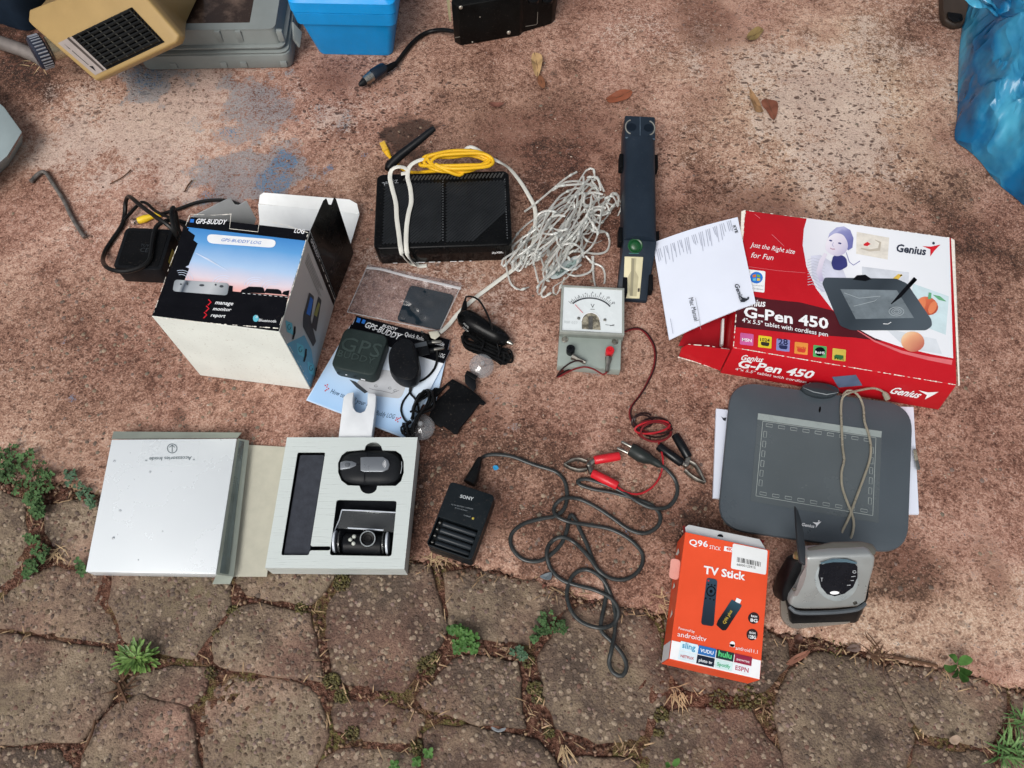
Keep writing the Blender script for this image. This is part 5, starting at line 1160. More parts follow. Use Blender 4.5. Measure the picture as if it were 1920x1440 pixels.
decals([stroke([(1562, 455), (1560, 461), (1563, 463)], .7)], pt2, hair, rb, 'printed_nose', .0010)
decal([(1562, 480), (1580, 479), (1587, 486), (1589, 500), (1575, 508), (1562, 506), (1558, 494)], pt2, navyi, rb, 'printed_collar', .0007, .003)
decals([stroke([(1548, 476), (1540, 490), (1535, 510), (1540, 528)], [6, 9, 10, 8])], pt2, skin, rb, 'printed_hand', .0009)
decals([stroke([(1586, 474), (1592, 492), (1600, 498), (1612, 490)], 1.2)], pt2, hair, rb, 'printed_braid', .0009)
# sketches in the picture
crm = mat('cream_sketch_ink', '#d5d0c6', .4, var=.12, scale=90)
decal([(1606, 435), (1667, 446), (1664, 487), (1605, 476)], pt2, crm, rb, 'printed_sketch', .0004)
decal([(1619, 458), (1626, 454), (1632, 458), (1626, 462), (1619, 461)], pt2, red_print, rb, 'printed_mark', .0006)
decals([stroke([(1614, 466), (1630, 470), (1648, 468), (1650, 455), (1640, 450)], [2, 4, 6, 4, 1])], pt2, mat('taupe_ink', '#b3aa9c', .4), rb, 'printed_shape', .0005)
decal([(1616, 500), (1704, 511), (1703, 540), (1616, 530)], pt2, mat('pale_photo_ink', '#c7ccd4', .4, var=.1), rb, 'printed_photo', .0003)
decals([[(1672, 524), (1684, 514), (1692, 516), (1680, 528)], [(1686, 518), (1690, 514), (1692, 518)]], pt2, mat('bird_yellow_ink', '#cfae4a', .4), rb, 'printed_bird', .0005)
decal([(1712, 532), (1779, 556), (1773, 628), (1700, 600)], pt2, mat('pale_mint_ink', '#bfd3d8', .4, var=.08), rb, 'printed_photo', .0003)
pepper = gradmat('orange_pepper_ink', pt2.at(1722, 562), pt2.at(1756, 590), x0, [(0, '#e0906a'), (.35, '#d06a48'), (1, '#a84a34')], grain=.3)
decal(ell(1738, 574, 21, 17, 18, 20), pt2, pepper, rb, 'printed_pepper', .0006)
decals([ell(1728, 572, 7, 14, 12, 15), ell(1748, 577, 7, 13, 12, 25)], pt2, mat('orange_light_ink', '#d67c54', .4, var=.1), rb, 'printed_pepper_lobe', .0007)
decals([[(1741, 549), (1746, 550), (1745, 562), (1739, 561)], [(1748, 553), (1762, 556), (1774, 566), (1760, 563)]], pt2, mat('pepper_green_ink', '#5f9c74', .4), rb, 'printed_stem', .0008)
decal([(1660, 616), (1755, 636), (1766, 664), (1700, 654)], pt2, mat('pale_grey_ink', '#ccd2d8', .4, var=.06), rb, 'printed_photo', .0003)
decal(ell(1711, 641, 22, 19, 20, 10), pt2, gradmat('peach_ink', pt2.at(1698, 628), pt2.at(1728, 656), x0, [(0, '#ead0a8'), (.4, '#dca07a'), (1, '#b86a58')], grain=.3), rb, 'printed_peach', .0006)
# picture of the tablet
tabg = gradmat('printed_tablet_grey', pt2.at(1560, 525), pt2.at(1700, 620), x0, [(0, '#3c454d'), (.5, '#2d353c'), (1, '#49535b')])
decal([(1546, 521), (1680, 523), (1700, 532), (1746, 600), (1747, 612), (1736, 620), (1596, 620), (1575, 612), (1541, 532)], pt2, tabg, rb, 'printed_tablet', .0008, .003)
decal([(1575, 543), (1681, 545), (1713, 597), (1604, 599)], pt2, mat('tablet_screen_ink', '#6c767c', .35, var=.2, scale=50), rb, 'printed_tablet_area', .0010)
decal([(1598, 525), (1606, 517), (1622, 516), (1634, 524), (1622, 528)], pt2, black_print, rb, 'printed_tablet_clip', .0010)
decals([stroke(ell(1680, 585, r, r * .6, 17, 0, 0, 355), .8) for r in (5, 9, 14)] + [stroke([(1582, 550), (1610, 560), (1650, 556), (1640, 565), (1600, 575)], .7)], pt2, mat('pale_line_ink', '#aab2b6', .4), rb, 'printed_tablet_lines', .0011)
decals([stroke([(1670, 571), (1686, 556), (1716, 523)], [1.5, 7, 8]), stroke([(1706, 534), (1717, 524)], 3)], pt2, black_print, rb, 'printed_pen', .0012)
decals([stroke([(1655, 608), (1665, 608.5)], 1.2), stroke([(1663, 609), (1670, 605)], 1.2)], pt2, white_print, rb, 'printed_tablet_mark', .0012)
# lettering
wr_t = [('Just the Right size', (1406, 463), (1490, 477), dict(shear=.35, cap=9)), ('for Fun', (1408, 483), (1450, 488.5), dict(shear=.35, cap=10)), ('Genius', (1390, 574), (1436, 575.5), dict(bold=.02, shear=.3, cap=13)),
        ('G-Pen 450', (1394, 594), (1553, 617), dict(bold=.028, cap=19)), ('4"x 5.5" tablet with cordless pen', (1391, 604), (1552, 631.5), dict(bold=.01, cap=8))]
texts(wr_t, pt2, white_print, rb, lift=.0006)
text('Genius', (1681, 472), (1737, 479), pt2, mat('navy_logo_ink', '#232a3c', .4), rb, lift=.0006, bold=.03, shear=.3, cap=14)
decals([[(1729, 462), (1745, 463), (1763, 459), (1752, 470), (1744, 481), (1744, 468)]], pt2, red_print, rb, 'printed_logo', .0006); decal(ell(1750, 456.5, 2.6, 2.6, 10), pt2, mat('navy_logo_ink', '#232a3c'), rb, 'printed_logo', .0006)
decal([(1400, 505), (1435, 509), (1433, 549), (1398, 545)], pt2, white_print, rb, 'printed_sticker', .0004, .002)
decal(ell(1418, 521, 12, 11, 20), pt2, blue_print, rb, 'printed_emblem', .0006)
decals([[(1411, 516), (1417, 515), (1417, 520), (1411, 521)]], pt2, mat('orange_ink', '#d0702a', .4), rb, 'printed_emblem', .0008); decals([[(1419, 515), (1425, 517), (1425, 521), (1419, 520)]], pt2, mat('green_ink', '#6fa33a', .4), rb, 'printed_emblem', .0008)
decals([[(1411, 523), (1417, 522), (1417, 527), (1411, 527)]], pt2, sky_print, rb, 'printed_emblem', .0008); decals([[(1419, 522), (1425, 523), (1425, 527), (1419, 527)]], pt2, mat('yellow_ink', '#d8b73a', .4), rb, 'printed_emblem', .0008)
texts([('Certified for', (1409, 536), (1432, 538), {}), ('Windows', (1406, 542), (1431, 545), {})], pt2, grey_print, rb, lift=.0006)
for x, y, c_, s_, cw, y2 in ((1388, 624, '#c05a93', 'MSN', '#f0d5e4', 0), (1422, 629, '#d3bf2c', '1024', '#2b2a20', -5), (1456, 635, '#7d84b8', '28', '#20264c', -5), (1490, 641, '#d98a3c', 'works', '#c33a2a', -4), (1525, 647, '#4c9c5a', 'RoHS', '#10241a', 0), (1561, 653, '#c9b24c', 'Mac', '#2f6a3a', 5)):
    m_ = mat('badge_ink_' + s_, c_, .4); nm = 'printed_badge'
    decal([(x, y), (x + 25, y + 3), (x + 24, y + 25), (x - 1, y + 22)], pt2, m_, rb, nm, .0004, .0012)
    decal([(x + 4, y + 12), (x + 21, y + 14), (x + 19, y + 21), (x + 5, y + 19)], pt2, mat('badge_mark_' + s_, cw, .4), rb, nm, .0006, .002) if s_ in ('1024', '28', 'Mac', 'works') else None
    if s_ == 'RoHS': decal(ell(x + 12, y + 12.5, 10, 8.5, 16), pt2, black_print, rb, nm, .0006)
    text(s_, (x + 3, y + 16 + y2), (x + 21, y + 18 + y2), pt2, white_print if s_ in ('MSN', 'RoHS') else mat('badge_mark_' + s_, cw), rb, lift=.0008, bold=.02)
texts([('Genius', (1389, 674), (1430, 678.5), dict(bold=.02, shear=.3, cap=10)), ('G-Pen 450', (1382, 687), (1522, 709), dict(bold=.028, shear=.1, cap=14)), ('4"x 5.5" tablet with cordless pen', (1378, 693), (1532, 722), dict(cap=5)), ('Genius', (1667, 736), (1722, 746), dict(bold=.025, shear=.3, cap=12))], pf2, white_print, rb, lift=.0006)
decals([[(1722, 731), (1740, 735), (1760, 734), (1748, 741), (1734, 748), (1738, 740)]], pf2, white_print, rb, 'printed_logo', .0006)
decal([(1560, 706), (1605, 702), (1617, 722), (1572, 726)], pf2, mat('slate_ink', '#56647c', .4), rb, 'printed_tablet', .0006)
worn_edge([(1399, 395), (1500, 408), (1600, 421), (1780, 446)], pt2, rb, (.4, 1.4), .5, seed=21)
worn_edge([(1376, 652), (1480, 670), (1600, 690), (1792, 722)], pt2, rb, (.6, 2.2), .2, seed=22)
worn_edge([(1397, 398), (1386, 520), (1375, 650)], pt2, rb, (.6, 2.6), .3, seed=23)
decals([stroke([(1447, 440), (1460, 452), (1470, 462)], .8), stroke([(1415, 402), (1425, 410)], .8), stroke([(1400, 500), (1460, 508), (1510, 512)], .6)], pt2, mat('crease_pink', '#cf7078', .5), rb, 'crease', .0004)
# open end: dark mouth and flaps
flap([P(1272, 648, .006), P(1375, 655, .006), P(1390, 560, .008), P(1300, 590, .007)], inner_red, 'end_flap', parent=rb)
flap([P(1352, 602, .012), P(1356, 602, .012), P(1354, 650, .012), P(1349, 650, .012)], white_card, 'inner_liner', .006, parent=rb)
flap([P(1273, 668, .004), P(1350, 695, .006), P(1369, 656, HB), P(1290, 646, .030), P(1278, 652, .016)], redc, 'side_flap', parent=rb)
worn_edge([(1271, 670), (1300, 678), (1348, 694)], level(.0052), rb, (1.2, 3.), .1, seed=25); worn_edge([(1290, 646), (1330, 649), (1368, 656)], level(.046), rb, (.8, 2.), .2, seed=26)
flap([P(1310, 430, .010), P(1395, 420, .02), P(1390, 480, .02), P(1308, 470, .01)], inner_red, 'end_flap', parent=rb)
MB().prism([P(1390, 396, HB + .001), P(1398, 393, HB + .002), P(1392, 448, HB + .001), P(1387, 450, HB)], [P(1390, 396, HB - .02), P(1398, 393, HB - .02), P(1392, 448, HB - .02), P(1387, 450, HB - .02)]).build('torn_corner', worn_white, rb, bevel=.0006)

# manual leaning on the carton
paper = mat('white_paper', '#d3d9e6', .6, var=.03, scale=8, spec=.2)
cm = [P(1224, 455, .030), P(1383, 407, .0575), P(1417, 568, .0575), P(1255, 637, .026)]
mn = sheet('manual', cm, paper, 'white Mac Manual booklet lying across the open end of the red carton', 'booklet', th=.0018, wave=.0003, curl=lambda u, v: .004 * math.sin(u * math.pi))
pm = plane3(cm[0], cm[1], cm[2])
class Bow(Plane):
    pass
pm2 = Plane(pm.o + pm.n * .0052, pm.n)
class Curl:
    """follows the bowed top of the booklet"""
    def __init__(s): s.n = pm.n; s.o = pm.o
    def at(s, px, py, lift=0.):
        p = pm.at(px, py); ux = cm[1] - cm[0]; u = max(0, min(1, (p - cm[0]).dot(ux) / ux.length_squared))
        q = Plane(pm.o + Vector((0, 0, .0042 * math.sin(u * math.pi) + .0004)), pm.n)
        return q.at(px, py, lift)
pc = Curl(); ink = mat('black_lettering_ink', '#23262e', .5)
texts([('Genius', (1377, 534), (1388, 566), dict(bold=.02, shear=.2, cap=8)), ('Mac Manual', (1291, 560), (1302, 603), dict(cap=9)), ('KYE', (1374, 424), (1379, 438), dict(bold=.03, cap=5))], pc, ink, mn, lift=.0008)
decals([[(1385, 554), (1394, 559), (1405, 561), (1396, 567), (1388, 567), (1392, 562)], ell(1403, 559, 2, 2, 8)], pc, ink, mn, 'printed_logo', .0008)
decals([stroke([(1304, 559), (1310, 590), (1314, 618)], .7)], pc, grey_print, mn, 'printed_rule', .0008)
ft_l = []
rr = random.Random(9)
for k in range(11):
    x = 1231 + k * 13.2; y = 468 - k * 5.2
    for j in range(3): ft_l.append(stroke([(x + j * 3.2, y - j * 1.2), (x + j * 3.2 + 5, y + rr.uniform(12, 36))], .8))
ft_l.append(stroke([(1257, 598), (1262, 626)], .8))
decals(ft_l, pc, mat('pale_print_grey', '#8b90a0', .5), mn, 'printed_text_lines', .0008)

# booklets under the tablet
bk1 = sheet('booklet', [P(1343, 766, .004), P(1560, 790, .004), P(1560, 960, .004), P(1337, 933, .004)], paper, 'white booklet under the left edge of the drawing tablet', 'booklet', th=.004, wave=.0001)
decals([[(1352, 781), (1356, 784), (1362, 783), (1360, 790), (1356, 788)]], level(.0042), ink, bk1, 'printed_logo', .0004)
bk2 = sheet('booklet', [P(1570, 760, .004), P(1713, 763, .004), P(1723, 964, .004), P(1570, 960, .004)], paper, 'white booklet under the right edge of the drawing tablet', 'booklet', th=.004, wave=.0001, seed=5)
# drawing tablet
ZT = .017
tb0 = P(1527, 876, 0); tb0.z = .0045
tb = thing('drawing_tablet', 'dark grey graphics tablet with a clear ruled drawing area and pale lead on top', 'tablet', tb0)
ol = [(1371, 712), (1713, 759), (1703, 1041), (1344, 990)]
slate = mat('slate_plastic', '#464e54', .36, var=.08, scale=12, bump=.04, bscale=900, spec=.5, dust=.05)
to = rquad(pz(ol[::-1], ZT), .034, 9)
cen = sum(to, Vector()) / len(to)
lo_ = [Vector((p.x, p.y, .0046)) + (Vector((cen.x, cen.y, 0)) - Vector((p.x, p.y, 0))) * .03 for p in to]
MB().loft([lo_, [p - Vector((0, 0, .0035)) for p in to], [p + (cen - p) * .008 for p in to]]).build('body', slate, tb, smooth=30, bevel=.001)
ptb = level(ZT)
aa = [(1421, 775), (1653, 809), (1647, 981), (1407, 940)]
decal(aa, ptb, mat('drawing_area_film', '#50575a', .22, var=.05, scale=14, spec=.5, dust=.04), tb, 'drawing_area', .0004)
decal([(1421, 775), (1653, 809), (1652, 821), (1420, 787)], ptb, mat('grey_strip', '#8d9795', .3, var=.06), tb, 'overlay_hinge', .0007)
lin = mat('pale_outline_ink', '#9aa29f', .4)
def quad_lerp(q, u, v): return ((q[0][0] * (1 - u) + q[1][0] * u) * (1 - v) + (q[3][0] * (1 - u) + q[2][0] * u) * v, (q[0][1] * (1 - u) + q[1][1] * u) * (1 - v) + (q[3][1] * (1 - u) + q[2][1] * u) * v)
iq = [(1430, 790), (1642, 821), (1636, 967), (1417, 930)]
sq = [quad_lerp(iq, u, v) for u, v in ((0, 0), (1, 0), (1, 1), (0, 1), (0, 0))]
decals([stroke([a, b], .9) for a, b in zip(sq[:-1], sq[1:])], ptb, lin, tb, 'printed_border', .0006)
ks = []
for k in range(9):
    for v in (.045, .955): ks.append(stroke([quad_lerp(iq, u_, w_) for u_, w_ in ((.06 + k * .108 - .028, v - .018), (.06 + k * .108 + .028, v - .018), (.06 + k * .108 + .028, v + .018), (.06 + k * .108 - .028, v + .018), (.06 + k * .108 - .028, v - .018))], .8))
for k in range(6):
    for u in (.03, .97): ks.append(stroke([quad_lerp(iq, u_, w_) for u_, w_ in ((u - .013, .17 + k * .13 - .04), (u + .013, .17 + k * .13 - .04), (u + .013, .17 + k * .13 + .04), (u - .013, .17 + k * .13 + .04), (u - .013, .17 + k * .13 - .04))], .8))
decals(ks, ptb, lin, tb, 'printed_soft_keys', .0006)
text('Genius', (1503, 986), (1527, 990), ptb, white_print, tb, lift=.0004, bold=.02, shear=.3)
decals([[(1523, 979), (1531, 980), (1540, 978), (1534, 984), (1529, 990), (1530, 984)], ell(1535, 977, 1.4, 1.4, 8)], ptb, white_print, tb, 'printed_logo', .0004)
decal(ell(1537, 768, 2, 6, 10, 8), ptb, black_gloss, tb, 'status_light', .0004)
cl = rquad(pz([(1500, 724), (1520, 716), (1545, 717), (1568, 724), (1577, 734), (1560, 744), (1535, 744), (1512, 736)], ZT + .006), .012, 4)
MB().prism(cl[::-1], [Vector((p.x, p.y, ZT - .002)) for p in cl[::-1]]).build('pen_clip', mat('smoked_clear_plastic', '#2b3236', .12, var=.1, spec=.6), tb, bevel=.002)
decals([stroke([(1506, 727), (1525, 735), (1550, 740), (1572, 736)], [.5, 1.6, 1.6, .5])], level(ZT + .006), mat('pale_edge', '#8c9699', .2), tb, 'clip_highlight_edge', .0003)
usbm = mat('translucent_lead', '#a09a88', .28, var=.15, trans=.35, spec=.5)
ub = [(1665, 747, .018), (1658, 736, .022), (1640, 728, .022), (1615, 731, .0225), (1592, 737, .024), (1580, 745, .0205), (1577, 765, .0195), (1578, 800, .0195), (1580, 840, .0195), (1583, 862, .0195), (1578, 885, .0195), (1579, 912, .0195), (1588, 940, .0195), (1598, 965, .020), (1601, 985, .021), (1597, 1005, .018), (1590, 1015, .012)]
MB().tube(spline(pz(ub)), .0014, 8).build('lead', usbm, tb)
ub2 = [(1574, 1012, .012), (1580, 995, .017), (1592, 970, .0195), (1605, 935, .0195), (1618, 900, .0195), (1630, 865, .0195), (1633, 840, .0195), (1629, 815, .0195), (1621, 790, .0195), (1619, 765, .0195), (1612, 745, .021), (1600, 734, .0235), (1588, 733, .0225), (1580, 742, .020)]
MB().tube(spline(pz(ub2)), .0014, 8).build('lead', usbm, tb)
MB().tube(pz([(1657, 736, .021), (1661, 741, .020), (1664, 748, .017)]), [.0026, .0034, .0036], 8).build('strain_relief', usbm, tb)
up_ = [(1712, 843), (1718, 842), (1722, 862), (1715, 864)]
MB().prism(pz(up_, .012), pz(up_, .005)).build('usb_plug', usbm, tb, bevel=.0008)
up2 = [(1715, 863), (1722, 862), (1726, 880), (1719, 882)]
MB().prism(pz(up2, .011), pz(up2, .006)).build('usb_shell', steel, tb, bevel=.0004)

# ================================================================== orange TV stick carton
HO = .043
fo = Frame([(1284, 998), (1445, 1031), (1423, 1275), (1255, 1236)], HO)
o0 = fo.m(0, 0); o0.z = 0
ob = thing('stick_carton', 'orange retail carton printed TV Stick, open at its far end', 'box', o0)
orange = mat('orange_card', '#dd4f2c', .42, var=.05, scale=14, spec=.3, bump=.05, bscale=90)
open_carton(fo, HO, .0009).build('carton', orange, ob, bevel=.0009, seg=1)
po = level(HO); pfo = Plane(fo.m(0, -fo.h / 2), -fo.y); plo = Plane(fo.m(-fo.w / 2, 0), -fo.x)
def oface(uv, lift, m, name): return MB().poly([fo.at(u, v, lift) for u, v in uv]).build(name, m, ob, smooth=0)
oface([(-.99, -.99), (.99, -.99), (.99, -.72), (-.99, -.72)], .0003, white_print, 'printed_strip')
MB().poly([fo.m(-fo.w / 2 - .0003, -fo.h / 2 * .985, -.0015), fo.m(-fo.w / 2 - .0003, -fo.h / 2 * .985, -HO + .0015), fo.m(-fo.w / 2 - .0003, -fo.h / 2 * .72, -HO + .0015), fo.m(-fo.w / 2 - .0003, -fo.h / 2 * .72, -.0015)]).build('printed_strip', white_print, ob, smooth=0)
texts([('Q96', (1292, 1022), (1327, 1026), dict(bold=.02, cap=11)), ('STICK', (1330, 1029), (1351, 1033), dict(cap=7)), ('TV Stick', (1319, 1075), (1397, 1088), dict(bold=.03, cap=14)), ('Powered by', (1272, 1180), (1302, 1187), dict(cap=5)), ('androidtv', (1270, 1193), (1324, 1203), dict(cap=9)), ('android11.1', (1379, 1218), (1420, 1226), dict(cap=7))], po, white_print, ob, lift=.0005)
decal([(1358, 1024), (1376, 1027), (1375, 1036), (1357, 1033)], po, white_print, ob, 'printed_tag', .0004); text('4K', (1361, 1032), (1373, 1034.5), po, orange, ob, lift=.0006, bold=.02)
decals([ell(1373, 1208, 5, 5.5, 14), [(1368, 1207), (1378, 1209), (1377, 1214), (1368, 1212)]], po, white_print, ob, 'printed_robot', .0004)
decal([(1374, 1019), (1439, 1032), (1436, 1078), (1370, 1066)], po, white_card, ob, 'barcode_sticker', .0005, .002)
rr = random.Random(8); bars = []
x = 1382
while x < 1427: w_ = rr.choice((.8, 1.3, 2.)); yy = 1045 + (x - 1382) * .21; bars.append([(x, yy), (x + w_, yy + .2), (x + w_ - .8, yy + 9), (x - .8, yy + 8.8)]); x += w_ + rr.choice((.9, 1.4, 1.9))
decals(bars, po, black_print, ob, 'barcode', .0008); text('66000123915', (1381, 1060.5), (1416, 1067), po, black_print, ob, lift=.0008)
tealr = gradmat('printed_remote_teal', po.at(1335, 1085), po.at(1325, 1170), o0, [(0, '#2f4657'), (.5, '#223342'), (1, '#1b2632')])
decal([(1325, 1083), (1345, 1087), (1338, 1175), (1314, 1171)], po, tealr, ob, 'printed_remote', .0005, .003)
decals([stroke(ell(1333, 1109, 8, 9, 19, 0, 0, 355), 2.2), ell(1333, 1109, 3, 3.3, 10)] + [ell(x, y, 1.6, 1.6, 8) for x, y in ((1328, 1096), (1334, 1097), (1340, 1098), (1323, 1122), (1331, 1123), (1338, 1125))], po, black_print, ob, 'printed_keys', .0007)
decals([ell(1328, 1089, 1.8, 1.8, 8)], po, red_print, ob, 'printed_keys', .0008)
stk = gradmat('printed_stick_teal', po.at(1378, 1125), po.at(1358, 1180), o0, [(0, '#2c4f5e'), (.6, '#141b22'), (1, '#0e1216')])
decal([(1372, 1124), (1391, 1135), (1388, 1141), (1361, 1182), (1354, 1182), (1343, 1172), (1345, 1165)], po, stk, ob, 'printed_stick', .0005, .0012)
decal([(1381, 1121), (1390, 1125), (1387, 1132), (1378, 1128)], po, white_print, ob, 'printed_stick_plug', .0005)
text('Q96 plus', (1359, 1171), (1373, 1146), po, mat('gold_ink', '#b59a3a', .4), ob, lift=.0008, bold=.02)
for (cx, cy), a, b in (((1413, 1159), 'RAM', '8G'), ((1410, 1190), 'ROM', '128G')):
    decal(ell(cx, cy, 10.5, 10.8, 22), po, mat('charcoal_ink', '#2a1d20', .4), ob, 'printed_roundel', .0004)
    texts([(a, (cx - 5, cy - 2), (cx + 6, cy), dict(bold=.02, cap=4)), (b, (cx - 6.5, cy + 6.5), (cx + 7, cy + 8.5), dict(bold=.03, cap=6))], po, white_print, ob, lift=.0006)
def lerp_row(u0, v0, u1, v1):
    q = [(1276, 1201), (1411, 1232), (1407, 1268), (1270, 1236)]
    return [quad_lerp(q, a, b) for a, b in ((u0, v0), (u1, v0), (u1, v1), (u0, v1))]
for u0, v0, col, s_, tc_ in ((0, 0, '#c9e0ea', 'sling', '#3d8fb5'), (.25, 0, '#2269b0', 'VUDU', '#e6eef5'), (.5, 0, '#14302e', 'hulu', '#55c67a'), (.75, 0, '#8a1f3c', 'SHOWTIME', '#e8d8dc'), (0, .5, '#cfdfe6', 'NETFLIX', '#b7474f'), (.25, .5, '#0f1a2c', 'pluto tv', '#dfe4ea'), (.5, .5, '#c5dedd', 'Spotify', '#3fa878'), (.75, .5, '#dbe1e6', 'ESPN', '#b04a60')):
    q = lerp_row(u0 + .005, v0 + .02, u0 + .245, v0 + .48); m_ = mat('tile_ink_' + s_.replace(' ', '_').lower(), col, .4)
    decal(q, po, m_, ob, 'printed_tile', .0005)
    a = quad_lerp(q, .12, .72); b = quad_lerp(q, .88, .72)
    text(s_, a, b, po, mat('tile_letter_ink_' + s_.replace(' ', '_').lower(), tc_, .4), ob, lift=.0007, bold=.02)
flap([fo.at(-.96, 1, -.004), fo.at(.94, 1, -.004), P(1428, 1017, .034), P(1424, 1012, .034), P(1292, 985, .034), P(1285, 990, .034)][::-1], white_card, 'tuck_flap', parent=ob)
flap([fo.at(-.9, 1, -.030), fo.at(.85, 1, -.030), P(1434, 1014, .012), P(1280, 986, .012)][::-1], mat('dark_red_card', '#7c1c1c', .5), 'tuck_flap', parent=ob)
decal(ell(1350, 1007, 6, 5, 14), Plane((0, 0, .036), (0, 0, 1)), black_print, ob, 'hang_hole', .0006)
hk = [(1258, 1046), (1276, 1050), (1272, 1088), (1254, 1084)]
MB().prism(rquad(pz(hk[::-1], .0385), .004, 4), rquad(pz(hk[::-1], .0365), .004, 4)).build('hang_tab', mat('pink_clear_tab', '#e8a598', .3, var=.06, alpha=.8), ob)
decals([[(1268, 1040), (1273, 1028), (1275, 1036), (1271, 1042)], [(1262, 1105), (1265, 1092), (1267, 1100)], [(1257, 1160), (1261, 1143), (1262, 1152)]], plo, worn_white, ob, 'worn_patch', .0006)

# ================================================================== silver device in its black stand
sv = thing('wireless_receiver', 'silver receiver with a round dark display and blade antenna, propped in a black stand', 'receiver', P(1550, 1160, 0))
silver = mat('silver_paint', '#a2a6a5', .34, metal=.4, var=.06, scale=25, spec=.4, dust=.06)
face = [(1513, 1046), (1560, 1043), (1610, 1041), (1634, 1040), (1642, 1046), (1640, 1062), (1631, 1095), (1624, 1128), (1608, 1139), (1560, 1143), (1510, 1144), (1492, 1142), (1481, 1136), (1484, 1124), (1497, 1105), (1508, 1082), (1512, 1062)]
FT, FB = .088, .028
pv = plane3(P(1513, 1047, FT), P(1641, 1041, FT), P(1560, 1143, FB))
fa = [pv.at(x, y) for x, y in face]
back = [p - pv.n * .020 + (sum(fa, Vector()) / len(fa) - p) * .03 for p in fa]
midr = [p - pv.n * .008 + (p - sum(fa, Vector()) / len(fa)) * .015 for p in fa]
MB().loft([back, midr, fa]).build('body', silver, sv, bevel=.003, seg=3)
tp_ = [P(1513, 1046, FT - .001), P(1642, 1040, FT - .001), P(1645, 1030, FT - .004), P(1636, 1019, FT - .008), P(1615, 1014, FT - .009), P(1560, 1015, FT - .009), P(1514, 1026, FT - .006)]
MB().prism(tp_, [p - Vector((0, 0, .03)) for p in tp_]).build('top_cap', mat('bronze_grey_plastic', '#76746b', .42, metal=.3, var=.08, spec=.4), sv, bevel=.002)
ring = [pv.at(x, y, .0014) for x, y in ell(1568, 1086, 41, 40, 30, 20)]
MB().slab(ring[::-1], pv.n, .003).build('display_rim', mat('pale_blue_silver', '#a9b2b4', .35, metal=.3, spec=.4), sv, bevel=.001)
scr = [(1536, 1058), (1555, 1052), (1580, 1051), (1600, 1053), (1606, 1060), (1606, 1080), (1598, 1098), (1582, 1110), (1564, 1115), (1549, 1111), (1538, 1098), (1533, 1078)]
MB().slab([pv.at(x, y, .0022) for x, y in scr][::-1], pv.n, .002).build('display', mat('smoked_display', '#15171d', .25, var=.15, spec=.3, dust=.05), sv)
decals([stroke([(1537, 1053), (1560, 1048), (1585, 1048), (1605, 1053)], [3, 6, 6, 3])], pv, mat('teal_grey', '#4d6470', .35), sv, 'display_brow', .0024)
decals([ell(1563, 1108, 9, 3.2, 14)], pv, white_print, sv, 'printed_badge', .0026)
decals([stroke(ell(1600, 1069, 3, 2.4, 12, 0, 0, 350), 1.1), stroke([(1594, 1078), (1602, 1077)], 1.2), stroke([(1593, 1085), (1599, 1085)], 1.2), stroke([(1586, 1094), (1593, 1093.5)], 1.2), stroke([(1537, 1080), (1541, 1080.5)], 1.), stroke([(1539, 1080), (1539, 1087)], 1.2)], pv, mat('soft_white_ink', '#a9adb0', .4), sv, 'printed_symbols', .0026)
for x, y in ((1603, 1130), (1489, 1104)): MB().lathe(pv.at(x, y), pv.n, [(0, .0022), (.0012, .0020), (.0014, .0008)], 12).build('screw', dull_steel, sv)
decal([(1511, 1060), (1500, 1080), (1492, 1105), (1488, 1118), (1495, 1116), (1505, 1098), (1511, 1080)], pv, mat('mauve_grey_panel', '#7d7674', .45, var=.08), sv, 'side_grip', .0006)
blade = [(1491, 947), (1497, 957), (1503, 975), (1508, 1000), (1511, 1030), (1511, 1060), (1500, 1053), (1496, 1020), (1493, 985)]
bz_ = pz(blade, .100); MB().prism(bz_[::-1], [p - Vector((0, 0, .005)) for p in bz_[::-1]]).build('antenna', mat('grey_black_plastic', '#272b2f', .45, var=.12, spec=.25), sv, bevel=.0012)
MB().lathe(P(1496, 1042, .088), (-1, .2, .2), [(-.004, .004), (.003, .004), (.004, .0025)], 14).build('antenna_pivot', mat('brass_screw', '#9a8862', .35, metal=.8), sv)
stand_m = mat('black_stand_plastic', '#111214', .4, var=.2, spec=.2, dust=.05)
fl_ = [P(1482, 1174, 0), P(1606, 1170, 0), P(1616, 1150, 0), P(1618, 1100, 0), P(1500, 1085, 0), P(1474, 1130, 0)]
ru = [P(1478, 1139, .030), P(1622, 1134, .030), P(1628, 1120, .034), P(1633, 1085, .03), P(1500, 1075, .030), P(1470, 1115, .032)]
md_ = [a.lerp(b, .5) * 1 for a, b in zip(fl_, ru)]
MB().loft([fl_, md_, ru]).build('stand', stand_m, sv, bevel=.003, seg=3)
bk_ = [P(1468, 1130, .028), P(1466, 1112, .036), P(1476, 1082, .055), P(1495, 1050, .078), P(1512, 1040, .078), P(1508, 1080, .058), P(1488, 1120, .034)]
MB().prism(bk_[::-1], [Vector((p.x, p.y + .01, max(0.004, p.z - .03))) for p in bk_[::-1]]).build('stand_cheek', stand_m, sv, bevel=.002)
lip = [(1480, 1137), (1486, 1143), (1500, 1149), (1560, 1148), (1608, 1142), (1622, 1131)]
MB().tube(spline([P(x, y, .0325) for x, y in lip]), .0022, 8).build('stand_lip', mat('grey_rubber_lip', '#4c5257', .45), sv)
ftp = rquad(pz([(1464, 1112), (1468, 1096), (1500, 1094), (1596, 1120), (1600, 1168), (1520, 1176), (1486, 1180), (1464, 1160)][::-1], .004), .008, 4)
MB().prism(ftp, [p - Vector((0, 0, .0035)) for p in ftp]).build('foot_plate', mat('pale_clear_foot', '#9d958b', .3, var=.1, trans=.4), sv)

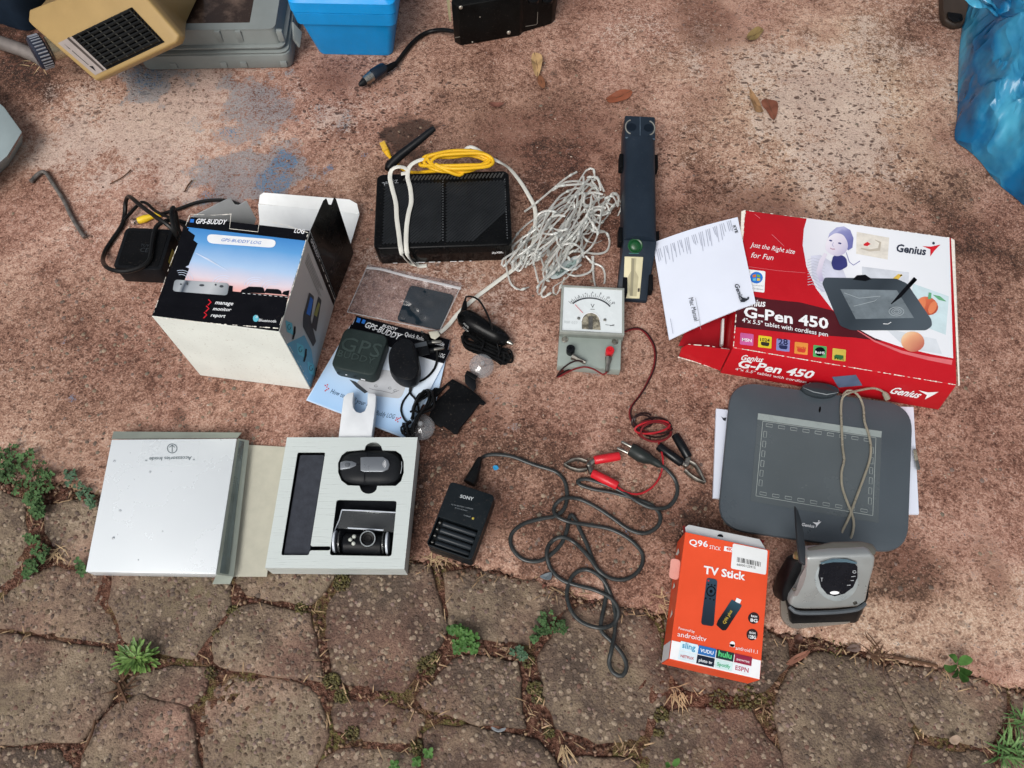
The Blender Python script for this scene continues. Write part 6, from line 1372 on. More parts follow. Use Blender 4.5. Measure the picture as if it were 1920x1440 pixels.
# ================================================================== battery charger with its mains cord
HS = .030
fs = Frame([(847, 906), (929, 927), (884, 1051), (796, 1020)], HS)
s0 = fs.m(0, 0); s0.z = 0
so = thing('battery_charger', 'black four-bay SONY battery charger with a long grey mains cord and plug', 'charger', s0)
sblk = mat('charger_plastic', '#141a1e', .42, var=.15, scale=25, bump=.06, bscale=700, spec=.2, dust=.07)
wel = [fs.m(*p) for p in ((-.0245, -.004), (.0215, -.004), (.0215, -.036), (-.0245, -.036))]
mbs = MB(); holed(mbs, rrect(fs.c, fs.x, fs.y, fs.w, fs.h, .004, 3), [[p.copy() for p in wel]], Vector((0, 0, .010))); mbs.build('top_shell', sblk, so, bevel=.0008)
lo2 = rrect(fs.c - Vector((0, 0, .0102)), fs.x, fs.y, fs.w, fs.h, .004, 3); MB().prism(lo2, [p - Vector((0, 0, HS - .0102)) for p in lo2]).build('base_shell', sblk, so, bevel=.0008)
for k in range(4):
    y = -.0085 - k * .0076
    MB().tube([fs.m(-.0185, y, -.0075), fs.m(-.0175, y, -.0072), fs.m(.019, y, -.0072), fs.m(.020, y, -.0075)], [.0022, .0032, .0032, .0028], 10).build('battery_bay', mat('bay_plastic', '#22282d', .38, spec=.3), so)
    MB().lathe(fs.m(-.0225, y, -.006), fs.x, [(0, .0022), (.002, .0022), (.003, .001)], 10).build('bay_contact', mat('dark_spring_steel', '#4a4a48', .35, metal=.8), so)
po2 = level(HS)
texts([('SONY', (862, 933), (887, 939), dict(bold=.03, cap=6))], po2, mat('pale_grey_lettering', '#aab0b2', .4), so, lift=.0004)
texts([('Ni-MH BATTERY CHARGER', (846, 947), (887, 956), {}), ('BC-CS2 AA & AAA', (853, 953), (876, 959), {}), ('CHARGE', (869, 967), (882, 970.5), {})], po2, mat('dim_grey_lettering', '#7d8488', .4), so, lift=.0004)
MB().lathe(po2.at(887, 972), (0, 0, 1), [(0, .0015), (.0006, .0013), (.0009, .0005)], 10).build('charge_light', mat('amber_light', '#9a8a3c', .2), so)
MB().tube(pz([(880, 906, .015), (886, 895, .015), (892, 880, .014), (897, 866, .012), (900, 860, .010)]), [.0075, .0072, .0055, .0040, .0032], 12).build('appliance_plug', cord_black, so)
CORD = [(899, 862), (905, 857), (915, 853), (930, 852), (950, 854), (967, 858), (987, 866), (1007, 873), (1027, 879), (1043, 885), (1054, 895), (1061, 909), (1063, 933), (1057, 955), (1040, 968), (1013, 973), (980, 983), (959, 1002), (959, 1025), (976, 1046), (1000, 1053), (1023, 1047), (1050, 1023), (1062, 997), (1067, 972), (1072, 965), (1078, 972), (1086, 990), (1100, 1020), (1113, 1053), (1130, 1083), (1137, 1107), (1133, 1137), (1127, 1167), (1128, 1184), (1147, 1203), (1167, 1227), (1175, 1250), (1167, 1267), (1151, 1262), (1142, 1243), (1147, 1217), (1153, 1187), (1154, 1153), (1147, 1120), (1129, 1085), (1100, 1068), (1075, 1078), (1063, 1110), (1070, 1143), (1090, 1166), (1123, 1177), (1150, 1170), (1160, 1147), (1147, 1123), (1117, 1107), (1080, 1097), (1053, 1087), (1033, 1067), (1025, 1037), (1033, 1017), (1053, 1007), (1077, 1017), (1103, 1043), (1123, 1070), (1147, 1085), (1177, 1085), (1200, 1067), (1205, 1040), (1183, 1013), (1147, 993), (1107, 985), (1067, 978), (1043, 967), (1039, 951), (1055, 935), (1083, 935), (1113, 948), (1147, 970), (1180, 993), (1210, 1000), (1233, 987), (1238, 967), (1223, 948), (1190, 935), (1147, 923), (1113, 917), (1088, 909), (1083, 902), (1098, 898), (1130, 907), (1163, 920), (1200, 943), (1227, 953), (1253, 950), (1269, 928), (1267, 902), (1250, 880), (1238, 872)]
cz = []
for i, (x, y) in enumerate(CORD):
    z = .0022
    for j in range(i):                     # lie on top of what was laid before
        if i - j > 3 and math.hypot(x - CORD[j][0], y - CORD[j][1]) < 16: z = max(z, cz[j][2] + .0030)
    cz.append((x, y, min(z, .012)))
cz[0] = (899, 862, .010); cz[-1] = (1238, 872, .010); cz[-2] = (1250, 880, .007)
cpts = spline(pz(cz), .0035)
MB().tube(cpts, .00145, 8, flat=1.55).build('cord', cord_grey, so, smooth=60)
MB().tube(pz([(1239, 873, .010), (1233, 869, .010), (1226, 865, .0105), (1222, 863, .011), (1212, 858, .012), (1200, 853, .012), (1190, 846, .011), (1182, 842, .011)]), [.0034, .0044, .0046, .0050, .0078, .0086, .0084, .0076], 12).build('mains_plug', mat('plug_rubber', '#222726', .4, var=.1, spec=.3), so, smooth=50)
for a, b in (((1184, 838), (1165, 828)), ((1177, 849), (1157, 840))): MB().tube(pz([(a[0], a[1], .011), (b[0] + 2, b[1] + 1, .011), (b[0], b[1], .011)]), [.002, .002, .0012], 10).build('plug_pin', steel, so)

# ================================================================== silver gift box: lid, joining panel and tray
sbx = thing('gift_box', 'opened brushed silver cardboard gift box, plain lid left, tray with cutouts right', 'box', P(470, 960, 0))
brush = mat('brushed_silver_card', '#cdd5d2', .34, metal=.2, var=.012, scale=900, spec=.4, bump=.03, bscale=900, stretch=(.03, 1, 1))
brush2 = mat('brushed_silver_lid', '#dde3e6', .28, metal=.2, var=.006, scale=10, spec=.5, bump=.03, bscale=12)
card_in = mat('grey_board', '#b3b1a2', .7, var=.05, scale=80, spec=.2)
ZS = .030
q0 = [(538, 820), (783, 820), (758, 1067), (497, 1065)]
outer = pz(q0[::-1], ZS)
def op(px, r, n=4): return rquad(pz(px[::-1], ZS), r, n)
slot_ = op([(558, 848), (610, 848), (582, 1024), (620, 1024), (619, 1032), (581, 1032), (579, 1041), (527, 1041)], .002, 2)
mouse_h = [(650, 846), (684, 843)] + ell(700, 842, 16, 13, 9, 0, 185, 355) + [(717, 844), (742, 845), (752, 852), (757, 866), (757, 886), (752, 902), (742, 911), (707, 911)] + ell(691, 913, 16, 13, 9, 0, 0, 175) + [(674, 911), (652, 910), (640, 901), (634, 886), (634, 868), (640, 854)]
mh = pz(mouse_h[::-1], ZS)
cam_h = op([(631, 937), (744, 939), (734, 1043), (618, 1041)], .003, 3)
mbt_ = MB(); holed(mbt_, outer, [slot_, mh, cam_h], Vector((0, 0, .0012))); mbt_.build('tray_top', brush, sbx)
W4 = outer
for a, b in ((0, 1), (1, 2), (2, 3), (3, 0)):
    pa, pb = W4[a], W4[b]; ins = (sum(W4, Vector()) / 4 - (pa + pb) / 2).normalized() * .0008
    dn_ = Vector((0, 0, -ZS + .001))
    MB().prism([pa - Vector((0, 0, .0013)), pb - Vector((0, 0, .0013)), pb + ins - Vector((0, 0, .0013)), pa + ins - Vector((0, 0, .0013))], [pa + dn_, pb + dn_, pb + ins + dn_, pa + ins + dn_]).build('tray_wall', brush, sbx)
foam = mat('charcoal_foam', '#24262b', .85, var=.2, scale=150, bump=.3, bscale=500, spec=.1)
flr = [p + (sum(W4, Vector()) / 4 - p) * .03 for p in W4]
MB().prism([Vector((p.x, p.y, .006)) for p in flr], [Vector((p.x, p.y, .0015)) for p in flr]).build('tray_floor', foam, sbx)
fs_ = op([(561, 851), (607, 851), (578, 1039), (530, 1039)], .002, 2); MB().prism([Vector((p.x, p.y, ZS - .004)) for p in fs_], [Vector((p.x, p.y, .0065)) for p in fs_]).build('foam_block', mat('slate_foam', '#3a3d44', .85, var=.15, scale=120, bump=.25, bscale=450, spec=.1), sbx)
jp = pz([(466, 834), (536, 838), (500, 1081), (438, 1081)][::-1], .0022); MB().prism(jp, [p - Vector((0, 0, .0018)) for p in jp]).build('joining_panel', card_in, sbx)
ZL = .020
lid_t = pz([(209, 824), (444, 822), (405, 1076), (160, 1072)][::-1], ZL)
lb_ = [Vector((p.x, p.y, .0008)) for p in lid_t]
MB().prism(lid_t, lb_).build('lid', brush2, sbx, bevel=.0010)
lf_ = [P(209, 823, ZL - .002), P(445, 821, ZL - .002), P(453, 811, ZL - .006), P(213, 809, ZL - .006)]; MB().prism(lf_, [p - Vector((0, 0, .0008)) for p in lf_]).build('lid_flap', mat('olive_silver_card', '#9aa197', .4, metal=.3, var=.06), sbx)
film2 = bpy.data.materials.new('grey_acetate'); film2.use_nodes = True; film_nodes(film2, tint=(.62, .66, .66), haze=.35, gloss=.12, hcol=(.42, .46, .46))
sp_ = [P(406, 1076, ZL + .0004), P(438, 1081, .010), P(467, 826, .010), P(446, 822, ZL + .0004)]; MB().prism(sp_, [p - Vector((0, 0, .0008)) for p in sp_]).build('lid_side', mat('olive_silver_card', '#9aa197'), sbx)
fw = [P(412, 1074, ZL + .0010), P(428, 1077, .0145), P(458, 828, .0142), P(449, 826, ZL + .0006)]; MB().prism(fw, [p - Vector((0, 0, .0004)) for p in fw]).build('acetate_strip', mat('dark_silver_strip', '#6d7878', .25, metal=.4, var=.2, scale=25), sbx)
tb_ = [P(406, 1077, .017), P(437, 1081, .009), P(431, 1095, .004), P(398, 1095, .010)]; MB().prism(tb_[::-1], [p - Vector((0, 0, .0008)) for p in tb_[::-1]]).build('corner_tab', mat('olive_silver_card', '#9aa197'), sbx)
pl_ = level(ZL); lk = mat('dark_teal_ink', '#3c4f57', .5)
text('" Accessories Inside "', (366, 855.5), (274, 857.5), pl_, lk, sbx, lift=.0004)
decals([stroke(ell(323, 841, 9, 8.5, 21, 0, 0, 358), 1.2), stroke([(323, 848), (323, 835)], 1.2), stroke([(318, 839), (323, 834.5), (328, 839)], 1.2)], pl_, lk, sbx, 'printed_arrow', .0004)
decal([(266, 828), (376, 827), (370, 872), (262, 874)], pl_, mat('clear_tape', '#e6eaec', .12, var=.01, alpha=.1, spec=.6), sbx, 'clear_tape', .0002)
rr = random.Random(31); drop = bpy.data.materials.new('water_drop'); drop.use_nodes = True; film_nodes(drop, tint=(.9, .92, .94), haze=.05, gloss=.25, rough=.05)
dq = [(209, 828), (440, 826), (404, 1068), (168, 1066)]
for k in range(9):
    x, y = quad_lerp(dq, rr.uniform(.04, .96), rr.uniform(.05, .97)); r = rr.choice((.0006, .0008, .0010, .0016))
    MB().lathe(pl_.at(x, y, .0), (0, 0, 1), [(0, r), (r * .35, r * .85), (r * .55, r * .4), (r * .6, .0001)], 8).build('water_drop', drop, sbx, smooth=80)
tc_ = [(748, 911), (757, 910), (757, 916), (750, 915)]
# mouse
mo0 = P(695, 878, .006)
mo = thing('computer_mouse', 'small black and silver computer mouse in the round cutout of the silver tray', 'mouse', mo0)
mo_m = mat('black_rubber_shell', '#1b1d20', .5, var=.15, scale=30, spec=.2, dust=.04)
def mouse_ring(s, z):
    out = []
    for k in range(32):
        a = 2 * math.pi * k / 32; c_, s__ = math.cos(a), math.sin(a); e = .55
        out.append(P(695 + 61 * s * math.copysign(abs(c_) ** e, c_), 877.5 + 33 * s * math.copysign(abs(s__) ** .7, s__), z))
    return out[::-1]
MB().loft([mouse_ring(.93, .0066), mouse_ring(.99, .014), mouse_ring(.98, .024), mouse_ring(.90, .0305), mouse_ring(.74, .0335), mouse_ring(.45, .0350), mouse_ring(.15, .0354)]).build('shell', mo_m, mo, smooth=70)
pmz = level(.0352)
so1 = [(676, 858), (684, 857), (718, 857), (728, 863), (731, 872), (728, 880), (718, 885), (684, 885), (676, 883)]
MB().slab([pmz.at(x, y, .0012) for x, y in so1][::-1], (0, 0, 1), .004).build('palm_plate', mat('satin_silver', '#8f9499', .32, metal=.7, var=.05, scale=20), mo, bevel=.0008)
so2 = [(638, 867), (648, 864), (660, 865), (669, 869), (668, 874), (655, 879), (638, 881)]
pmz2 = level(.0338); MB().slab([pmz2.at(x, y, .0014) for x, y in so2][::-1], (0, 0, 1), .005).build('wheel_surround', mat('satin_silver', '#8f9499'), mo, bevel=.0008)
MB().lathe(pmz2.at(652, 872, -.002), (0, 1, .1), [(-.0022, .0042), (0, .0048), (.0022, .0042)], 18).build('scroll_wheel', mat('grey_wheel_rubber', '#4d5156', .5), mo)
decals([stroke([(689, 846), (688, 857)], 1.2), stroke([(684, 886), (682, 910)], 1.2), stroke([(669, 871), (676, 870)], 1.)], level(.0358), black_print, mo, 'seam', .0)
decals([stroke(ell(716, 870, r, r * 1.2, 9, 0, -50, 50), .9) for r in (2.5, 5, 7.5)], level(.0366), white_print, mo, 'printed_waves', .0)
decals([stroke([(753, 865), (753.5, 875), (751, 888)], 1.2)], level(.032), mat('grey_trim', '#9aa0a4'), mo, 'trim', .0)
# webcam
wcm = thing('webcam', 'black cylindrical webcam with a round lens and clear clip in the square cutout', 'webcam', P(678, 1000, .006))
acry = mat('clear_acrylic', '#e8eef0', .05, var=.02, trans=.95, ior=1.4, spec=.5, rvar=.02)
MB().tube(pz([(644, 1020, .022), (648, 1020, .022), (716, 1023, .022), (719, 1023, .022)]), [.0085, .0112, .0112, .0085], 22).build('barrel', black_plastic, wcm, smooth=50)
lc = P(690, 1010, .033)
MB().lathe(lc, (.05, -.25, 1), [(-.004, .0092), (.002, .0092), (.0026, .0080), (.0026, .0068), (.0006, .0062), (.0004, .0042), (.0012, .0036), (.0010, .0001)], 26).build('lens', black_gloss, wcm, smooth=40)
MB().tube([lc + Vector((.0001, -.0006, .0026)) + Vector((math.cos(a) * .0078, math.sin(a) * .0076, math.sin(a) * .0019)) for a in [math.pi * 2 * k / 26 for k in range(27)]], .0007, 6).build('lens_ring', mat('clear_grey_ring', '#9aa0a2', .15, metal=.4), wcm, smooth=40)
for x, y in ((664, 1006), (657, 1012), (663, 1019)): MB().lathe(P(x, y, .0325), (0, -.3, 1), [(-.002, .0022), (.0008, .0022), (.0018, .0012)], 12).build('light', mat('clear_led', '#b9bdb4', .15, spec=.6), wcm, smooth=60)
cl_ = pz([(640, 956), (744, 961), (740, 998), (632, 990)][::-1], .024); MB().prism(cl_, [p - Vector((0, 0, .0022)) for p in cl_]).build('clip_plate', acry, wcm, bevel=.0004)
edge_m = mat('bright_acrylic_edge', '#c3cad2', .12, spec=.6)
MB().tube(pz([(641, 956, .0245), (692, 958, .0245), (743, 961, .0245)]), .0008, 6).build('clip_edge', edge_m, wcm)
MB().tube(pz([(652, 990, .0325), (690, 992, .0325), (719, 994, .0325)]), .0008, 6).build('hood_edge', edge_m, wcm)
MB().tube(pz([(641, 956, .0245), (636, 975, .0245), (627, 995, .0245)]), .0006, 6).build('clip_edge', edge_m, wcm)
for x in (629, 638, 720, 727):
    MB().lathe(P(x, 1016 + (x - 629) * .03, .021), (1, .03, 0), [(-.0008, .0118), (.0008, .0118)], 24).build('hinge_disc', acry, wcm, smooth=40)
    MB().lathe(P(x, 1016 + (x - 629) * .03, .021), (1, .03, 0), [(-.0011, .0120), (0, .0123), (.0011, .0120)], 24).build('hinge_rim', edge_m, wcm, smooth=40) if x in (629, 727) else None

# ================================================================== things along the back edge
# beige fan heater leaning on the grey case
ht = thing('fan_heater', 'mustard fan heater with black slatted grille and ribbed dial, tilted on the grey case', 'heater', P(200, 60, 0))
mus = mat('mustard_enamel', '#9a8052', .42, var=.07, scale=18, spec=.35, dust=.08, bump=.05)
ph = plane3(P(178, 150, .070), P(330, 80, .128), P(50, 30, .105))
fo_ = [(178, 151), (329, 80), (335, 66), (262, -18), (230, -50), (54, 18), (52, 40), (62, 50)]
hf = [ph.at(x, y) for x, y in fo_]; hc = sum(hf, Vector()) / len(hf)
hb = pz([(212, 108, .012), (338, 61, .064), (347, 44, .064), (376, -12, .064), (380, -70, .05), (130, -50, .012), (105, 5, .012), (105, 40, .012)])
MB().loft([hb, [p + (p - hc) * .012 - ph.n * .012 for p in hf], hf]).build('body', mus, ht, bevel=.003, seg=3)
gq = [(109, 81), (248, 14), (309, 79), (179, 141)]
MB().slab([ph.at(x, y, .0012) for x, y in [quad_lerp(gq, .19, 0), quad_lerp(gq, 1, 0), quad_lerp(gq, 1, 1), quad_lerp(gq, .17, 1)]][::-1], ph.n, .002).build('grille_backing', black_matt, ht)
slm = mat('black_grille_plastic', '#0f1010', .3, var=.2, spec=.3)
for k in range(9):
    v = .06 + k * .107
    a, b = quad_lerp(gq, .21, v), quad_lerp(gq, .985, v)
    MB().tube([ph.at(a[0], a[1], .003), ph.at((a[0] + b[0]) / 2, (a[1] + b[1]) / 2, .003), ph.at(b[0], b[1], .003)], .0026, 8).build('slat', slm, ht)
for k in range(7):
    u = .28 + k * .115; a, b = quad_lerp(gq, u, .03), quad_lerp(gq, u + .01, .97)
    MB().tube([ph.at(a[0], a[1], .0045), ph.at(b[0], b[1], .0045)], .0009, 6).build('crossbar', mat('dull_grille_wire', '#45443e', .4, metal=.5), ht)
decal([quad_lerp(gq, 0, 0), quad_lerp(gq, .19, 0), quad_lerp(gq, .17, 1), quad_lerp(gq, 0, 1)], ph, mat('grey_label', '#8f8580', .5, var=.08), ht, 'dial_label', .0006)
decals([[(121, 82), (134, 93), (131, 85 + 7)], [(168, 124), (181, 134), (175, 124)], stroke([(136, 95), (167, 122)], 1.)], ph, black_print, ht, 'printed_arrow', .001)
decals([stroke([(128, 71), (195, 132)], [4, 4])], ph, mat('dark_brown_strip', '#3b322d', .4), ht, 'label_strip', .001)
kc = P(96, 91, .055); ka = Vector((-.72, -.55, .12)).normalized()
MB().lathe(kc - ka * .004, ka, [(-.02, .0165), (.006, .0165)], 24).build('knob_collar', mat('chrome_collar', '#b3ab93', .3, metal=.7), ht, smooth=40)
kn = MB().lathe(kc + ka * .006, ka, [(0, .021), (.002, .0225), (.016, .0225), (.018, .020)], 30).build('knob', mat('navy_knob', '#1e2433', .4), ht, smooth=30)
ax1 = ka.orthogonal().normalized(); ax2 = ka.cross(ax1)
for k in range(30):
    a = 2 * math.pi * k / 30; d = ax1 * math.cos(a) + ax2 * math.sin(a)
    MB().tube([kc + ka * .008 + d * .0226, kc + ka * .021 + d * .0226], .0010, 5).build('knob_rib', mat('pale_knob_rib', '#9da3ad', .35, metal=.5), kn)

# grey plastic tool case
gc = thing('tool_case', 'grey plastic tool case with a stained clear window in its lid', 'case', P(425, 95, 0))
gcm = mat('grey_case_plastic', '#7e8482', .4, var=.07, scale=18, spec=.35, dust=.10, bump=.05)
A_, B_ = P(268, 133, 0), P(551, 129, 0); dx = (B_ - A_).normalized(); dy = Vector((-dx.y, dx.x, 0)); wA = (B_ - A_).length
def cbox(x0, x1, y0, y1, z0, z1, r=.012):
    c = A_ + dx * ((x0 + x1) / 2) + dy * ((y0 + y1) / 2); t = rrect(Vector((c.x, c.y, z1)), dx, dy, x1 - x0, y1 - y0, r, 4); b = rrect(Vector((c.x, c.y, z0)), dx, dy, x1 - x0 - .003, y1 - y0 - .003, r, 4); return MB().prism(t, b)
cbox(0, wA, 0, .21, .0, .026).build('base', gcm, gc, bevel=.0025)
cbox(.001, wA - .001, .001, .209, .0264, .0292, .012).build('base_rim', gcm, gc, bevel=.001)
cbox(.000, wA - .004, .004, .21, .0315, .036).build('lid_rim', gcm, gc, bevel=.0015)
mbl = MB(); c = A_ + dx * (wA / 2 - .004) + dy * .107; c.z = .060
wo_ = rrect(c, dx, dy, wA - .020, .186, .010, 4)
wi_ = [A_ + dx * x + dy * y + Vector((0, 0, .060)) for x, y in ((.03, .028), (wA - .052, .028), (wA - .052, .19), (.03, .19))]
holed(mbl, wo_, [wi_], Vector((0, 0, .003))); mbl.build('lid_top', gcm, gc, bevel=.001)
lw = [Vector((p.x, p.y, .0572)) for p in wo_]; lq = [Vector((p.x, p.y, .0365)) + (p - c) * .035 * Vector((1, 1, 0)) for p in wo_]
MB().loft([lq, lw], caps=False).build('lid_side', gcm, gc)
MB().prism([p - Vector((0, 0, .004)) for p in wi_], [p - Vector((0, 0, .0065)) for p in wi_]).build('window', mat('dirty_brown_window', '#45352d', .2, var=.5, scale=14, col2='#7a6558', thr=(.5, .72), spec=.4, dust=.1), gc)
for x in (.03, .12, .15, .21):
    MB().box(A_ + dx * (x if x > .1 else .045) + dy * .0025 + Vector((0, 0, .004)), dx * .010, dy * -.0035, (0, 0, .010)).build('foot_notch', gcm, gc, bevel=.001)
for x in (.125, .155, .215):
    MB().box(A_ + dx * x + dy * .0105 + Vector((0, 0, .040)), dx * .009, dy * .006, (0, 0, .019)).build('lid_rib', gcm, gc, bevel=.0015)
lat = [P(549, 40, .045), P(567, 60, .03), P(563, 88, .018), P(551, 72, .030)]; MB().prism(lat, [p - Vector((.003, 0, .003)) for p in lat]).build('latch', gcm, gc, bevel=.001)

# bright blue plastic tub with lid
bt_ = thing('storage_tub', 'bright blue plastic tub with a lid, standing at the back between case and black unit', 'tub', P(665, 90, 0))
blu = mat('bright_blue_plastic', '#0c8fd6', .4, var=.07, scale=22, spec=.4, dust=.13)
def tub(zs, x_in, y_in):
    a, b = P(596, 102, 0), P(737, 105, 0); d = (b - a).normalized(); n = Vector((-d.y, d.x, 0)); w = (b - a).length
    return rrect(Vector(((a + d * w / 2 + n * .085).x, (a + d * w / 2 + n * .085).y, zs)), d, n, w + x_in, .17 + y_in, .010, 4)
MB().loft([tub(0, -.002, -.002), tub(.003, .0, .0), tub(.066, .022, .022)]).build('tub_body', blu, bt_, smooth=40)
MB().loft([tub(.0665, .030, .030), tub(.086, .034, .034), tub(.087, .031, .031)]).build('tub_rim', blu, bt_, smooth=40)
MB().loft([tub(.0885, .036, .036), tub(.104, .036, .036), tub(.109, .026, .026)]).build('lid', blu, bt_, smooth=40)

# black metal unit with a cigarette-lighter lead
bu = thing('black_unit', 'black metal electrical unit with pale screws and a lighter plug on a short lead', 'power unit', P(950, 40, 0))
ba, bb, bc_ = P(864, 86, 0), P(975, 67, 0), P(1034, 45, 0); back_ = Vector((.02, .16, 0))
bpoly = [P(852, 79, 0), ba, bb, P(980, 61, 0), bc_, P(1040, 38, 0), P(1040, 38, 0) + back_, P(852, 79, 0) + back_]
ctr = sum(bpoly, Vector()) / len(bpoly)
MB().prism([Vector((p.x, p.y, .07)) for p in bpoly], bpoly).build('housing', mat('black_painted_metal', '#0b0c0c', .4, var=.25, spec=.15, dust=.06), bu, bevel=.0015)
pbu = plane3(ba, bb, ba + Vector((0, 0, .05)))
for x, y, r in ((864, 14, .0030), (954, 61, .0032), (886, 79, .0013), (900, 32, .0009)): MB().lathe(pbu.at(x, y), pbu.n, [(0, r), (r * .4, r * .85), (r * .5, r * .3)], 14).build('screw', mat('pale_screw', '#a8a297', .35, metal=.5), bu, smooth=60)
decals([stroke([(985, 49), (1004, 46), (1007, 44), (1008, 22)], 1.), stroke([(853, 70), (862, 68.5)], 1.4)], plane3(bb, bc_, bb + Vector((0, 0, .05))), mat('pale_scratch', '#7a776f', .5), bu, 'scratch', .0006)
MB().prism([P(836, -10, .06), P(842, 40, .03), P(846, 40, .034), P(843, -10, .066)], [P(836, -10, .05), P(842, 40, .02), P(846, 40, .02), P(843, -10, .05)]).build('side_strip', mat('cream_edge', '#a39a78', .5), bu)
for x in (1000, 1026): MB().lathe(P(x, 2, .072), (0, 0, 1), [(0, .008), (.004, .008), (.005, .006)], 16).build('knob', black_gloss, bu)
MB().tube(spline(pz([(856, 60, .016), (838, 57, .012), (822, 56.5, .008), (804, 60, .004), (788, 68, .004), (774, 80, .004), (762, 94, .004), (750, 110, .005), (740, 122, .007)])), .0034, 10).build('lead', cord_black, bu)
MB().tube(pz([(741, 120, .008), (734, 124, .009), (727, 128, .010), (720, 132, .011)]), [.0042, .0048, .0052, .0058], 12).build('strain_relief', black_matt, bu)
MB().tube(pz([(721, 126, .012), (718, 129, .012), (700, 140, .011), (697, 142, .011)]), [.0070, .0088, .0088, .0078], 16).build('plug_grip', mat('navy_gloss_plastic', '#16202c', .2, spec=.4), bu, smooth=50)
MB().tube(pz([(697, 142, .011), (690, 148, .0105), (684, 152, .010)]), [.0076, .0074, .0066], 16).build('plug_shell', steel, bu, smooth=50)
MB().tube(pz([(684, 152, .010), (678, 157, .0095), (673, 160, .009)]), [.0058, .0046, .0022], 12).build('plug_nose', black_plastic, bu, smooth=50)

# bits at the left edge
wb = [P(-170, 60, .035), P(-30, 168, .035), P(8, 200, .035), P(42, 247, .035), P(14, 292, .035), P(-140, 430, .035)]
o = thing('metal_box', 'pale grey painted metal box corner at the left edge of the slab', 'box', P(-40, 250, 0))
MB().prism(wb[::-1], [Vector((p.x - .022, p.y + .012, .001)) for p in wb[::-1]]).build('casing', mat('chipped_grey_paint', '#8d9a9c', .45, var=.06, scale=20, dust=.25, spec=.3), o, bevel=.002)
decals([stroke([(42, 249), (30, 270), (16, 296)], [2, 3, 2])], level(.0352), mat('rust_brown', '#4a332a', .7), o, 'rusty_edge', .0003)
def lump(name, px, z, m, label, cat, seed=1, amp=.25):
    rr_ = random.Random(seed); ring = [P(x, y, 0) for x, y in px]; c_ = sum(ring, Vector()) / len(ring); rings = []
    ring = rquad(ring, .05, 5)
    for s_, hh in ((1., 0.), (1.02, .25), (.95, .6), (.75, .88), (.45, 1.), (.15, 1.02)):
        rg = []
        for i, p in enumerate(ring):
            q = c_ + (p - c_) * s_; k = 1 + amp * (float(vnoise(q.x * 1.3 + seed, q.y, 26)) - .5) * 2
            rg.append(Vector((q.x, q.y, max(.0005, z * hh * k))))
        rings.append(rg)
    o_ = MB().loft(rings).build(name, m, smooth=80); tag(o_, label, cat); return o_
lump('cloth_bundle', [(-120, -80), (40, -80), (105, -30), (92, 30), (60, 62), (20, 52), (-10, 40), (-120, 60)][::-1], .07, mat('dark_navy_cloth', '#16202c', .8, var=.25, scale=30, bump=.4, bscale=120, spec=.1), 'dark navy cloth bundle in the far left corner', 'cloth', 3)
o = MB().tube(pz([(-60, 55, .010), (0, 80, .010), (40, 93, .009), (70, 107, .008), (84, 118, .008)]), [.011, .0105, .010, .0095, .009], 14).build('metal_pipe', mat('dull_grey_pipe', '#77706c', .5, metal=.3, var=.15, dust=.15), smooth=50); tag(o, 'short grey metal pipe lying beneath the heater dial', 'pipe')
lv = thing('bent_rod', 'bent rusty steel rod lying alone on the slab at left', 'rod', P(110, 380, 0))
MB().tube(spline(pz([(58, 341), (66, 332), (74, 325), (82, 322), (89, 328), (98, 342), (110, 360), (122, 380), (131, 400), (141, 418), (151, 434), (159, 445)], .003)), [.0030] * 5 + [.0028] * 300, 8).build('rod', mat('weathered_steel', '#6f6a66', .55, metal=.5, var=.35, scale=150, bump=.3, bscale=300), lv, smooth=60)
lg = [P(1768, -60, .02), P(1769, 14, .018), P(1773, 36, .014), P(1790, 48, .010), P(1810, 42, .014), P(1818, 8, .018), P(1815, -60, .02)]
o = thing('wooden_leg', 'dark wooden foot of furniture beside the blue plastic bag', 'furniture leg', P(1790, 30, 0))
MB().prism(lg, [Vector((p.x, p.y, .001)) for p in lg]).build('leg', mat('dark_wood', '#3a3029', .5, var=.3, scale=40, stretch=(1, .2, 1), spec=.3), o, bevel=.004)
MB().prism(pz([(1776, 22), (1804, 26), (1806, 38), (1790, 43), (1777, 34)][::-1], .0205), pz([(1776, 22), (1804, 26), (1806, 38), (1790, 43), (1777, 34)][::-1], .012)).build('rubber_pad', black_matt, o, bevel=.002)

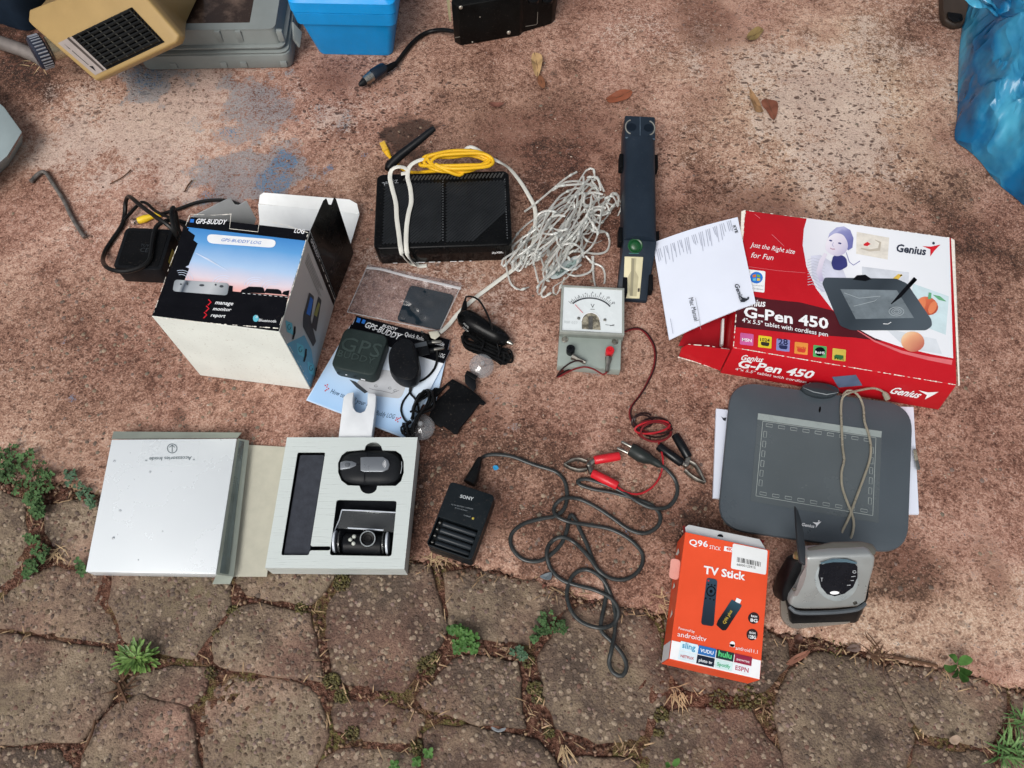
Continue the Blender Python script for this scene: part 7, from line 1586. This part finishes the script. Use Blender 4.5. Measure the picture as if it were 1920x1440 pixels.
# blue plastic bag
bgm = bpy.data.materials.new('blue_film'); bgm.use_nodes = True
def bag_nodes(m):
    t = m.node_tree; n = t.nodes; L = t.links.new; b = n['Principled BSDF']; out = n['Material Output']
    tc = n.new('ShaderNodeTexCoord'); nz = n.new('ShaderNodeTexNoise'); nz.inputs['Scale'].default_value = 9; nz.inputs['Detail'].default_value = 5; nz.inputs['Roughness'].default_value = .5
    mp = n.new('ShaderNodeMapping'); mp.inputs['Scale'].default_value = (2.2, .7, 1); mp.inputs['Rotation'].default_value = (0, 0, .35); L(tc.outputs['Object'], mp.inputs['Vector']); L(mp.outputs[0], nz.inputs['Vector'])
    rp = n.new('ShaderNodeValToRGB'); rp.color_ramp.elements[0].position = .40; rp.color_ramp.elements[1].position = .60
    rp.color_ramp.elements[0].color = srgb('#1173a8') + (1,); rp.color_ramp.elements[1].color = srgb('#5cc1e2') + (1,)
    L(nz.outputs['Fac'], rp.inputs['Fac']); L(rp.outputs[0], b.inputs['Base Color']); b.inputs['Roughness'].default_value = .16; b.inputs['Specular IOR Level'].default_value = .6; b.inputs['Alpha'].default_value = .8
    n2 = n.new('ShaderNodeTexNoise'); n2.inputs['Scale'].default_value = 17; n2.inputs['Detail'].default_value = 1.5; L(mp.outputs[0], n2.inputs['Vector'])
    ab = n.new('ShaderNodeMath'); ab.operation = 'SUBTRACT'; L(n2.outputs['Fac'], ab.inputs[0]); ab.inputs[1].default_value = .5
    a2 = n.new('ShaderNodeMath'); a2.operation = 'ABSOLUTE'; L(ab.outputs[0], a2.inputs[0]); a3 = n.new('ShaderNodeMath'); a3.operation = 'MULTIPLY_ADD'; L(a2.outputs[0], a3.inputs[0]); a3.inputs[1].default_value = -3.; a3.inputs[2].default_value = 1.
    bp = n.new('ShaderNodeBump'); bp.inputs['Strength'].default_value = 1.; bp.inputs['Distance'].default_value = .010; L(a3.outputs[0], bp.inputs['Height']); L(bp.outputs[0], b.inputs['Normal'])
    tl = n.new('ShaderNodeBsdfTranslucent'); L(rp.outputs[0], tl.inputs[0]); mx = n.new('ShaderNodeMixShader'); mx.inputs[0].default_value = .28; L(b.outputs[0], mx.inputs[1]); L(tl.outputs[0], mx.inputs[2]); L(mx.outputs[0], out.inputs['Surface'])
bag_nodes(bgm)
pb_ = thing('plastic_bag', 'crumpled translucent blue plastic bag, filled and tied, at the right edge', 'bag', P(1880, 200, 0))
bo = [(1812, 10), (1802, 60), (1797, 110), (1795, 170), (1794, 215), (1789, 250), (1793, 268), (1815, 284), (1838, 305), (1865, 340), (1900, 370), (1935, 392), (2010, 380), (2080, 260), (2060, 90), (1990, -40), (1900, -50), (1840, -20)]
gr = [P(x, y, 0) for x, y in bo]; kn_ = P(1868, 12, .085); cB_ = sum(gr, Vector()) / len(gr)
gr = spline(gr, .006, closed=True); ringsB = []
prof = [(1., .001), (1.015, .008), (1.005, .02), (.975, .034), (.93, .048), (.87, .061), (.80, .072), (.72, .081), (.63, .089), (.54, .095), (.45, .099), (.36, .102), (.27, .104), (.18, .105), (.08, .105)]
for si, (s_, z_) in enumerate(prof):
    rg = []
    for i, p in enumerate(gr):
        tgt = cB_.lerp(Vector((kn_.x, kn_.y, 0)), .25 * (1 - s_)); q = tgt + (p - tgt) * s_
        an = math.atan2(p.y - kn_.y, p.x - kn_.x); k_ = z_ / .105
        fold = 1 - abs(2 * float(vnoise(an * 2.2 + 5, s_ * .9, 2.1)) - 1); cr_ = 1 - abs(2 * float(vnoise(q.x, q.y, 19)) - 1); cr2 = 1 - abs(2 * float(vnoise(q.x + 3, q.y, 47)) - 1)
        rg.append(Vector((q.x, q.y, max(.0008, z_ * .9 + (.024 * fold + .026 * cr_ ** 3 + .012 * cr2 ** 3) * min(1, k_ * 1.6) - .012 * k_))))
    ringsB.append(rg)
MB().loft(ringsB).build('bag_body', bgm, pb_, smooth=35)
for pts, w_ in (([(1868, 25, .10), (1850, 12, .11), (1828, 6, .115), (1800, -10, .11)], .010), ([(1868, 22, .10), (1862, 8, .115), (1850, -4, .12), (1840, -30, .12)], .009), ([(1872, 22, .10), (1888, 8, .11), (1900, -20, .11)], .009)):
    MB().tube(spline(pz(pts)), [.0025 + .001 * math.sin(k * .9) for k in range(300)], 8, flat=w_ / .004).build('tied_handle', bgm, pb_, smooth=60)

# ================================================================== weeds, fallen leaves, loose dirt
gA = mat('clover_green', '#34492a', .6, var=.4, scale=60, spec=.15, col2='#506f45'); gB = mat('fresh_leaf_green', '#3a5f2b', .5, var=.35, scale=50, spec=.2, col2='#587f42'); gC = mat('blue_green_weed', '#2f4a34', .6, var=.3, scale=60, col2='#4d6d50')
stem_m = mat('weed_stem', '#6a5a3a', .6, var=.2); straw_m = mat('dry_straw', '#b39a78', .7, var=.25, scale=90, spec=.2); twig_m = mat('dry_twig', '#5a4334', .8, var=.3, spec=.15)
def leaf_fan(mb, c, d, n, L, w, cup=.15, k=5):
    """one leaf: a pointed oval from c along d, lifted a little at the rim"""
    d = d.normalized(); s_ = n.cross(d).normalized(); prof = [(0, 0.08), (.25, .75), (.55, 1.), (.82, .7), (1., .1)]
    Lft = [c + d * (L * t) + s_ * (w * q / 2) + n * (cup * w * q * q * .4 - .12 * L * t * t) for t, q in prof]; Rgt = [c + d * (L * t) - s_ * (w * q / 2) + n * (cup * w * q * q * .4 - .12 * L * t * t) for t, q in prof]
    Mid = [c + d * (L * t) - n * (.12 * L * t * t) for t, q in prof]
    b = len(mb.v); mb.v += Lft + Mid + Rgt; m_ = len(prof)
    for i in range(m_ - 1): mb.f += [(b + i, b + i + 1, b + m_ + i + 1, b + m_ + i), (b + m_ + i, b + m_ + i + 1, b + 2 * m_ + i + 1, b + 2 * m_ + i)]
def trefoil(mb, c, r, rr_):
    n = Vector((rr_.uniform(-.45, .45), rr_.uniform(-.6, .2), 1)).normalized(); a0 = rr_.uniform(0, 6.3)
    x = n.orthogonal().normalized(); y = n.cross(x)
    for k in range(3):
        a = a0 + k * 2.094; leaf_fan(mb, c, x * math.cos(a) + y * math.sin(a), n, r * rr_.uniform(.85, 1.1), r * rr_.uniform(.8, 1.), .35)
def clover(label, spots, n, r, h, m, seed):
    rr_ = random.Random(seed); cx = sum(s_[0] for s_ in spots) / len(spots); cy = sum(s_[1] for s_ in spots) / len(spots); base = P(cx, cy, -.006)
    t = thing('clover_plant', label, 'plant', base, 'small weeds in the joints'); lv_, st_ = MB(), MB()
    for k in range(n):
        sx, sy, rad = rr_.choice(spots); a = rr_.uniform(0, 6.28); q = rad * math.sqrt(rr_.random())
        top_ = P(sx + math.cos(a) * q, sy + math.sin(a) * q, h * rr_.uniform(.3, 1.)); trefoil(lv_, top_, r * rr_.uniform(.6, 1.15), rr_)
        root = P(sx + math.cos(a) * q * .5, sy + math.sin(a) * q * .5, -.006); st_.tube([root, root.lerp(top_, .6) + Vector((0, 0, .002)), top_], .0005, 4)
    lv_.build('foliage', m, t, smooth=0); st_.build('stems', stem_m, t); return t
clover('large spreading patch of small clover at the left edge of the slab', [(20, 855, 24), (55, 870, 28), (80, 900, 22), (40, 905, 26), (10, 885, 20), (62, 935, 18), (70, 958, 12)], 240, .0038, .011, gA, 1)
clover('clover sprig on the slab edge, right of the large clover patch', [(140, 905, 20), (160, 925, 16), (172, 940, 10), (130, 890, 10)], 44, .0038, .008, gC, 2)
clover('clover trailing down the joint below the large clover patch', [(60, 1010, 14), (75, 1030, 16), (58, 1060, 12), (85, 1045, 12), (50, 1075, 8)], 64, .0038, .009, gA, 3)
clover('tiny clover sprig against the lower left corner of the silver lid', [(145, 1055, 9), (152, 1068, 7)], 16, .0045, .010, gA, 4)
clover('bright green clover tuft in the joint below the silver tray', [(868, 1190, 18), (885, 1200, 14), (860, 1215, 14), (850, 1180, 8), (888, 1215, 8)], 72, .0045, .012, gB, 5)
clover('pale green clover tuft beside the loops of the mains cord', [(1030, 1165, 22), (1050, 1175, 12), (1015, 1180, 14), (1002, 1196, 6)], 54, .0036, .007, gA, 6)
clover('faint low clover sprig in the joint left of the cord loop', [(970, 1222, 10), (980, 1230, 7)], 18, .004, .006, gC, 7)
clover('small seedling pair at the bottom edge, left of the middle', [(740, 1432, 7)], 6, .006, .010, gB, 8)
clover('single round seedling leaf near the bottom edge, between two stones', [(803, 1413, 5)], 4, .006, .008, gB, 9)
clover('little sprig at the bottom edge beside a single round seedling', [(783, 1428, 5)], 4, .005, .008, gB, 10)
def rosette(name, label, cx, cy, n, L, w, m, seed, h=.02, arc=6.283):
    rr_ = random.Random(seed); base = P(cx, cy, -.005); t = thing(name, label, 'plant', base); mb = MB()
    for k in range(n):
        a = arc * k / n + rr_.uniform(-.2, .2); el_ = rr_.uniform(.15, .9); d = Vector((math.cos(a), math.sin(a), el_)).normalized(); l = L * rr_.uniform(.6, 1.1)
        off_ = Vector((math.cos(a) * 1.35, math.sin(a), 0)) * rr_.uniform(0, L * 1.25); c_ = base + off_ + Vector((0, 0, rr_.uniform(.004, h)))
        leaf_fan(mb, c_, d, Vector((-d.x * d.z, -d.y * d.z, 1)).normalized(), l, w * rr_.uniform(.7, 1.1), .3)
    mb.build('foliage', m, t, smooth=0); MB().tube([base, base + Vector((0, 0, h))], .0012, 6).build('stem', stem_m, t); return t
rosette('leafy_weed', 'dense bright green leafy weed growing in the joint below the silver lid', 265, 1236, 120, .010, .0034, mat('yellow_green_weed', '#4c6f30', .5, var=.3, scale=60, col2='#7c9c52'), 11, .016)
def big_leaf(px, z0, z1, m, parent):
    ring = [P(x, y, z0 + (z1 - z0) * k) for x, y, k in px]; c_ = sum(ring, Vector()) / len(ring) - Vector((0, 0, .002))
    mb = MB(); ring = spline(ring, .004, closed=True); mb.v = ring + [c_]; n = len(ring); mb.f = [(i, (i + 1) % n, n) for i in range(n)]
    return mb.build('leaf', m, parent, smooth=80)
bp_ = thing('broadleaf_seedling', 'single broad leaved green seedling at the slab edge on the right', 'plant', P(1796, 1252, -.005))
for l in ([(1796, 1246, 0), (1800, 1232, .6), (1812, 1228, 1), (1824, 1236, 1), (1820, 1244, .7), (1808, 1248, .3)], [(1794, 1246, 0), (1782, 1248, .5), (1770, 1246, 1), (1772, 1256, .9), (1782, 1262, .6), (1793, 1254, .2)], [(1792, 1244, 0), (1786, 1236, .6), (1778, 1228, 1), (1790, 1226, 1), (1796, 1236, .5)], [(1798, 1250, 0), (1812, 1254, .5), (1824, 1260, 1), (1816, 1268, .8), (1804, 1262, .4)], [(1795, 1252, 0), (1790, 1262, .5), (1784, 1270, .9), (1794, 1270, .9), (1798, 1260, .4)], [(1800, 1256, 0), (1812, 1266, .4), (1818, 1276, .6), (1806, 1280, .6), (1798, 1268, .3)]): big_leaf(l, .002, .018, gB, bp_)
MB().tube([P(1797, 1250, -.006), P(1796, 1248, .006)], .001, 6).build('stem', stem_m, bp_)
bp2 = thing('broadleaf_seedling', 'small two leaved seedling at the bottom edge right of the middle', 'plant', P(1262, 1432, -.005))
for l in ([(1258, 1436, 0), (1252, 1428, .8), (1247, 1432, 1), (1250, 1440, .8)], [(1260, 1434, 0), (1264, 1424, .8), (1274, 1422, 1), (1274, 1432, .8), (1266, 1438, .3)]): big_leaf(l, .001, .010, gB, bp2)
def tuft(name, label, cx, cy, n, L, m, seed, up=.9, spread=8, group=None, cat='grass', w=.0016, ang=None):
    rr_ = random.Random(seed); t = thing(name, label, cat, P(cx, cy, -.005), group); mb = MB()
    for k in range(n):
        b = P(cx + rr_.uniform(-spread, spread), cy + rr_.uniform(-spread, spread) * .7, -.005); a = rr_.uniform(0, 6.28) if ang is None else ang + rr_.uniform(-.7, .7); l = L * rr_.uniform(.5, 1.1); e = up * rr_.uniform(.2, 1.)
        d = Vector((math.cos(a), math.sin(a), 0)); pts = [b + d * (l * q) + Vector((0, 0, l * e * (q - .75 * q * q) * 1.6 + .003)) for q in (0, .3, .6, 1.)]; s_ = Vector((-d.y, d.x, 0)) * (w / 2)
        i = len(mb.v); mb.v += [pts[0] - s_, pts[0] + s_, pts[1] - s_, pts[1] + s_, pts[2] - s_ * .8, pts[2] + s_ * .8, pts[3]]; mb.f += [(i, i + 1, i + 3, i + 2), (i + 2, i + 3, i + 5, i + 4), (i + 4, i + 5, i + 6)]
    mb.build('blades', m, t, smooth=0); return t
grs = mat('grass_green', '#456a36', .5, var=.25, scale=60, col2='#6f8f55')
tuft('grass_tuft', 'green grass tuft in the bottom right corner', 1888, 1408, 48, .026, grs, 1, spread=20, w=.0019); tuft('grass_tuft', 'thin grass tuft at the right edge above the corner tuft', 1908, 1350, 16, .020, grs, 2, spread=11)
SG = 'dry grass tufts in the joints'
tuft('dry_grass_tuft', 'dry straw tuft below the orange carton', 1268, 1300, 18, .018, straw_m, 3, .4, 11, SG, ang=-1.6, w=.0010); tuft('dry_grass_tuft', 'dry straw tuft at the bottom edge below the cord loop', 1060, 1402, 16, .018, straw_m, 4, .4, 9, SG, ang=-1.5, w=.0010)
tuft('dry_grass_tuft', 'dry straw tuft on the slab edge left of the orange carton', 1236, 1130, 18, .018, straw_m, 5, .4, 12, SG, w=.0009); tuft('dry_grass_tuft', 'dry straw between the silver tray and the battery charger', 812, 1046, 18, .020, straw_m, 6, .35, 14, SG, w=.0009)
tuft('dry_grass_tuft', 'dry straw in the joint at the lower left of the silver lid', 112, 1040, 18, .018, straw_m, 7, .35, 13, SG, w=.0009); tuft('dry_grass_tuft', 'dry fibres on the slab beneath the heater dial', 75, 118, 26, .03, straw_m, 8, .3, 16, SG)
tuft('dry_grass_tuft', 'dry grass beside the broad leaved seedling joint at right', 1640, 1228, 18, .024, twig_m, 9, .3, 16, SG); tuft('dry_grass_tuft', 'dry stalks in the joint beside the bright leafy weed', 232, 1290, 16, .026, twig_m, 10, .3, 10, SG)
# fallen leaves, each its own
def fallen(label, px, col, z=.004, name='fallen_leaf', cat='leaf', bend=.010):
    px = px; ring = [P(x, y, z) for x, y in px]; c_ = sum(ring, Vector()) / len(ring); ring = spline(ring, .003, closed=True); n = len(ring)
    ring = [p + Vector((0, 0, bend * (float(vnoise(p.x, p.y, 60)) - .3))) for p in ring]; ring = [Vector((p.x, p.y, max(.0006, p.z))) for p in ring]
    mb = MB(); inn = [c_ + (p - c_) * .5 + Vector((0, 0, .0004)) for p in ring]; mb.v = ring + inn + [c_ - Vector((0, 0, .0012))]
    mb.f = [(i, (i + 1) % n, n + (i + 1) % n, n + i) for i in range(n)] + [(n + i, n + (i + 1) % n, 2 * n) for i in range(n)]
    o = mb.build(name, mat('leaf_' + col.strip('#'), col, .55, var=.18, scale=70, bump=.15, spec=.3), smooth=80); tag(o, label, cat)
    if name == 'fallen_leaf':
        far_ = max(ring, key=lambda p: (p - c_).length); opp = min(ring, key=lambda p: (p - c_).dot(far_ - c_))
        MB().tube(spline([far_ + (far_ - c_) * .35 + Vector((0, 0, .0006)), far_ + Vector((0, 0, .0005)), c_ - Vector((0, 0, .0004)), opp + Vector((0, 0, .0005))], .002), .0004, 5).build('midrib', twig_m, o)
    return o
fallen('tan oval fallen leaf on the slab below the black unit', [(998, 101), (1006, 101), (1015, 108), (1017, 120), (1013, 135), (1008, 144), (1002, 138), (996, 120)], '#a58760')
fallen('reddish curled leaf sheath just below the tan oval leaf', [(1007, 147), (1014, 141), (1022, 152), (1021, 166), (1011, 160)], '#7a4f38')
fallen('olive brown fallen leaf near the top edge, right of the middle', [(1400, 78), (1403, 62), (1420, 53), (1432, 56), (1425, 66), (1410, 78)], '#7a6640')
fallen('light brown half of a fallen leaf pair above the red carton', [(1404, 172), (1414, 180), (1426, 195), (1431, 210), (1418, 212), (1408, 196)], '#8a6a4a')
fallen('darker red brown half of the fallen leaf pair above the red carton', [(1427, 191), (1440, 186), (1456, 193), (1457, 215), (1450, 222), (1437, 206)], '#6b4030')
fallen('rust coloured bark flake above the navy drive casing', [(1137, 183), (1160, 173), (1184, 172), (1180, 182), (1155, 190), (1140, 190)], '#7d4630')
fallen('thin reddish bark flake on the slab above the router', [(917, 196), (945, 193), (936, 203), (921, 204)], '#7b5044')
fallen('pinkish brown curled leaf in the joint right of the orange carton', [(1470, 1245), (1490, 1229), (1518, 1219), (1510, 1232), (1482, 1247)], '#8a5f4e', .002)
fallen('dark brown leaf in the joint below the silver receiver', [(1486, 1196), (1496, 1189), (1505, 1199), (1497, 1209), (1488, 1206)], '#553a31', .002)
fallen('grey brown leaf wedged under the slab edge below the receiver', [(1586, 1218), (1600, 1207), (1615, 1213), (1608, 1223)], '#75635b', .002)
fallen('small grey blue chip in the joint beside the cord loops', [(1012, 1080), (1034, 1074), (1032, 1088), (1020, 1086)], '#5d666c', .001, 'plastic_chip', 'chip')
fallen('pale stone flake in the joint at the lower right', [(1778, 1385), (1790, 1378), (1800, 1384), (1794, 1396), (1782, 1394)], '#a08a78', .002, 'stone_flake', 'stone')
fallen('small bright blue paint chip above the battery charger cord', [(924, 874), (932, 873), (935, 879), (927, 882)], '#2f8fc0', .002, 'paint_chip', 'chip', .001)
fallen('curved grey plastic fragment near the bottom edge, left of the middle', [(922, 1362), (934, 1368), (948, 1364), (946, 1370), (934, 1373), (923, 1368)], '#7b7f83', .003, 'plastic_fragment', 'fragment', .001)
for lab, pts, r in (('long dry twig along the slab edge at right', [(1676, 1232), (1700, 1236), (1730, 1242), (1758, 1249)], .0016), ('dark twig in the joint below the leafy weed', [(222, 1280), (230, 1300), (238, 1318)], .0015), ('thin twig on the slab below the heater', [(206, 345), (230, 332), (246, 318)], .0008), ('short red twig by the blue paint stain', [(346, 360), (352, 348), (360, 338)], .0010), ('slim twig in the joint between the lower left stones', [(158, 1406), (172, 1376), (178, 1350)], .0014)):
    o = MB().tube(spline(pz(pts, .002)), r, 6).build('twig', twig_m); tag(o, lab, 'twig', 'twigs')
# loose crumbs, straw and moss that nobody could count
random.seed(99)
boxes = [(min(p.x for p in o_), max(p.x for p in o_), min(p.y for p in o_), max(p.y for p in o_), o_) for o_ in OUTL]
def in_paver(x, y): return any(b[0] < x < b[1] and b[2] < y < b[3] and inside((x, y), b[4]) for b in boxes)
def joint_points(n):
    out = []
    while len(out) < n:
        x = random.uniform(-.72, .72); y = random.uniform(-.06, .62)
        if y < float(edge_y(np.array([x]))[0]) + .006 and not in_paver(x, y): out.append((x, y))
    return out
SOILC = [srgb(c) for c in ('#5a3d31', '#74523f', '#3e2920', '#8a6b58', '#a38772', '#6b3f33', '#4d352b', '#94795f')]
JP = joint_points(5200)
for x, y in JP[:3600]: pebble(x, y, -.0045 + random.uniform(-.002, .002), random.choice((.0006, .0009, .0012, .0018, .0024)), random.choice(SOILC), .8)
ex = np.random.default_rng(3).uniform(-.7, .85, 900)
for x, yy in zip(ex, edge_y(ex)): pebble(float(x), float(yy) - abs(random.gauss(0, .007)), -.004 + random.uniform(-.001, .003), random.choice((.0008, .0012, .0018, .0026)), random.choice(SOILC), .8)
flush_pebbles('soil_crumbs', pavement)
SL = [srgb(c) for c in ('#8f6f60', '#b99d8a', '#6a4a3e', '#c9b4a2', '#5a3c31', '#a58673', '#7c5a4b', '#d3c3b3')]
for k in range(3200):
    x = random.uniform(-.85, .85); y = random.uniform(.1, 1.12)
    if y > float(edge_y(np.array([x]))[0]) + .004: pebble(x, y, -.0002, random.choice((.0005, .0006, .0008, .0011, .0016)), random.choice(SL), .7)
AG = [srgb(c) for c in ('#8f7f6b', '#a08f7d', '#7d7466', '#9a7867', '#b09a84', '#86726a', '#6d5f55')]
for k in range(1500):
    px, py = random.choice(((random.uniform(0, 500), random.uniform(520, 850)), (random.uniform(780, 1320), random.uniform(700, 1130)), (random.uniform(1300, 1900), random.uniform(0, 1200)), (random.uniform(0, 1900), random.uniform(130, 1000)))); p = P(px, py)
    if p.y > float(edge_y(np.array([p.x]))[0]) + .006: pebble(p.x, p.y, -.0011, random.choice((.0014, .002, .0026, .0034)), random.choice(AG), .28)
tag(flush_pebbles('grit', None), 'loose grit and small stones scattered over the slab', 'grit')
MOS = [srgb(c) for c in ('#4a4a22', '#5d5b2c', '#3b3d1e', '#6d6a38', '#585026')]
for px, py, rad, n in ((438, 1150, 14, 110), (432, 1175, 10, 60), (640, 1092, 16, 120), (622, 1278, 16, 150), (640, 1305, 14, 110), (800, 1248, 18, 130), (815, 1232, 10, 60), (1003, 1290, 14, 150), (1008, 1310, 10, 80), (1030, 1375, 10, 60), (990, 1240, 12, 60), (660, 1374, 14, 80), (1400, 1310, 24, 90), (1350, 1312, 20, 70), (1240, 1340, 14, 60), (565, 1140, 12, 50), (1235, 1375, 10, 40), (405, 1190, 9, 60), (395, 1262, 12, 50), (1560, 1226, 26, 60), (780, 1400, 14, 50)):
    for k in range(n):
        a = random.uniform(0, 6.28); q = rad * math.sqrt(random.random()); p = P(px + q * math.cos(a), py + q * math.sin(a), -.004)
        pebble(p.x, p.y, -.0042 + random.uniform(-.001, .0015), random.choice((.0010, .0014, .0019)), random.choice(MOS), .9)
flush_pebbles('moss', pavement)
sb = MB()
for x, y in JP[3600:4300] + [(float(a), float(b) - abs(random.gauss(0, .008))) for a, b in zip(ex[:160], edge_y(ex[:160]))]:
    a = random.uniform(0, 6.28); l = random.uniform(.004, .016); d = Vector((math.cos(a), math.sin(a), random.uniform(-.15, .3))) * l; s_ = Vector((-math.sin(a), math.cos(a), 0)) * random.uniform(.0003, .0007); p = Vector((x, y, -.0025)); i = len(sb.v)
    sb.v += [p - s_, p + s_, p + d * .6 + s_ + Vector((0, 0, .001)), p + d * .6 - s_ + Vector((0, 0, .001)), p + d]; sb.f += [(i, i + 1, i + 2, i + 3), (i + 3, i + 2, i + 4)]
tag(sb.build('straw_bits', mat('straw_litter', '#8d7358', .75, var=.4, scale=60, spec=.15, col2='#b79b7a'), pavement, smooth=0), kind='stuff')
